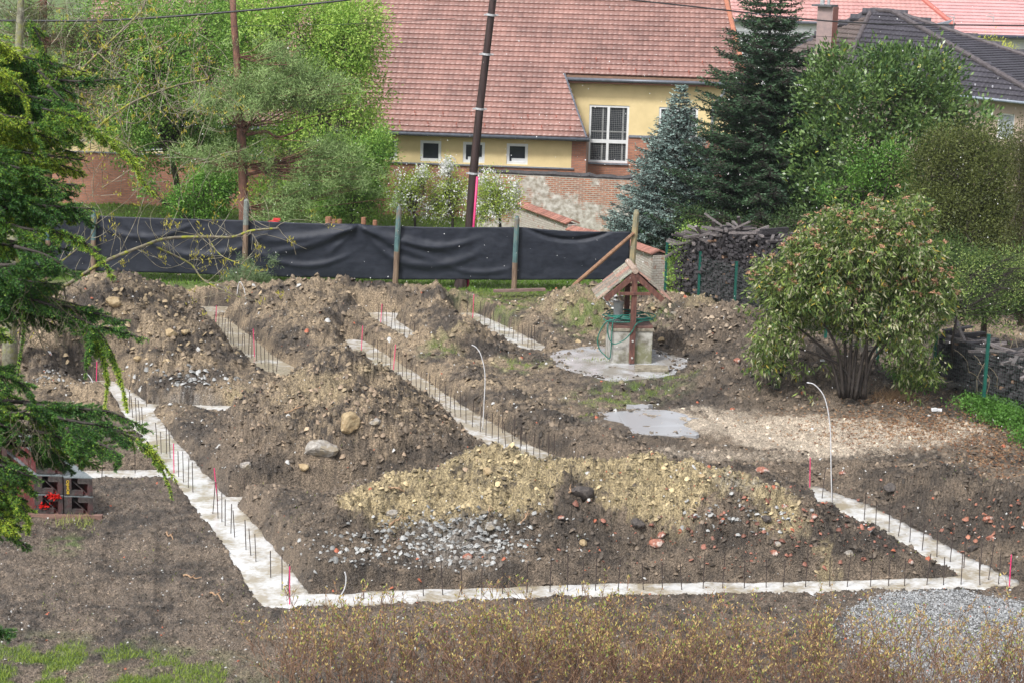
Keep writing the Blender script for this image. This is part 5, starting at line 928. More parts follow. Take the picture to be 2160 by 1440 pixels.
def broadleaf(name, label, cat, base, blobs, ncl, per, cs, L, W, c1, c2, m=None, trunk=None, tr=.12, droop=0., up=0.0, nbr=60, bark=None, flowers=None, shell=.5, group=None, c3=None, c3f=0, gap=(.40, 1.3)):
    e_ = empty(name, base, label, cat, group); w_ = np.array([b[3] * b[4] * (b[5] ** .5) for b in blobs], float); w_ /= w_.sum(); cen = []; dirs = []
    for b, ww in zip(blobs, w_): p, d = blobpts(b, max(4, int(ncl * ww)), shell); cen.append(p); dirs.append(d)
    cen = np.concatenate(cen); dirs = np.concatenate(dirs); gk = fbm(cen[:, 0] * gap[1] + cen[:, 1] * .6, cen[:, 2] * gap[1] + cen[:, 1] * .5, 3, 611) > gap[0]; cen, dirs = cen[gk], dirs[gk]; n = len(cen); k = n * per; ci = np.repeat(np.arange(n), per); off_ = rng.normal(0, 1, (k, 3)) * cs; Pt = cen[ci] + off_
    D = unit(off_ / cs * .7 + dirs[ci] * .6 + rdir(k) * .8); D[:, 2] += up - droop; D = unit(D); tone = np.clip(.5 + .28 * rng.normal(size=n)[ci] + .22 * rng.normal(size=k), 0, 1); C = mixc(c1, c2, tone)
    if c3 is not None: mk = rng.random(k) < c3f; C[mk] = np.array(c3)
    Nn = unit(rdir(k) * .8 + dirs[ci] * .5 + np.array([0, 0, .6])); V = leaves(Pt, D, L * (.6 + .7 * rng.random(k)), W * (.7 + .6 * rng.random(k)), C, Nn); npmesh('crown', V[0], V[1], m or leaf_m, e_, V[2])
    mb = MB(); tr_pts = trunk or [base, base + (cen.mean(0) - base) * .5, cen.mean(0)]
    mb.tube([np.array(q) for q in tr_pts], [tr * (1 - .6 * i / max(1, len(tr_pts) - 1)) for i in range(len(tr_pts))], 8); mb.build('trunk', bark or bark_m, e_, smooth=True)
    sel = rng.choice(n, min(nbr, n), replace=False); T0 = np.array([tr_pts[min(len(tr_pts) - 1, max(0, int(rng.integers(max(1, len(tr_pts) // 2), len(tr_pts)))))] for _ in sel]); mid = T0 + (cen[sel] - T0) * .5 + rng.normal(0, .12, (len(sel), 3)) + np.array([0, 0, -.1]); a = segs(T0, mid, tr * .28, tr * .17); b_ = segs(mid, cen[sel], tr * .17, tr * .05)
    i2 = rng.choice(n, min(nbr * 3, n), replace=False); sr = sel[rng.integers(len(sel), size=len(i2))]; nn_ = np.array([np.argmin(np.sum((mid - cen[j]) ** 2, 1)) for j in i2]); c_ = segs(mid[nn_], cen[i2], tr * .10, tr * .03); V, F, _ = cat_([a, b_, c_]); npmesh('branches', V, F, bark or bark_m, e_)
    if flowers:
        nf, fc, fs, top_ = flowers; q = np.where(dirs[:, 2] > top_)[0]; q = rng.choice(q, min(len(q), nf), replace=False); k = len(q) * 14; Pf = np.repeat(cen[q] + dirs[q] * cs * 1.1, 14, 0) + rng.normal(0, fs, (k, 3)) * np.array([1, 1, .5]); V, F, C = rockmesh(Pf, fs * (.3 + .35 * rng.random(k)), np.array(fc)[None] * (.7 + .6 * rng.random((k, 1)))); npmesh('blossom', V, F, leaf_m, e_, C)
    return e_
def conifer(name, label, base, tip, R, whorls, c1, c2, L, W, tw=1.0, droop=.25, upturn=.18, pw=.85, dens=1.0, tr=.16, seedc=None, bark=None, z0=.04, spray=.42):
    base, tip = np.array(base), np.array(tip); H = np.linalg.norm(tip - base); e_ = empty(name, base, label, 'tree'); mb = MB(); mb.tube([base + (tip - base) * t_ for t_ in (0, .3, .6, .85, 1)], [tr, tr * .8, tr * .5, tr * .2, .01], 8); mb.build('trunk', bark or dbark, e_)
    A_, B_, Cc = [], [], []; PT, DD, LL, TN = [], [], [], []
    for wi in range(whorls):
        t_ = z0 + (1 - z0) * (wi / whorls) ** .92 + rng.normal(0, .004); p0 = base + (tip - base) * t_; r = R * (1 - t_) ** pw * (1.0); nb = int(7 + 6 * (1 - t_)); ph = rng.random() * 6.28
        for bi in range(nb):
            a = ph + 6.283 * bi / nb + rng.normal(0, .15); ln = max(.12, r * (.62 + .58 * rng.random())); h = np.array([math.cos(a), math.sin(a), 0]); side = np.array([-h[1], h[0], 0]); ns = max(3, int(ln / .14)); tone = rng.random(); prev = p0
            for k in range(1, ns + 1):
                u = k / ns; q = p0 + h * ln * u + np.array([0, 0, -droop * ln * u + (droop * .6 + upturn) * ln * u * u]); A_.append(prev); B_.append(q); prev = q; wl = spray * ln * (1 - u) ** .8 * (.35 + u) + .10
                for s_ in (-1, 1):
                    d = unit(side * s_ + h * .75 + np.array([0, 0, rng.normal(0, .12) + .05])); nn_ = max(2, int(wl / .05 * dens)); tt = np.linspace(.05, 1, nn_) * wl; Q = q[None] + d[None] * tt[:, None] + rng.normal(0, .02, (nn_, 3)); Q[:, 2] -= .10 * tt ** 1.2; A_.append(q); B_.append(Q[-1]); PT.append(Q); DD.append(unit(d[None] + rdir(nn_) * .75 + np.array([0, 0, .25]))); TN.append(np.full(nn_, tone))
    PT, DD, TN = np.concatenate(PT), np.concatenate(DD), np.concatenate(TN); n = len(PT); C = mixc(c1, c2, np.clip(.7 * TN + .35 * rng.random(n) + .0, 0, 1)); V = leaves(PT, DD, L * (.6 + .7 * rng.random(n)), W, C); npmesh('crown', V[0], V[1], needle_m, e_, V[2]); V, F, _ = segs(np.array(A_), np.array(B_), .018, .009); npmesh('branches', V, F, dbark, e_); return e_
gb = lambda px, py, z=-.05: G(px, py, z)
# -- right background
fb = P(1612, 545, 74); conifer('fir_tree', 'tall dark green fir standing between the blue spruce and the big shrub', np.array([fb[0], 74, -.1]), P(1628, -130, 74), 4.5, 52, (.022, .055, .032), (.07, .135, .06), .15, .055, pw=.86, dens=1.0, droop=.28, upturn=.22, spray=.36)
sb = P(1405, 530, 75.5); conifer('blue_spruce', 'small silvery blue spruce in front of the yellow wing and old wall', np.array([sb[0], 75.5, -.1]), P(1438, 180, 75.5), 2.7, 42, (.15, .235, .215), (.36, .47, .43), .11, .05, pw=.80, dens=1.25, droop=.12, upturn=.2, tr=.11, spray=.5)
broadleaf('laurel_shrub', 'huge glossy green laurel shrub in front of the dark roof', 'shrub', np.array([*P(1850, 500, 71)[:2], -.1]), [(1800, 200, 71, 125, 110, 2.6), (1925, 200, 71, 120, 105, 2.6), (2030, 270, 71, 75, 70, 2.2), (1770, 330, 70.5, 115, 110, 2.4), (1900, 320, 70, 130, 90, 2.5), (1740, 430, 70, 75, 80, 2.0), (1975, 190, 71, 40, 70, 1.2), (1850, 125, 71, 32, 38, .9), (1765, 130, 71, 30, 45, .9), (1900, 120, 71, 22, 35, .7), (1955, 115, 71, 20, 32, .6), (1720, 165, 71, 24, 40, .8)], 1500, 24, .19, .20, .085, (.03, .075, .022), (.17, .27, .075), gloss_m, up=.5, nbr=70, c3=(.42, .40, .06), c3f=.012, shell=.62)
broadleaf('hawthorn_bush', 'fresh bright green bush in front of the laurel shrub', 'bush', np.array([*P(1830, 500, 68)[:2], -.1]), [(1850, 350, 68, 75, 60, 1.2), (1820, 420, 68, 90, 50, 1.3), (1900, 400, 68, 50, 50, 1.0)], 480, 24, .15, .11, .065, (.05, .15, .025), (.20, .36, .07), nbr=60)
broadleaf('olive_hedge', 'tall olive green overgrown hedge at the right of the laurel', 'hedge', np.array([*P(2040, 540, 66)[:2], -.1]), [(1980, 370, 66, 80, 75, 1.6), (2060, 350, 66, 85, 70, 1.8), (2120, 400, 65, 90, 110, 1.8), (2020, 450, 65, 110, 90, 1.7), (2100, 520, 64, 100, 80, 1.6), (1960, 470, 65, 60, 80, 1.4), (2000, 310, 66, 70, 50, 1.4), (2090, 300, 66, 60, 40, 1.2)], 2900, 24, .17, .10, .045, (.045, .062, .016), (.17, .20, .055), nbr=110, shell=.6, gap=(.3, 1.3))
broadleaf('dark_cypress', 'dark brownish green cypress at the right photo edge', 'tree', np.array([*P(2165, 540, 62)[:2], -.1]), [(2168, 400, 62, 38, 130, 1.0), (2160, 320, 62, 28, 65, .7), (2150, 500, 62, 40, 60, .9)], 700, 22, .11, .08, .03, (.045, .055, .018), (.12, .13, .035), nbr=40)
broadleaf('yellow_shrub', 'bright yellow green willow shrub before the far white house', 'shrub', np.array([*P(2080, 200, 118)[:2], 0]), [(2075, 125, 118, 62, 40, 1.8), (2100, 150, 118, 40, 30, 1.4), (2040, 105, 118, 40, 22, 1.0)], 300, 26, .25, .16, .05, (.42, .46, .06), (.62, .64, .14), up=.7, nbr=60)
broadleaf('hazel_bush', 'light green bush growing at the end of the white wall by the green post', 'bush', G(1418, 610, 0), [(1455, 500, 66, 38, 28, .6), (1440, 550, 66, 36, 38, .6), (1425, 590, 66, 22, 22, .5), (1490, 495, 66, 18, 16, .4)], 210, 18, .12, .085, .045, (.16, .30, .05), (.34, .50, .10), nbr=30)
broadleaf('understory_bush', 'dark green undergrowth between the firs and the stacked wood', 'bush', np.array([*P(1560, 520, 71)[:2], -.1]), [(1480, 470, 72, 60, 40, 1.2), (1580, 480, 71, 70, 40, 1.2), (1680, 480, 69, 60, 50, 1.2), (1760, 500, 67, 70, 50, 1.2)], 620, 20, .16, .10, .045, (.035, .07, .025), (.10, .16, .05), nbr=40)
broadleaf('shade_bush', 'deep green bushes closing the right edge above the low wood stack', 'bush', np.array([*P(2080, 640, 59)[:2], -.1]), [(2000, 560, 59, 70, 60, 1.0), (2090, 590, 58, 90, 60, 1.0), (2170, 600, 58, 60, 80, 1.0), (2030, 640, 57, 70, 40, .8), (2130, 660, 57, 70, 35, .8)], 1100, 22, .15, .10, .045, (.035, .075, .02), (.13, .20, .05), nbr=60, gap=(.3, 1.3))
for i, (px, lb) in enumerate(((1520, 'dark evergreen behind the stacked wood, nearest the fir'), (1900, 'dark green hedge mass behind the leafy shrub'))):
    broadleaf('dark_hedge', lb, 'hedge', np.array([*P(px, 560, 64 if i else 70)[:2], -.1]), [(px, 540, 64 if i else 70, 120, 70, 1.2), (px + 110, 560, 63 if i else 69, 80, 70, 1.0)], 560, 22, .15, .09, .045, (.03, .06, .025), (.08, .12, .04), nbr=40)
# leafy shrub in the yard (viburnum)
vb = G(1800, 832, -.05); YB = vb[1]
vib = empty('viburnum_shrub', vb, 'big leathery leaved shrub with rusty flower heads beside the well yard', 'shrub'); BL_ = [(1800, 530, YB, 130, 75, 1.5), (1900, 520, YB, 85, 80, 1.3), (1690, 590, YB, 95, 75, 1.2), (1890, 455, YB, 60, 40, .9), (1635, 670, YB, 72, 90, .9), (1940, 620, YB, 70, 90, 1.0), (1700, 760, YB + .4, 60, 40, .7), (1930, 770, YB + .3, 50, 40, .6), (1780, 620, YB, 140, 60, 1.4), (1620, 735, YB, 45, 60, .6), (1880, 700, YB - .3, 95, 50, .8), (1955, 745, YB, 35, 60, .5), (1770, 700, YB + .4, 95, 45, .9), (1800, 470, YB, 60, 40, .8), (1720, 520, YB, 50, 36, .8)]
cen = []; dirs = []
for b_ in BL_: p, d = blobpts(b_, int(1 + b_[3] * b_[4] / 14), .7); cen.append(p); dirs.append(d)
cen, dirs = np.concatenate(cen), np.concatenate(dirs); lowv = cen[:, 2] < P(1800, 640, YB)[2]; kk = ~(lowv & (rng.random(len(cen)) < .30)); pa_, pb_ = P(1705, 700, YB), P(1865, 700, YB); kk &= ~((cen[:, 0] > pa_[0]) & (cen[:, 0] < pb_[0]) & (cen[:, 2] < pa_[2]) & (rng.random(len(cen)) < .88)); kk &= fbm(cen[:, 0] * 1.1, cen[:, 2] * 1.3 + cen[:, 1], 3, 901) > .425; cen, dirs = cen[kk], dirs[kk]; cen += rng.normal(0, .17, cen.shape); n = len(cen); per = 11; ci = np.repeat(np.arange(n), per); k = n * per
Pt = cen[ci] + rng.normal(0, .07, (k, 3)); D = unit(rdir(k) * .75 + dirs[ci] * .45 + np.array([0, 0, -.65])); tone = np.clip(.45 + .25 * rng.normal(size=k) + .15 * rng.normal(size=n)[ci], 0, 1); C = mixc((.045, .095, .025), (.25, .33, .085), tone); q = rng.random(k); C[q < .17] = np.array([.42, .42, .27]); C[(q > .22) & (q < .245)] = np.array([.50, .40, .08]); C = C * (.6 + .85 * rng.random((k, 1)))
V = leaves(Pt, D, .175 * (.45 + .9 * rng.random(k)), .05, C); npmesh('crown', V[0], V[1], leaf_m, vib, V[2])
qi = np.where((dirs[:, 2] > .05) & (cen[:, 2] > P(1800, 620, YB)[2]))[0]; qi = rng.choice(qi, min(len(qi), 300), replace=False); k = len(qi) * 16; Pf = np.repeat(cen[qi] + dirs[qi] * .08 + np.array([0, 0, .05]), 16, 0) + rng.normal(0, .045, (k, 3)) * np.array([1, 1, .55]); V, F, C = rockmesh(Pf, .018 + .014 * rng.random(k), np.array([.42, .24, .15])[None] * (.6 + .8 * rng.random((k, 1)))); npmesh('flower_heads', V, F, leaf_m, vib, C)
ends = [P(a_, c_, YB + dy) for a_, c_, dy in ((1640, 640, .2), (1700, 600, -.4), (1760, 540, .4), (1800, 520, -.2), (1850, 520, .5), (1900, 560, -.3), (1940, 620, .3), (1610, 700, 0), (1890, 690, -.5), (1820, 600, -.6))]; mb = MB(); A2 = []; B2 = []
for i, q in enumerate(ends):
    b0 = vb + np.array([(-.35 + .075 * i), rng.normal(0, .12), 0]); m1_ = b0 + (q - b0) * .33 + np.array([-.12 * (q[0] - b0[0]), 0, .25]); m2_ = b0 + (q - b0) * .68 + np.array([0, 0, .15]); mb.tube(crv([b0 - np.array([0, 0, .1]), m1_, m2_, q], 4), [.055 - .0035 * j for j in range(13)], 7)
    near = cen[np.argsort(np.sum((cen - q) ** 2, 1))[:26]]; A2.append(np.repeat(m2_[None], 26, 0) + (q - m2_) * rng.random((26, 1))); B2.append(near)
mb.build('stems', dbark, vib, smooth=True); V, F, _ = segs(np.concatenate(A2), np.concatenate(B2), .014, .005); npmesh('twigs', V, F, dbark, vib)
broadleaf('young_ash_sapling', 'loose pale green sapling over the wood stack at the right edge', 'tree', G(2010, 790, -.05), [(2040, 600, 52, 75, 65, .9), (2110, 570, 53, 75, 70, .9), (2170, 560, 53, 50, 60, .9), (2010, 660, 52, 50, 40, .7), (2090, 660, 52, 70, 45, .8), (2140, 640, 52, 50, 50, .8), (2050, 520, 53, 40, 30, .5)], 620, 12, .13, .065, .03, (.13, .21, .05), (.33, .42, .12), trunk=[G(2012, 795, -.1), P(2008, 720, 51.5), P(2020, 660, 51.8), P(2050, 580, 52.3)], tr=.045, nbr=60, shell=.35, bark=dbark)
# nettles
for px, py, rx_, n, lb in ((2085, 865, 62, 900, 'clump of dark green nettles at the foot of the green fence post'), (2130, 895, 60, 900, 'nettle patch spreading at the right photo edge'), (2155, 935, 22, 160, 'small nettle clump lowest at the right edge'), (1925, 815, 60, 420, 'low green undergrowth right of the leafy shrub')):
    c = GT(px, py); k = n * 3; x = rng.normal(c[0], rx_ / 76 * .5, k); y = rng.normal(c[1], .45, k); D = unit(rdir(k) + np.array([0, 0, .3])); V = leaves(np.stack([x, y, gz(x, y) + .05 + .30 * rng.random(k)], -1), D, .09 * (.6 + .7 * rng.random(k)), .05, mixc((.05, .13, .02), (.13, .29, .05), rng.random(k))); tag(npmesh('nettle_clump', V[0], V[1], leaf_m, None, V[2], off=c), lb, 'plant', kind='stuff')
# fallen leaves
k = 5200; px = rng.normal(1960, 150, k); py = rng.normal(868, 26, k); px[:1500] = rng.normal(2100, 50, 1500); py[:1500] = rng.normal(930, 30, 1500); pp = np.stack([G(a_, b_, 0) for a_, b_ in zip(px, py)]); V = leaves(np.stack([pp[:, 0], pp[:, 1], gz(pp[:, 0], pp[:, 1]) + .02], -1), unit(rdir(k) * np.array([1, 1, .4])), .09, .045, mixc((.20, .09, .05), (.40, .26, .15), rng.random(k)), unit(rdir(k) * .6 + np.array([0, 0, 1])))
tag(npmesh('fallen_leaves', V[0], V[1], leaf_m, None, V[2]), 'brown fallen leaves along the wire fence at the right', 'leaves', kind='stuff')
c = GT(1875, 838); k = 900; a0 = c + rng.normal(0, 1, (k, 3)) * np.array([.45, .35, .02]); d = unit(rdir(k) * np.array([1, 1, .7]) + np.array([0, 0, .25])); V, F, C = segs(a0, a0 + d * (.12 + .25 * rng.random((k, 1))), .008, .004, mixc((.30, .18, .11), (.42, .30, .18), rng.random(k))[:, :]); tag(npmesh('brush_pile', V, F, vcmat('dry_twig', .8, .2), None, C, off=c), 'small heap of dry brown brushwood right of the leafy shrub', 'brush')
c = GT(2125, 850); k = 160; A_, B_ = [], []
for i in range(26):
    b0 = c + np.array([rng.normal(0, .5), rng.normal(.2, .3), 0]); p = b0; d = unit(np.array([rng.normal(0, .4), rng.normal(0, .3), 1.0]))
    for j in range(9): q = p + d * .2; A_.append(p); B_.append(q); p = q; d = unit(d + rng.normal(0, .18, 3) + np.array([.0, 0, -.13]))
V, F, C = segs(np.array(A_), np.array(B_), .012, .010, np.array([.34, .28, .2])); tag(npmesh('bramble', V, F, vcmat('bare_stem', .7, .2), None, C, off=c), 'tangle of bare arching bramble stems at the right edge', 'bramble', kind='stuff')
# -- left background
broadleaf('bright_green_tree', 'sunlit yellow green tree overlapping the left part of the red roof', 'tree', np.array([*P(660, 470, 77)[:2], -.1]), [(720, 80, 77, 95, 95, 2.4), (640, 60, 77, 120, 90, 2.4), (745, 200, 77, 75, 90, 2.0), (690, 300, 77, 100, 80, 2.0), (775, 300, 76.5, 50, 70, 1.4), (620, 190, 77.5, 90, 100, 2.0), (765, 60, 77, 60, 75, 1.4), (590, 20, 77, 110, 60, 1.8), (600, 320, 78, 80, 80, 1.6), (560, 130, 78, 80, 110, 1.8), (680, 400, 76.5, 110, 50, 1.3), (560, 420, 77, 70, 40, 1.0)], 3900, 24, .20, .13, .062, (.14, .30, .04), (.50, .66, .15), trunk=[np.array([*P(658, 470, 77)[:2], -.2]), P(655, 400, 77), P(665, 250, 77), P(690, 100, 77)], nbr=110, tr=.16, shell=.55)
broadleaf('mid_green_tree', 'mid green leafy tree left of the pine trunk', 'tree', np.array([*P(390, 470, 78.5)[:2], -.1]), [(330, 130, 75.5, 115, 120, 2.2), (440, 130, 76, 100, 130, 2.2), (380, 280, 78, 120, 80, 2.0), (280, 240, 75, 90, 90, 1.8), (480, 300, 78, 75, 75, 1.5), (400, 20, 78.5, 150, 70, 2.0), (230, 80, 75.5, 100, 100, 1.8), (150, 200, 79.5, 90, 100, 1.6), (500, 60, 79, 80, 90, 1.6), (60, 120, 80, 80, 130, 1.5), (330, 330, 78, 90, 30, 1.0)], 4200, 24, .20, .13, .062, (.07, .19, .03), (.32, .50, .10), nbr=110, tr=.15, shell=.55)
broadleaf('elder_bush', 'dark green bush above the dark screen left of the pine', 'bush', np.array([*P(400, 480, 74)[:2], -.1]), [(370, 400, 74, 75, 50, 1.2), (460, 390, 74, 55, 50, 1.0), (310, 440, 74, 50, 28, .9), (420, 440, 74, 80, 24, .9)], 800, 24, .16, .12, .06, (.05, .15, .02), (.22, .42, .07), nbr=60)
broadleaf('dogwood_bush', 'mid green bush behind the wooden stubs left of the blossom', 'bush', np.array([*P(740, 480, 75)[:2], -.1]), [(740, 360, 75, 75, 80, 1.1), (800, 330, 75, 40, 70, .8), (700, 430, 75, 60, 36, .9), (790, 400, 75, 36, 60, .8), (760, 440, 75, 50, 26, .8)], 800, 24, .16, .12, .06, (.10, .24, .04), (.36, .54, .12), nbr=60)
# pear trees in blossom
for i, (tx, blobs, nf, lb) in enumerate([(880, [(862, 400, 72.5, 46, 44, .9), (850, 430, 72.5, 40, 30, .7), (893, 368, 72.5, 20, 24, .5)], 55, 'white blossoming pear tree, leftmost of three beside the utility pole'), (955, [(950, 405, 73, 55, 50, 1.0), (943, 352, 73, 14, 26, .4), (920, 440, 73, 50, 30, .8)], 85, 'white blossoming pear tree just left of the utility pole'), (1060, [(1050, 430, 72, 55, 42, .9), (1030, 390, 72, 40, 40, .8), (1085, 410, 72, 14, 50, .3), (1010, 440, 72, 40, 36, .7)], 60, 'white blossoming pear tree right of the utility pole')]):
    bs = np.array([*P(tx, 480, 72.5)[:2], -.1]); t_ = broadleaf('pear_tree', lb, 'tree', bs, blobs, 420, 13, .14, .09, .045, (.22, .32, .05), (.46, .55, .13), trunk=[bs, P(tx + (-6 if i != 1 else 0), 450, 72.5), P(tx - 12, 400, 72.5)], tr=.07, nbr=60, shell=.25, bark=dbark, group='blossoming pear trees')
    cen = np.concatenate([blobpts(b_, nf, .35)[0] for b_ in blobs]); k = len(cen) * 9; Pt = np.repeat(cen, 9, 0) + rng.normal(0, .085, (k, 3)); V = leaves(Pt, rdir(k), .075, .07, np.full((k, 3), .80) * (.85 + .2 * rng.random((k, 1)))); npmesh('blossom', V[0], V[1], leaf_m, t_, V[2])
# pine with long trunk
def pine(name, label, base, path, rs, tufts, bark, c1, c2, nt=150, R_=.34, limbs=()):
    e_ = empty(name, base, label, 'tree'); mb = MB(); mb.tube(path, rs, 10)
    mb.build('trunk', bark, e_, smooth=True); cen = np.concatenate([blobpts(b_, int(b_[3] * b_[4] / 38), .1)[0] for b_ in tufts]); cen = cen + rng.normal(0, 1, cen.shape) * np.array([.55, .3, .28]); n = len(cen); ci = np.repeat(np.arange(n), nt); k = n * nt; Dd = rdir(k); Pt = cen[ci] + Dd * (R_ * .25 * rng.random(k))[:, None] + rng.normal(0, R_ * .4, (k, 3)); tone = np.clip(.5 + .25 * rng.normal(size=n)[ci] + .2 * rng.normal(size=k), 0, 1); V = blades(Pt, unit(Dd + np.array([0, 0, .3])), .19 * (.6 + .6 * rng.random(k)), .022, mixc(c1, c2, tone)); npmesh('crown', V[0], V[1], needle_m, e_, V[2])
    A_, B_ = [], []; pa = np.array(path)
    for q in cen[::2]:
        j = np.argmin(np.abs(pa[:, 2] - (q[2] - .3))); m_ = (pa[j] + q) / 2 + np.array([0, 0, -.15]); A_ += [pa[j], m_]; B_ += [m_, q]
    V, F, _ = segs(np.array(A_), np.array(B_), .022, .010); npmesh('branches', V, F, bark, e_)
    for L_ in limbs: mb = MB(); mb.tube(crv([np.array(q) for q in L_], 4), np.linspace(.075, .03, (len(L_) - 1) * 4 + 1), 7); mb.build('limb', bark, e_, smooth=True)
PY = 70.5; pp = [np.array([*P(512, 470, PY)[:2], -.1])] + [P(a_, b_, PY) for a_, b_ in ((514, 440), (512, 350), (508, 270), (503, 190), (499, 120), (493, 40), (489, -40))]
pine('pine_tree', 'tall pine with bare reddish trunk and grey green needle clouds', pp[0], pp, [.19, .18, .175, .17, .155, .13, .12, .11], [(560, 200, PY - .8, 130, 36, 1.2), (640, 165, PY, 80, 34, 1.0), (470, 215, PY - 1, 60, 36, 1.0), (680, 200, PY, 50, 26, .8), (700, 330, PY, 80, 36, .9), (640, 400, PY - .5, 60, 34, .9), (590, 440, PY - .8, 55, 24, .8), (745, 385, PY, 50, 24, .7), (590, 110, PY, 40, 24, .7), (440, 330, PY, 50, 28, .8), (530, 330, PY - .6, 26, 24, .5)], redbark, (.10, .17, .05), (.32, .44, .17), nt=85, R_=.36, limbs=([P(514, 282, PY), P(526, 262, PY - .2), P(535, 240, PY - .3)], [P(520, 285, PY), P(560, 278, PY), P(590, 290, PY), P(640, 270, PY)], [P(512, 372, PY), P(560, 362, PY), P(650, 362, PY)]))
pp = [np.array([*P(98, 560, 76)[:2], -.1])] + [P(a_, b_, 76) for a_, b_ in ((98, 420), (96, 300), (92, 180), (88, 80), (92, 0), (96, -60))]
pine('old_pine_tree', 'old pine with flaking red trunk and dead brown branches at upper left', pp[0], pp, [.26, .25, .24, .22, .18, .15, .14], [(190, 80, 75, 90, 60, 1.2), (60, 40, 75.5, 70, 40, 1.0), (230, 160, 75, 60, 40, 1.0), (140, 190, 75, 60, 30, .9)], redbark, (.06, .08, .035), (.16, .17, .08), nt=45, limbs=([P(92, 100, 76), P(140, 80, 75.5), P(200, 75, 75)],))
A_, B_ = [], []
for i in range(230):
    p = P(rng.uniform(-20, 330), rng.uniform(0, 330), 77.5 + rng.normal(0, .6)); d = unit(np.array([rng.normal(0, 1), rng.normal(0, .4), rng.normal(.0, .7)]))
    for j in range(5): q = p + d * .28; A_.append(p); B_.append(q); p = q; d = unit(d + rng.normal(0, .35, 3))
c0 = P(150, 400, 75) * np.array([1, 1, 0]); V, F, C = segs(np.array(A_), np.array(B_), .014, .009, np.array([.17, .12, .08])); tag(npmesh('dead_thicket', V, F, vcmat('dead_branch', .8, .2), None, C, off=c0), 'tangle of dead brown branches around the old pine at upper left', 'thicket')
k = 1100; c = P(535, 578, FENCE_Y - .6); ci = c + rng.normal(0, 1, (16, 3)) * np.array([.45, .2, .22]); i_ = rng.integers(16, size=k * 3); V = blades(ci[i_] + rng.normal(0, .13, (k * 3, 3)), rdir(k * 3), .16, .016, mixc((.09, .15, .06), (.22, .30, .15), rng.random(k * 3))); cc0 = G(535, 600, 0); tag(npmesh('pine_seedling', V[0], V[1], needle_m, None, V[2], off=cc0), 'small bushy pine seedling at the foot of the greyish post', 'bush')
# far backdrop of trees so no bare horizon shows between the houses
for i, (px, py, Y, rx_, ry_, lb) in enumerate(((1905, 5, 145, 60, 40, 'distant brownish tree between the two pale red roofs'), (-40, 120, 92, 160, 140, 'dense green tree far left beyond the building end'), (-60, 330, 90, 150, 100, 'green bush mass at the left edge behind the yellow building'), (2260, 210, 120, 60, 120, 'distant tree right of the white house'))):
    broadleaf('far_tree', lb, 'tree', np.array([*P(px, py + 100, Y)[:2], 0]), [(px, py, Y, rx_, ry_, 2.0)], 500, 20, .3, .16, .08, (.07, .11, .05) if i else (.16, .16, .12), (.2, .26, .12) if i else (.3, .29, .22), nbr=50)
# ================================================================ HEDGE, SPRUCE, FORMWORK, WOOD STACKS
dry_m = vcmat('dry_twigs', .7, .25)
def hedge_seg(x0, x1, dens, name, label, dark=0):
    nst = int((x1 - x0) / 1590. * 1500 * dens * .5); A, B, TP_, ra = [], [], [], []
    px = rng.uniform(x0, x1, nst); Y = rng.uniform(28.9, 30.3, nst); hh = 1.60 + .9 * (fbm(px / 45., px * 0 + 2, 3, 5) - .5) + rng.normal(0, .20, nst)
    X = np.array([P(a, 1380, y)[0] for a, y in zip(px, Y)]); p = np.stack([X, Y, np.full(nst, -.42)], -1); d = unit(np.stack([rng.normal(0, .16, nst), rng.normal(0, .14, nst), np.ones(nst)], -1)); ns = 8; r = .0085
    for j in range(ns):
        q = p + d * (hh / ns)[:, None]; A.append(p); B.append(q); ra.append(np.full(nst, r * (1 - j / (ns + 2)))); 
        if j >= 2:
            for s in range(2):
                dd = unit(d + rng.normal(0, .6, (nst, 3))); L_ = (.13 + .28 * rng.random(nst)) * (1 if j < ns - 1 else .7); e = q + dd * L_[:, None]; e[:, 2] += .05; A.append(q); B.append(e); ra.append(np.full(nst, .005)); TP_.append(e); TP_.append(q + (e - q) * .6)
                dd2 = unit(dd + rng.normal(0, .4, (nst, 3))); e2 = q + (e - q) * .5 + dd2 * .12; A.append(q + (e - q) * .5); B.append(e2); ra.append(np.full(nst, .0035)); TP_.append(e2)
        TP_.append(q) if j > 4 else None
        p = q; d = unit(d + rng.normal(0, .16, (nst, 3)))
    A, B, ra = np.concatenate(A), np.concatenate(B), np.concatenate(ra); tp = np.concatenate(TP_); c0 = np.array([X.mean(), 29.6, -.42]); e_ = empty('bare_hedge', c0, label, 'hedge', 'bare hedge along the near edge of the yard')
    col = mixc((.11, .06, .042), (.36, .225, .15), rng.random(len(A))); V, F, C = segs(A, B, ra, ra * .7, col); npmesh('twigs', V, F, dry_m, e_, C)
    w = sst(.35, 1.5, tp[:, 2]); kp = rng.random(len(tp)) < .15 + .65 * w; tp = tp[kp]; m = 2; k = len(tp) * m; Pt = np.repeat(tp, m, 0) + rng.normal(0, .012, (k, 3)); D = unit(rdir(k) * .7 + np.array([0, 0, .9])); n1 = rng.random(k); C = mixc((.52, .30, .17), (.60, .55, .17), n1); g_ = rng.random(k) < .22; C[g_] = np.array([.30, .40, .09]); C *= (.7 + .55 * rng.random((k, 1)))
    V = leaves(Pt, D, .055 * (.5 + .9 * rng.random(k)), .024, C); npmesh('buds', V[0], V[1], leaf_m, e_, V[2])
hedge_seg(575, 1010, .5, 'h', 'left part of the bare brown hedge, thinner and lower at its end'); hedge_seg(1010, 1560, .8, 'h', 'dense middle part of the bare budding hedge along the photo bottom'); hedge_seg(1560, 2230, .55, 'h', 'right part of the bare hedge with grey gravel showing through')
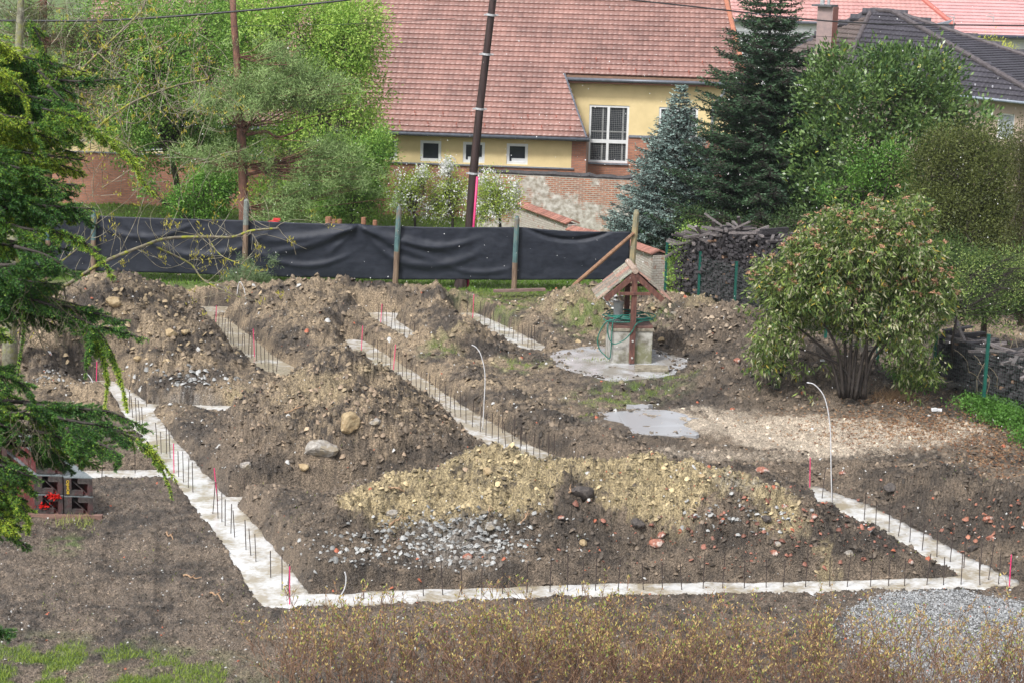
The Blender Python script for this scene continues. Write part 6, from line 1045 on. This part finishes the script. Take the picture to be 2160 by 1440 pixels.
# ---- foreground spruce
NB = []; NP, ND, NLn, NC = [], [], [], []; SA, SB, SR = [], [], []
def twig_needles(a, b_, tone, rad_=.022, dens=430):
    L_ = np.linalg.norm(b_ - a); n = int(L_ * dens * SPD); 
    if n < 3: return
    t_ = rng.random(n); d = unit((b_ - a)[None])[0]; rr = rdir(n); rr = unit(rr - d[None] * (rr @ d)[:, None]); NP.append(a[None] + (b_ - a)[None] * t_[:, None]); ND.append(unit(rr * .95 + d[None] * .75 + np.array([0, 0, .15]))); NLn.append(np.full(n, rad_ * 1.15)); NC.append(np.clip(tone + .22 * rng.normal(size=n), 0, 1))
SPD = 1.0
def spray(p, d, ln, tone, droop, lvl=0):
    """a side branchlet with its own twigs, all carrying needles"""
    ns = max(2, int(ln / .05)); q0 = p; side = unit(np.cross(d, [0, 0, 1.0]) + 1e-6)
    for j in range(ns):
        d = unit(d + np.array([0, 0, -droop * .10]) + rng.normal(0, .05, 3)); q1 = q0 + d * ln / ns; SA.append(q0); SB.append(q1); SR.append(.0035 if lvl else .005); twig_needles(q0, q1, tone)
        if lvl == 0 and j < ns - 1:
            for s in (-1, 1):
                L2 = ln * .42 * (1 - j / ns) * (.7 + .5 * rng.random())
                if L2 > .03: dd = unit(d * .8 + side * s * .45 + np.array([0, 0, s * .45 * rng.random() - droop * .2])); e = q1 + dd * L2; SA.append(q1); SB.append(e); SR.append(.0025); twig_needles(q1, e, tone + rng.normal(0, .08))
        q0 = q1
def bough(pts, Y, wd, tone, droop=.6, taper=1.0, r=.018, both=(1, 1), hang=0.0, step=.042):
    w_ = crv([P(a_, b_, Y + (c_[0] if c_ else 0)) for a_, b_, *c_ in pts], 5); Ls = [np.linalg.norm(w_[i + 1] - w_[i]) for i in range(len(w_) - 1)]; T = sum(Ls); mb = MB(); BO_.append((w_, [r * (1 - .75 * i / len(w_)) for i in range(len(w_))])); acc = 0; nx = 0
    for i in range(len(w_) - 1):
        d = unit(w_[i + 1] - w_[i]); 
        while nx < acc + Ls[i]:
            p = w_[i] + d * (nx - acc); u = nx / T; L_ = wd * (1 - u * .75 * taper) * (.7 + .5 * rng.random()); hz = unit(np.cross(d, [0, 0.0, 1.0]) + 1e-6)
            for s in (-1, 1, -1, 1):
                if rng.random() > .8: continue
                dd = unit(d * .62 + hz * s * rng.uniform(.15, .6) + np.array([0, 0, rng.choice([-.75, -.55, -.35, -.1, .22]) * (.6 + .5 * droop) - hang + rng.normal(0, .1)])); spray(p, dd, L_ * 1.75, tone(u) if callable(tone) else tone, droop + hang)
            nx += step
        acc += Ls[i]
    spray(w_[-1], unit(w_[-1] - w_[-2]), wd * .4, tone(1) if callable(tone) else tone, droop)
BO_ = []; SY = 15.0
DK, MD, BT = .12, .35, .85
up_t = lambda a, b_: (lambda u: a + (b_ - a) * u)
bough([(-60, 110), (0, 150), (45, 190), (60, 235)], SY, .16, .8, .9); bough([(-60, 60), (10, 95), (40, 120)], SY + .3, .13, .9, .8); bough([(-60, 200), (0, 240), (50, 250)], SY, .15, .75, .9)
bough([(-80, 170), (40, 175), (110, 170), (170, 172), (235, 168)], SY + .5, .15, DK, .4); bough([(30, 200), (90, 210), (140, 225), (180, 260)], SY + .2, .17, DK, .7); bough([(100, 180), (140, 220), (170, 250)], SY + .2, .16, .2, .9)
bough([(90, 230), (150, 245), (200, 275), (250, 310), (285, 345), (300, 380), (322, 408)], SY, .11, up_t(.5, .95), .8, r=.012); bough([(60, 260), (120, 270), (170, 300)], SY, .15, .45, .8); bough([(60, 40), (85, 90), (100, 140), (118, 165)], SY + .4, .10, .45, .8); bough([(80, 150), (110, 175), (122, 160)], SY + .3, .08, .6, .5)
bough([(-60, 330), (20, 350), (80, 370), (120, 400)], SY, .2, .3, .8); bough([(-60, 400), (30, 425), (110, 435), (190, 440)], SY, .19, DK, .7); bough([(20, 440), (90, 450), (150, 440), (195, 470)], SY + .1, .15, .15, .8)
bough([(-60, 440), (40, 480), (120, 490), (190, 520), (235, 580)], SY, .13, up_t(.3, .7), .9); bough([(30, 520), (100, 540), (160, 580)], SY - .2, .14, .15, .7); bough([(-60, 560), (40, 590), (120, 600)], SY, .16, DK, .7)
bough([(-60, 600), (40, 625), (120, 650), (170, 690), (220, 690), (298, 712)], SY, .15, up_t(.1, .3), .5, both=(1, 1)); bough([(110, 640), (180, 655), (240, 672), (262, 676)], SY + .1, .12, .2, .5); bough([(150, 665), (200, 690), (235, 740), (255, 800), (268, 860)], SY, .11, up_t(.3, .95), .9, hang=.5, r=.01); bough([(180, 690), (215, 740), (225, 800), (222, 850)], SY, .09, up_t(.5, .9), .9, hang=.6, r=.009); bough([(190, 700), (185, 750), (180, 790)], SY - .1, .09, .3, .9, hang=.5, r=.008)
bough([(40, 620), (50, 690), (40, 760), (38, 790)], SY, .05, .5, .6, hang=.5, r=.014)
bough([(-60, 770), (0, 790), (50, 810), (70, 840)], SY, .16, .25, .8); bough([(-60, 840), (20, 870), (70, 860), (110, 850)], SY, .10, .45, .7); bough([(-60, 880), (20, 900), (60, 930)], SY, .13, .2, .8)
bough([(50, 850), (120, 858), (180, 862), (240, 870), (310, 905)], SY, .15, up_t(.15, .3), .5); bough([(120, 880), (170, 890), (230, 900), (265, 930)], SY - .1, .18, .15, .8); bough([(140, 920), (190, 930), (240, 950), (245, 980)], SY - .2, .15, .25, .9); bough([(210, 890), (290, 930), (330, 970), (352, 1010), (362, 1045)], SY, .09, up_t(.4, .8), .8, r=.009); bough([(140, 900), (160, 940), (175, 970)], SY - .2, .14, .3, .9); bough([(310, 930), (345, 980), (370, 1010)], SY, .07, .9, .6, r=.007)
bough([(-60, 930), (0, 970), (40, 1000), (70, 1040)], SY, .16, .35, .8); bough([(-60, 1000), (0, 1030), (50, 1070), (60, 1110)], SY, .17, up_t(.3, .8), .8); bough([(-60, 1060), (0, 1090), (30, 1120)], SY, .16, .8, .8); bough([(-60, 960), (30, 990), (80, 1010)], SY - .1, .13, .2, .8); bough([(-80, 1310), (-30, 1320), (20, 1335)], SY - 1, .14, .1, .6); bough([(0, 560), (70, 560), (110, 575)], SY - .2, .14, .15, .7); bough([(-60, 700), (-10, 700), (20, 715)], SY, .12, .5, .7)
for y0, y1, x_, nb in ((100, 330, 185, 24), (370, 480, 165, 13), (510, 600, 140, 9), (610, 670, 190, 7), (800, 1110, 60, 16), (855, 960, 215, 8)):
    for i in range(nb):
        ys_ = rng.uniform(y0, y1); xe = x_ * rng.uniform(.6, 1.0); x0_ = -60 if x_ != 215 else 60; dz_ = rng.uniform(.1, .9); bough([(x0_, ys_ - 15, dz_), (x0_ + (xe - x0_) * .5, ys_, dz_), (xe, ys_ + rng.uniform(5, 45), dz_)], SY, .14, rng.choice([.12, .25, .4, .6, .85]), .9, step=.06)
spr = empty('foreground_spruce', G(-420, 1440, -.42) * np.array([1, 0, 1]) + np.array([0, SY, 0]), 'close spruce boughs hanging in from the left photo edge', 'tree'); NP, ND, NLn, NC = map(np.concatenate, (NP, ND, NLn, NC)); C = np.where(NC[:, None] < .5, mixc((.03, .10, .03), (.13, .29, .045), np.clip(NC * 2, 0, 1)), mixc((.13, .29, .045), (.48, .58, .06), np.clip(NC * 2 - 1, 0, 1))); V = blades(NP, ND, NLn * (.8 + .4 * rng.random(len(NP))), .0062, C); npmesh('crown', V[0], V[1], needle_m, spr, V[2])
V, F, _ = segs(np.array(SA), np.array(SB), np.array(SR), np.array(SR) * .7); npmesh('branches', V, F, dbark, spr); mb = MB()
tx = spr.location; 
for w_, r_ in BO_: mb.tube(w_, r_, 6)
mb.tube([(tx[0], SY, -.6), (tx[0], SY, 6), (tx[0], SY, 13), (tx[0], SY, 16)], [.28, .24, .15, .05], 10)
for w_, r_ in BO_:
    if w_[0][0] < P(-40, 500, SY)[0] + .3: mb.tube([w_[0], w_[0] + (np.array([tx[0], SY, w_[0][2] + .35]) - w_[0])], [r_[0], r_[0] * 2], 6)
mb.build('trunk', dbark, spr, smooth=True)
# dead hanging twigs under the boughs
A_, B_ = [], []
for i in range(150):
    x_, y_ = [(rng.uniform(20, 180), 650), (rng.uniform(20, 110), rng.uniform(860, 900)), (rng.uniform(0, 140), rng.uniform(560, 620))][int(rng.integers(3))]; p = P(x_, y_ + rng.uniform(0, 40), SY + rng.normal(0, .1)); d = unit(np.array([rng.normal(.1, .5), rng.normal(0, .3), -1.0]))
    for j in range(6): q = p + d * .045; A_.append(p); B_.append(q); p = q; d = unit(d + rng.normal(0, .28, 3))
V, F, C = segs(np.array(A_), np.array(B_), .003, .002, np.array([.10, .09, .06])); npmesh('dead_twigs', V, F, dry_m, spr, C)
# ---- mossy bare tree with young leaves
TY = 22.0; mt = empty('mossy_tree', np.array([P(-190, 700, TY)[0], TY, -.43]), 'nearly bare mossy tree with crooked limbs and yellow spring leaves', 'tree'); moss = mat('mossy_branch', (.24, .22, .15), (.12, .10, .08), .8, 24, .6, c3=(.27, .29, .03))
mb = MB(); mb.tube([(P(-190, 700, TY)[0], TY, -.6), P(-195, 900, TY), P(-190, 700, TY), P(-200, 560, TY), P(-190, 420, TY), P(-180, 300, TY), P(-160, 150, TY), P(-150, -60, TY)], [.17, .13, .11, .095, .085, .07, .06, .05], 10); mb.build('trunk', lich, mt, smooth=True)
LIMB = [([(-190, 700), (-60, 690), (120, 612), (215, 555), (300, 520), (355, 503), (440, 500), (492, 500), (530, 487), (588, 482)], .026), ([(330, 522), (370, 540), (405, 560), (428, 590), (470, 612), (508, 628)], .013), ([(440, 505), (465, 538), (508, 558)], .008), ([(-190, 480), (-20, 420), (100, 330), (190, 290), (215, 262), (270, 222), (330, 195), (385, 178), (438, 168)], .022), ([(-185, 380), (0, 330), (110, 230), (150, 170), (200, 120), (262, 60), (300, 20), (310, -20)], .020), ([(205, 110), (240, 140), (290, 160), (340, 195)], .009), ([(250, 230), (262, 290), (292, 330)], .007), ([(240, 250), (290, 260), (330, 215)], .008), ([(355, 185), (352, 215), (372, 240)], .005), ([(375, 180), (378, 215), (385, 238)], .005), ([(-190, 720), (20, 650), (120, 560), (190, 500), (210, 440)], .012)]
A_, B_, R_ = [], [], []; tips = []
for pts_, r_ in LIMB:
    w_ = crv([P(a_, b_, TY + .25 * math.sin(a_ * .02)) for a_, b_ in pts_], 5); mb = MB(); mb.tube(w_, [r_ * (1 - .55 * i / len(w_)) for i in range(len(w_))], 8); mb.build('limb', moss, mt, smooth=True)
    for i in range(3, len(w_)):
        for s in range(2 if r_ > .01 else 1):
            if rng.random() < .62:
                p = w_[i]; a = rng.uniform(0, 6.28); d = unit(np.array([math.cos(a), rng.normal(0, .5), math.sin(a) + .35])); L_ = rng.uniform(.25, .75); n = 9; bend = rng.normal(0, .10, 3)
                for j in range(n):
                    q = p + d * L_ / n; A_.append(p); B_.append(q); R_.append(.0045 * (1 - .6 * j / n)); p = q; d = unit(d + bend + rng.normal(0, .08, 3) + np.array([0, 0, .04]))
                    if j > 3 and rng.random() < .22: e = q + unit(d + rng.normal(0, .6, 3)) * rng.uniform(.08, .2); A_.append(q); B_.append(e); R_.append(.0022); tips.append(e)
                tips.append(p)
for i in range(150):
    p = P(rng.uniform(120, 440), rng.uniform(-10, 420), TY + rng.normal(0, .4)); d = unit(np.array([rng.normal(0, .5), rng.normal(0, .3), rng.normal(.4, .8)])); L_ = rng.uniform(.3, .8); bend = rng.normal(0, .09, 3)
    for j in range(9): q = p + d * L_ / 9; A_.append(p); B_.append(q); R_.append(.0035); p = q; d = unit(d + bend + rng.normal(0, .06, 3))
    tips.append(p)
V, F, C = segs(np.array(A_), np.array(B_), np.array(R_), np.array(R_) * .85, mixc((.17, .14, .09), (.36, .34, .26), rng.random(len(A_)))); npmesh('twigs', V, F, dry_m, mt, C)
tips = np.array(tips); tips = tips[rng.random(len(tips)) < .55]; k = len(tips) * 7; Pt = np.repeat(tips, 7, 0) + rng.normal(0, .022, (k, 3)); V = leaves(Pt, unit(rdir(k) * .7 + np.array([0, 0, .8])), .05 * (.6 + .7 * rng.random(k)), .014, mixc((.34, .30, .04), (.48, .44, .08), rng.random(k))); npmesh('young_leaves', V[0], V[1], leaf_m, mt, V[2])

ty2 = G(22, 806, -.2); lt = empty('lichen_trunk_tree', ty2, 'pale lichen covered slim trunk standing behind the spruce boughs at the left', 'tree'); TZ = ty2[1]
mb = MB(); mb.tube([ty2 - np.array([0, 0, .3]), P(20, 700, TZ), P(28, 560, TZ), P(30, 430, TZ), P(22, 300, TZ), P(38, 150, TZ), P(44, 0, TZ), P(40, -60, TZ)], [.24, .2, .19, .17, .15, .12, .09, .08], 10); mb.build('trunk', lich, lt, smooth=True)
A_, B_ = [], []
for i in range(130):
    h_ = rng.uniform(-20, 520); p = P(np.interp(h_, [0, 150, 300, 430, 560], [44, 38, 22, 30, 28]), h_, TZ); a = rng.uniform(0, 6.28); d = unit(np.array([math.cos(a), math.sin(a) * .6, rng.uniform(-.1, .7)]))
    for j in range(8): q = p + d * .2; A_.append(p); B_.append(q); p = q; d = unit(d + rng.normal(0, .22, 3))
V, F, _ = segs(np.array(A_), np.array(B_), .012, .008); npmesh('branches', V, F, lich, lt)
# ---- formwork stack at left
steel_m = mat('muddy_formwork_steel', (.065, .055, .052), (.016, .013, .013), .6, 9, .5, c3=(.065, .03, .03)); redp = mat('red_formwork_paint', (.17, .028, .028), (.05, .018, .02), .45, 9, .2, c3=(.16, .10, .09)); ply = mat('wet_grey_plywood', (.20, .23, .24), (.12, .14, .15), .3, 4, .2)
FO = G(166, 1096, -.43); fa = rad(-26); FR_x = np.array([1.0, -.03, 0]) / 1; FB = np.array([-math.sin(rad(32)), math.cos(rad(32)), 0]); FX = np.array([1.0, 0, 0])
def formpanel(x, z, w_, h_, L_, label, y0=0., text=False, topm=None, side_red=True):
    o0 = FO + FX * x + FB * y0 + np.array([0, 0, z]); e_ = empty('formwork_panel', o0, label, 'formwork', 'stacked steel formwork panels'); th = .055
    def bx(mb, x0, x1, z0, z1, d0, d1):
        q = lambda a, d, c: o0 + FX * a + FB * d + np.array([0, 0, c]); P_ = [q(x0, d0, z0), q(x1, d0, z0), q(x1, d1, z0), q(x0, d1, z0), q(x0, d0, z1), q(x1, d0, z1), q(x1, d1, z1), q(x0, d1, z1)]; mb.add(P_, ((0, 3, 2, 1), (4, 5, 6, 7), (0, 1, 5, 4), (1, 2, 6, 5), (2, 3, 7, 6), (3, 0, 4, 7)))
    mb = MB(); bx(mb, 0, w_ * .26, 0, h_, 0, .08); bx(mb, w_ - w_ * .16, w_, 0, h_, .0, .08); bx(mb, w_ * .5, w_ * .84, h_ * .68, h_, .001, .08); bx(mb, w_ * .26, w_ * .66, 0, h_ * .32, .001, .08); mb.build('end_frame', steel_m, e_, bevel=.006)
    mb = MB(); q = lambda a, d, c: o0 + FX * a + FB * d + np.array([0, 0, c]); mb.beam(q(w_ * .26, .10, h_ * .92), q(w_ * .86, .12, h_ * .08), .02, .022); mb.build('brace_bar', steel_m, e_)
    mb = MB(); bx(mb, 0, .03, 0.0, h_, .08, L_); bx(mb, w_ - .03, w_, 0, h_, .08, L_); bx(mb, .03, w_ - .03, 0, .03, .08, L_); mb.build('side_rails', redp if side_red else steel_m, e_)
    mb = MB(); bx(mb, -.0, w_, h_ + .001, h_ + .022, 0.0, L_); mb.build('face_sheet', topm or ply, e_)
    if text:
        cu = bpy.data.curves.new('txt', 'FONT'); cu.body = 'O(HO8'; cu.size = .105; cu.extrude = .002; cu.align_x = 'CENTER'; cu.align_y = 'CENTER'; to = bpy.data.objects.new('tmp', cu); COL.objects.link(to); bpy.context.view_layer.update(); me = bpy.data.meshes.new_from_object(to); bpy.data.objects.remove(to); T = np.array([v.co[:] for v in me.vertices]); Fl = [list(p.vertices) for p in me.polygons]
        tx_ = o0 + FX * w_ * .13 + np.array([0, -.012, h_ * .5]); V = np.stack([tx_[0] + T[:, 1] * .8, np.full(len(T), tx_[1]) - T[:, 2], tx_[2] - T[:, 0] * .95], -1); npmesh('yellow_lettering', V, Fl, mat('yellow_paint', (.75, .52, .02), (.6, .4, .02), .5, 10, 0), e_)
formpanel(-.30, .12, .62, .40, 1.9, 'lower right muddy steel formwork panel resting on the timber'); formpanel(-.30, .545, .62, .40, 1.9, 'upper right formwork panel with small yellow lettering', text=True)
formpanel(-.93, .12, .60, .42, 2.4, 'lower left formwork panel with red inside, half hidden by spruce', side_red=True); formpanel(-.93, .575, .60, .40, 2.4, 'middle left formwork panel behind the spruce tip'); formpanel(-.86, 1.01, .60, .40, 2.6, 'top formwork panel with a long wet grey plywood face', y0=.05)
formpanel(-1.75, 1.0, .62, .38, 1.0, 'red formwork panel with a white covered end at the far left', y0=1.3, topm=mat('white_sheet', (.8, .8, .8), (.74, .74, .75), .4, 3, 0)); formpanel(-1.72, .1, .7, .80, 1.0, 'large red formwork box at the far left under the spruce', y0=1.2)
formpanel(-.45, 1.0, .5, .28, .8, 'small tilted red panel at the back of the formwork stack', y0=1.75, topm=redp)
a = FO + np.array([-1.1, -.02, .06]); c = FO + np.array([.52, .02, .065]); mb = MB(); mb.beam(a, c, .13, .13); tag(mb.build('timber_beam', mat('brown_timber', (.22, .13, .10), (.12, .07, .06), .6, 14, .3, stretch=(.2, 1, 1)), off=a, bevel=.006), 'long brown timber beam under the formwork stack', 'timber')
for x_, z_, n, lb in ((-.52, .53, 130, 'bright red tangled strap stuffed between the left panels'), (-.75, .30, 50, 'smaller red strap end sticking out lower left of the panels')):
    c = FO + FX * x_ + np.array([0, -.03, z_]); k = n; V = leaves(c + rng.normal(0, 1, (k, 3)) * np.array([.065, .015, .028]), rdir(k), .07, .035, mixc((.75, .02, .01), (.5, .01, .01), rng.random(k))); tag(npmesh('red_strap', V[0], V[1], leaf_m, None, V[2], off=c), lb, 'strap')

# ---- wood stacks behind the wire fence
wd_m = vcmat('weathered_firewood', .65, .35, bump=.7, scale=22, var=.35)
def woodstack(px0, py0, px1, py1, h0, h1, rows_d, label, Lg=1.0, name='wood_stack', off=.7, seed=0):
    a = G(px0, py0, 0); b_ = G(px1, py1, 0); a[1] += off; b_[1] += off; d = b_ - a; L_ = np.linalg.norm(d); d /= L_; nrm = np.array([-d[1], d[0], 0]); nrm = nrm if nrm[1] > 0 else -nrm; mb = MB(); x = 0.0
    e_ = None
    while x < L_:
        t_ = x / L_; H = h0 + (h1 - h0) * t_ + .12 * rng.normal(); z = 0.05; 
        while z < H:
            th = .045 + .05 * rng.random(); g_ = .4 + .9 * rng.random(); col = tuple(np.array([.055, .05, .055]) * g_) if rng.random() > .02 else (.25, .16, .11); j = nrm * rng.normal(0, .05); c = a + d * (x + rng.normal(0, .02)) + np.array([0, 0, z]) + j; ln = Lg * (.8 + .4 * rng.random())
            mb.beam(c + nrm * 0, c + nrm * ln + d * rng.normal(0, .06), .09 + .10 * rng.random(), th, col=col); z += th * .95
        x += .16
    for i in range(44):   # loose pieces on top, coloured paler as a painted highlight
        t_ = rng.random(); H = h0 + (h1 - h0) * t_; c = a + d * L_ * t_ + nrm * rng.uniform(.0, .6) + np.array([0, 0, H + rng.uniform(.0, .18)]); dd = unit(d * rng.normal(0, 1) + nrm * rng.normal(0, .6) + np.array([0, 0, rng.normal(0, .22)])); g_ = .6 + .9 * rng.random(); mb.beam(c, c + dd * rng.uniform(.5, 1.0), .10, .07, col=tuple(np.array([.13, .115, .115]) * g_))
    return tag(mb.build(name, wd_m, usecol=True, off=a), label, 'wood pile')
woodstack(1428, 622, 1500, 636, 1.5, 2.2, 2, 'dark weathered split wood stacked behind the left green posts', off=.6); woodstack(1505, 636, 1700, 690, 2.35, 2.55, 2, 'tall dark wood stack with loose logs on top left of the leafy shrub', off=.6)
woodstack(1985, 806, 2240, 880, 1.1, 1.0, 2, 'low black wood stack behind the wire fence at the right edge', off=.7)
# wire fence
gp_m = mat('dark_green_paint', (.012, .10, .075), (.008, .07, .055), .4, 8, .05); posts = [(1403, 606, 1.55), (1473, 625, 1.5), (1549, 648, 1.5), (1640, 690, 1.5), (1740, 730, 1.5), (1850, 765, 1.5), (1968, 803, 1.5), (2075, 838, 1.72), (2210, 880, 1.6)]; lbl = ['green steel post at the end of the white wall', 'green steel post in front of the left wood stack', 'green steel post before the tall wood stack', 'green steel post hidden beside the leafy shrub', 'green steel post behind the leafy shrub', 'green steel post right behind the shrub stems', 'green steel post left of the low wood stack', 'sturdy dark green post among the nettles', 'green steel post outside the right edge']
pw_ = []
for (a_, b_, h_), lb in zip(posts, lbl):
    p = G(a_, b_, 0); pw_.append((p, h_)); mb = MB(); mb.box(p + np.array([0, 0, h_ / 2 - .05]), .085, .085, h_ + .2); mb.box(p + np.array([0, 0, h_ + .06]), .10, .10, .02); tag(mb.build('steel_fence_post', gp_m, off=p), lb, 'post', 'green steel posts of the wire fence')
A_, B_ = [], []
for (p, h_), (q, g_) in zip(pw_[:-1], pw_[1:]):
    L_ = np.linalg.norm(q - p)
    for i in range(int(L_ / .09)): c = p + (q - p) * (i + .5) * .09 / L_; A_.append(c + np.array([0, 0, .03])); B_.append(c + np.array([0, 0, 1.42]))
    for z in np.arange(.05, 1.45, .09): A_.append(p + np.array([0, 0, z])); B_.append(q + np.array([0, 0, z]))
V, F, C = segs(np.array(A_), np.array(B_), .0022, .0022, np.array([.10, .14, .13])); tag(npmesh('wire_mesh', V, F, dry_m, None, C, off=pw_[0][0]), 'fine welded wire mesh strung between the green steel posts', 'fence')
c = GT(1975, 868); mb = MB(); mb.box(c + np.array([-.06, 0, .05]), .16, .10, .09, rotz(.3)); mb.box(c + np.array([.09, .02, .04]), .14, .09, .07, rotz(-.3)); tag(mb.build('foam_scrap', whitef, off=c, bevel=.01), 'small white scrap of foam lying in the fallen leaves', 'litter')
# ---- sleet in the air
k = 1500; Y = rng.uniform(30, 72, k); pxs = rng.uniform(-50, 2210, k); pys = rng.uniform(-20, 1250, k); Pp = np.array([P(a_, b_, y_) for a_, b_, y_ in zip(pxs, pys, Y)]); Pp = Pp[Pp[:, 2] > .1]; V, F, C = rockmesh(Pp, .0055 + .006 * rng.random(len(Pp)), np.full((len(Pp), 3), .8), flat=1.2); tag(npmesh('falling_sleet', V, F, vcmat('ice_pellet', .3, .5, .3), None, C), 'small white grains of sleet falling over the yard', 'sleet', kind='stuff')
# ================================================================ AIR
hz = MB(); hz.box((0, 60, 13.5), 260, 240, 33)
hm = bpy.data.materials.new('haze_air'); hm.use_nodes = True; t = hm.node_tree; t.nodes.clear(); pv = t.nodes.new('ShaderNodeVolumePrincipled'); pv.inputs['Color'].default_value = (.86, .90, .96, 1); pv.inputs['Density'].default_value = .00018; pv.inputs['Anisotropy'].default_value = .2
oo = t.nodes.new('ShaderNodeOutputMaterial'); t.links.new(pv.outputs[0], oo.inputs['Volume']); tag(hz.build('haze', hm), kind='stuff')
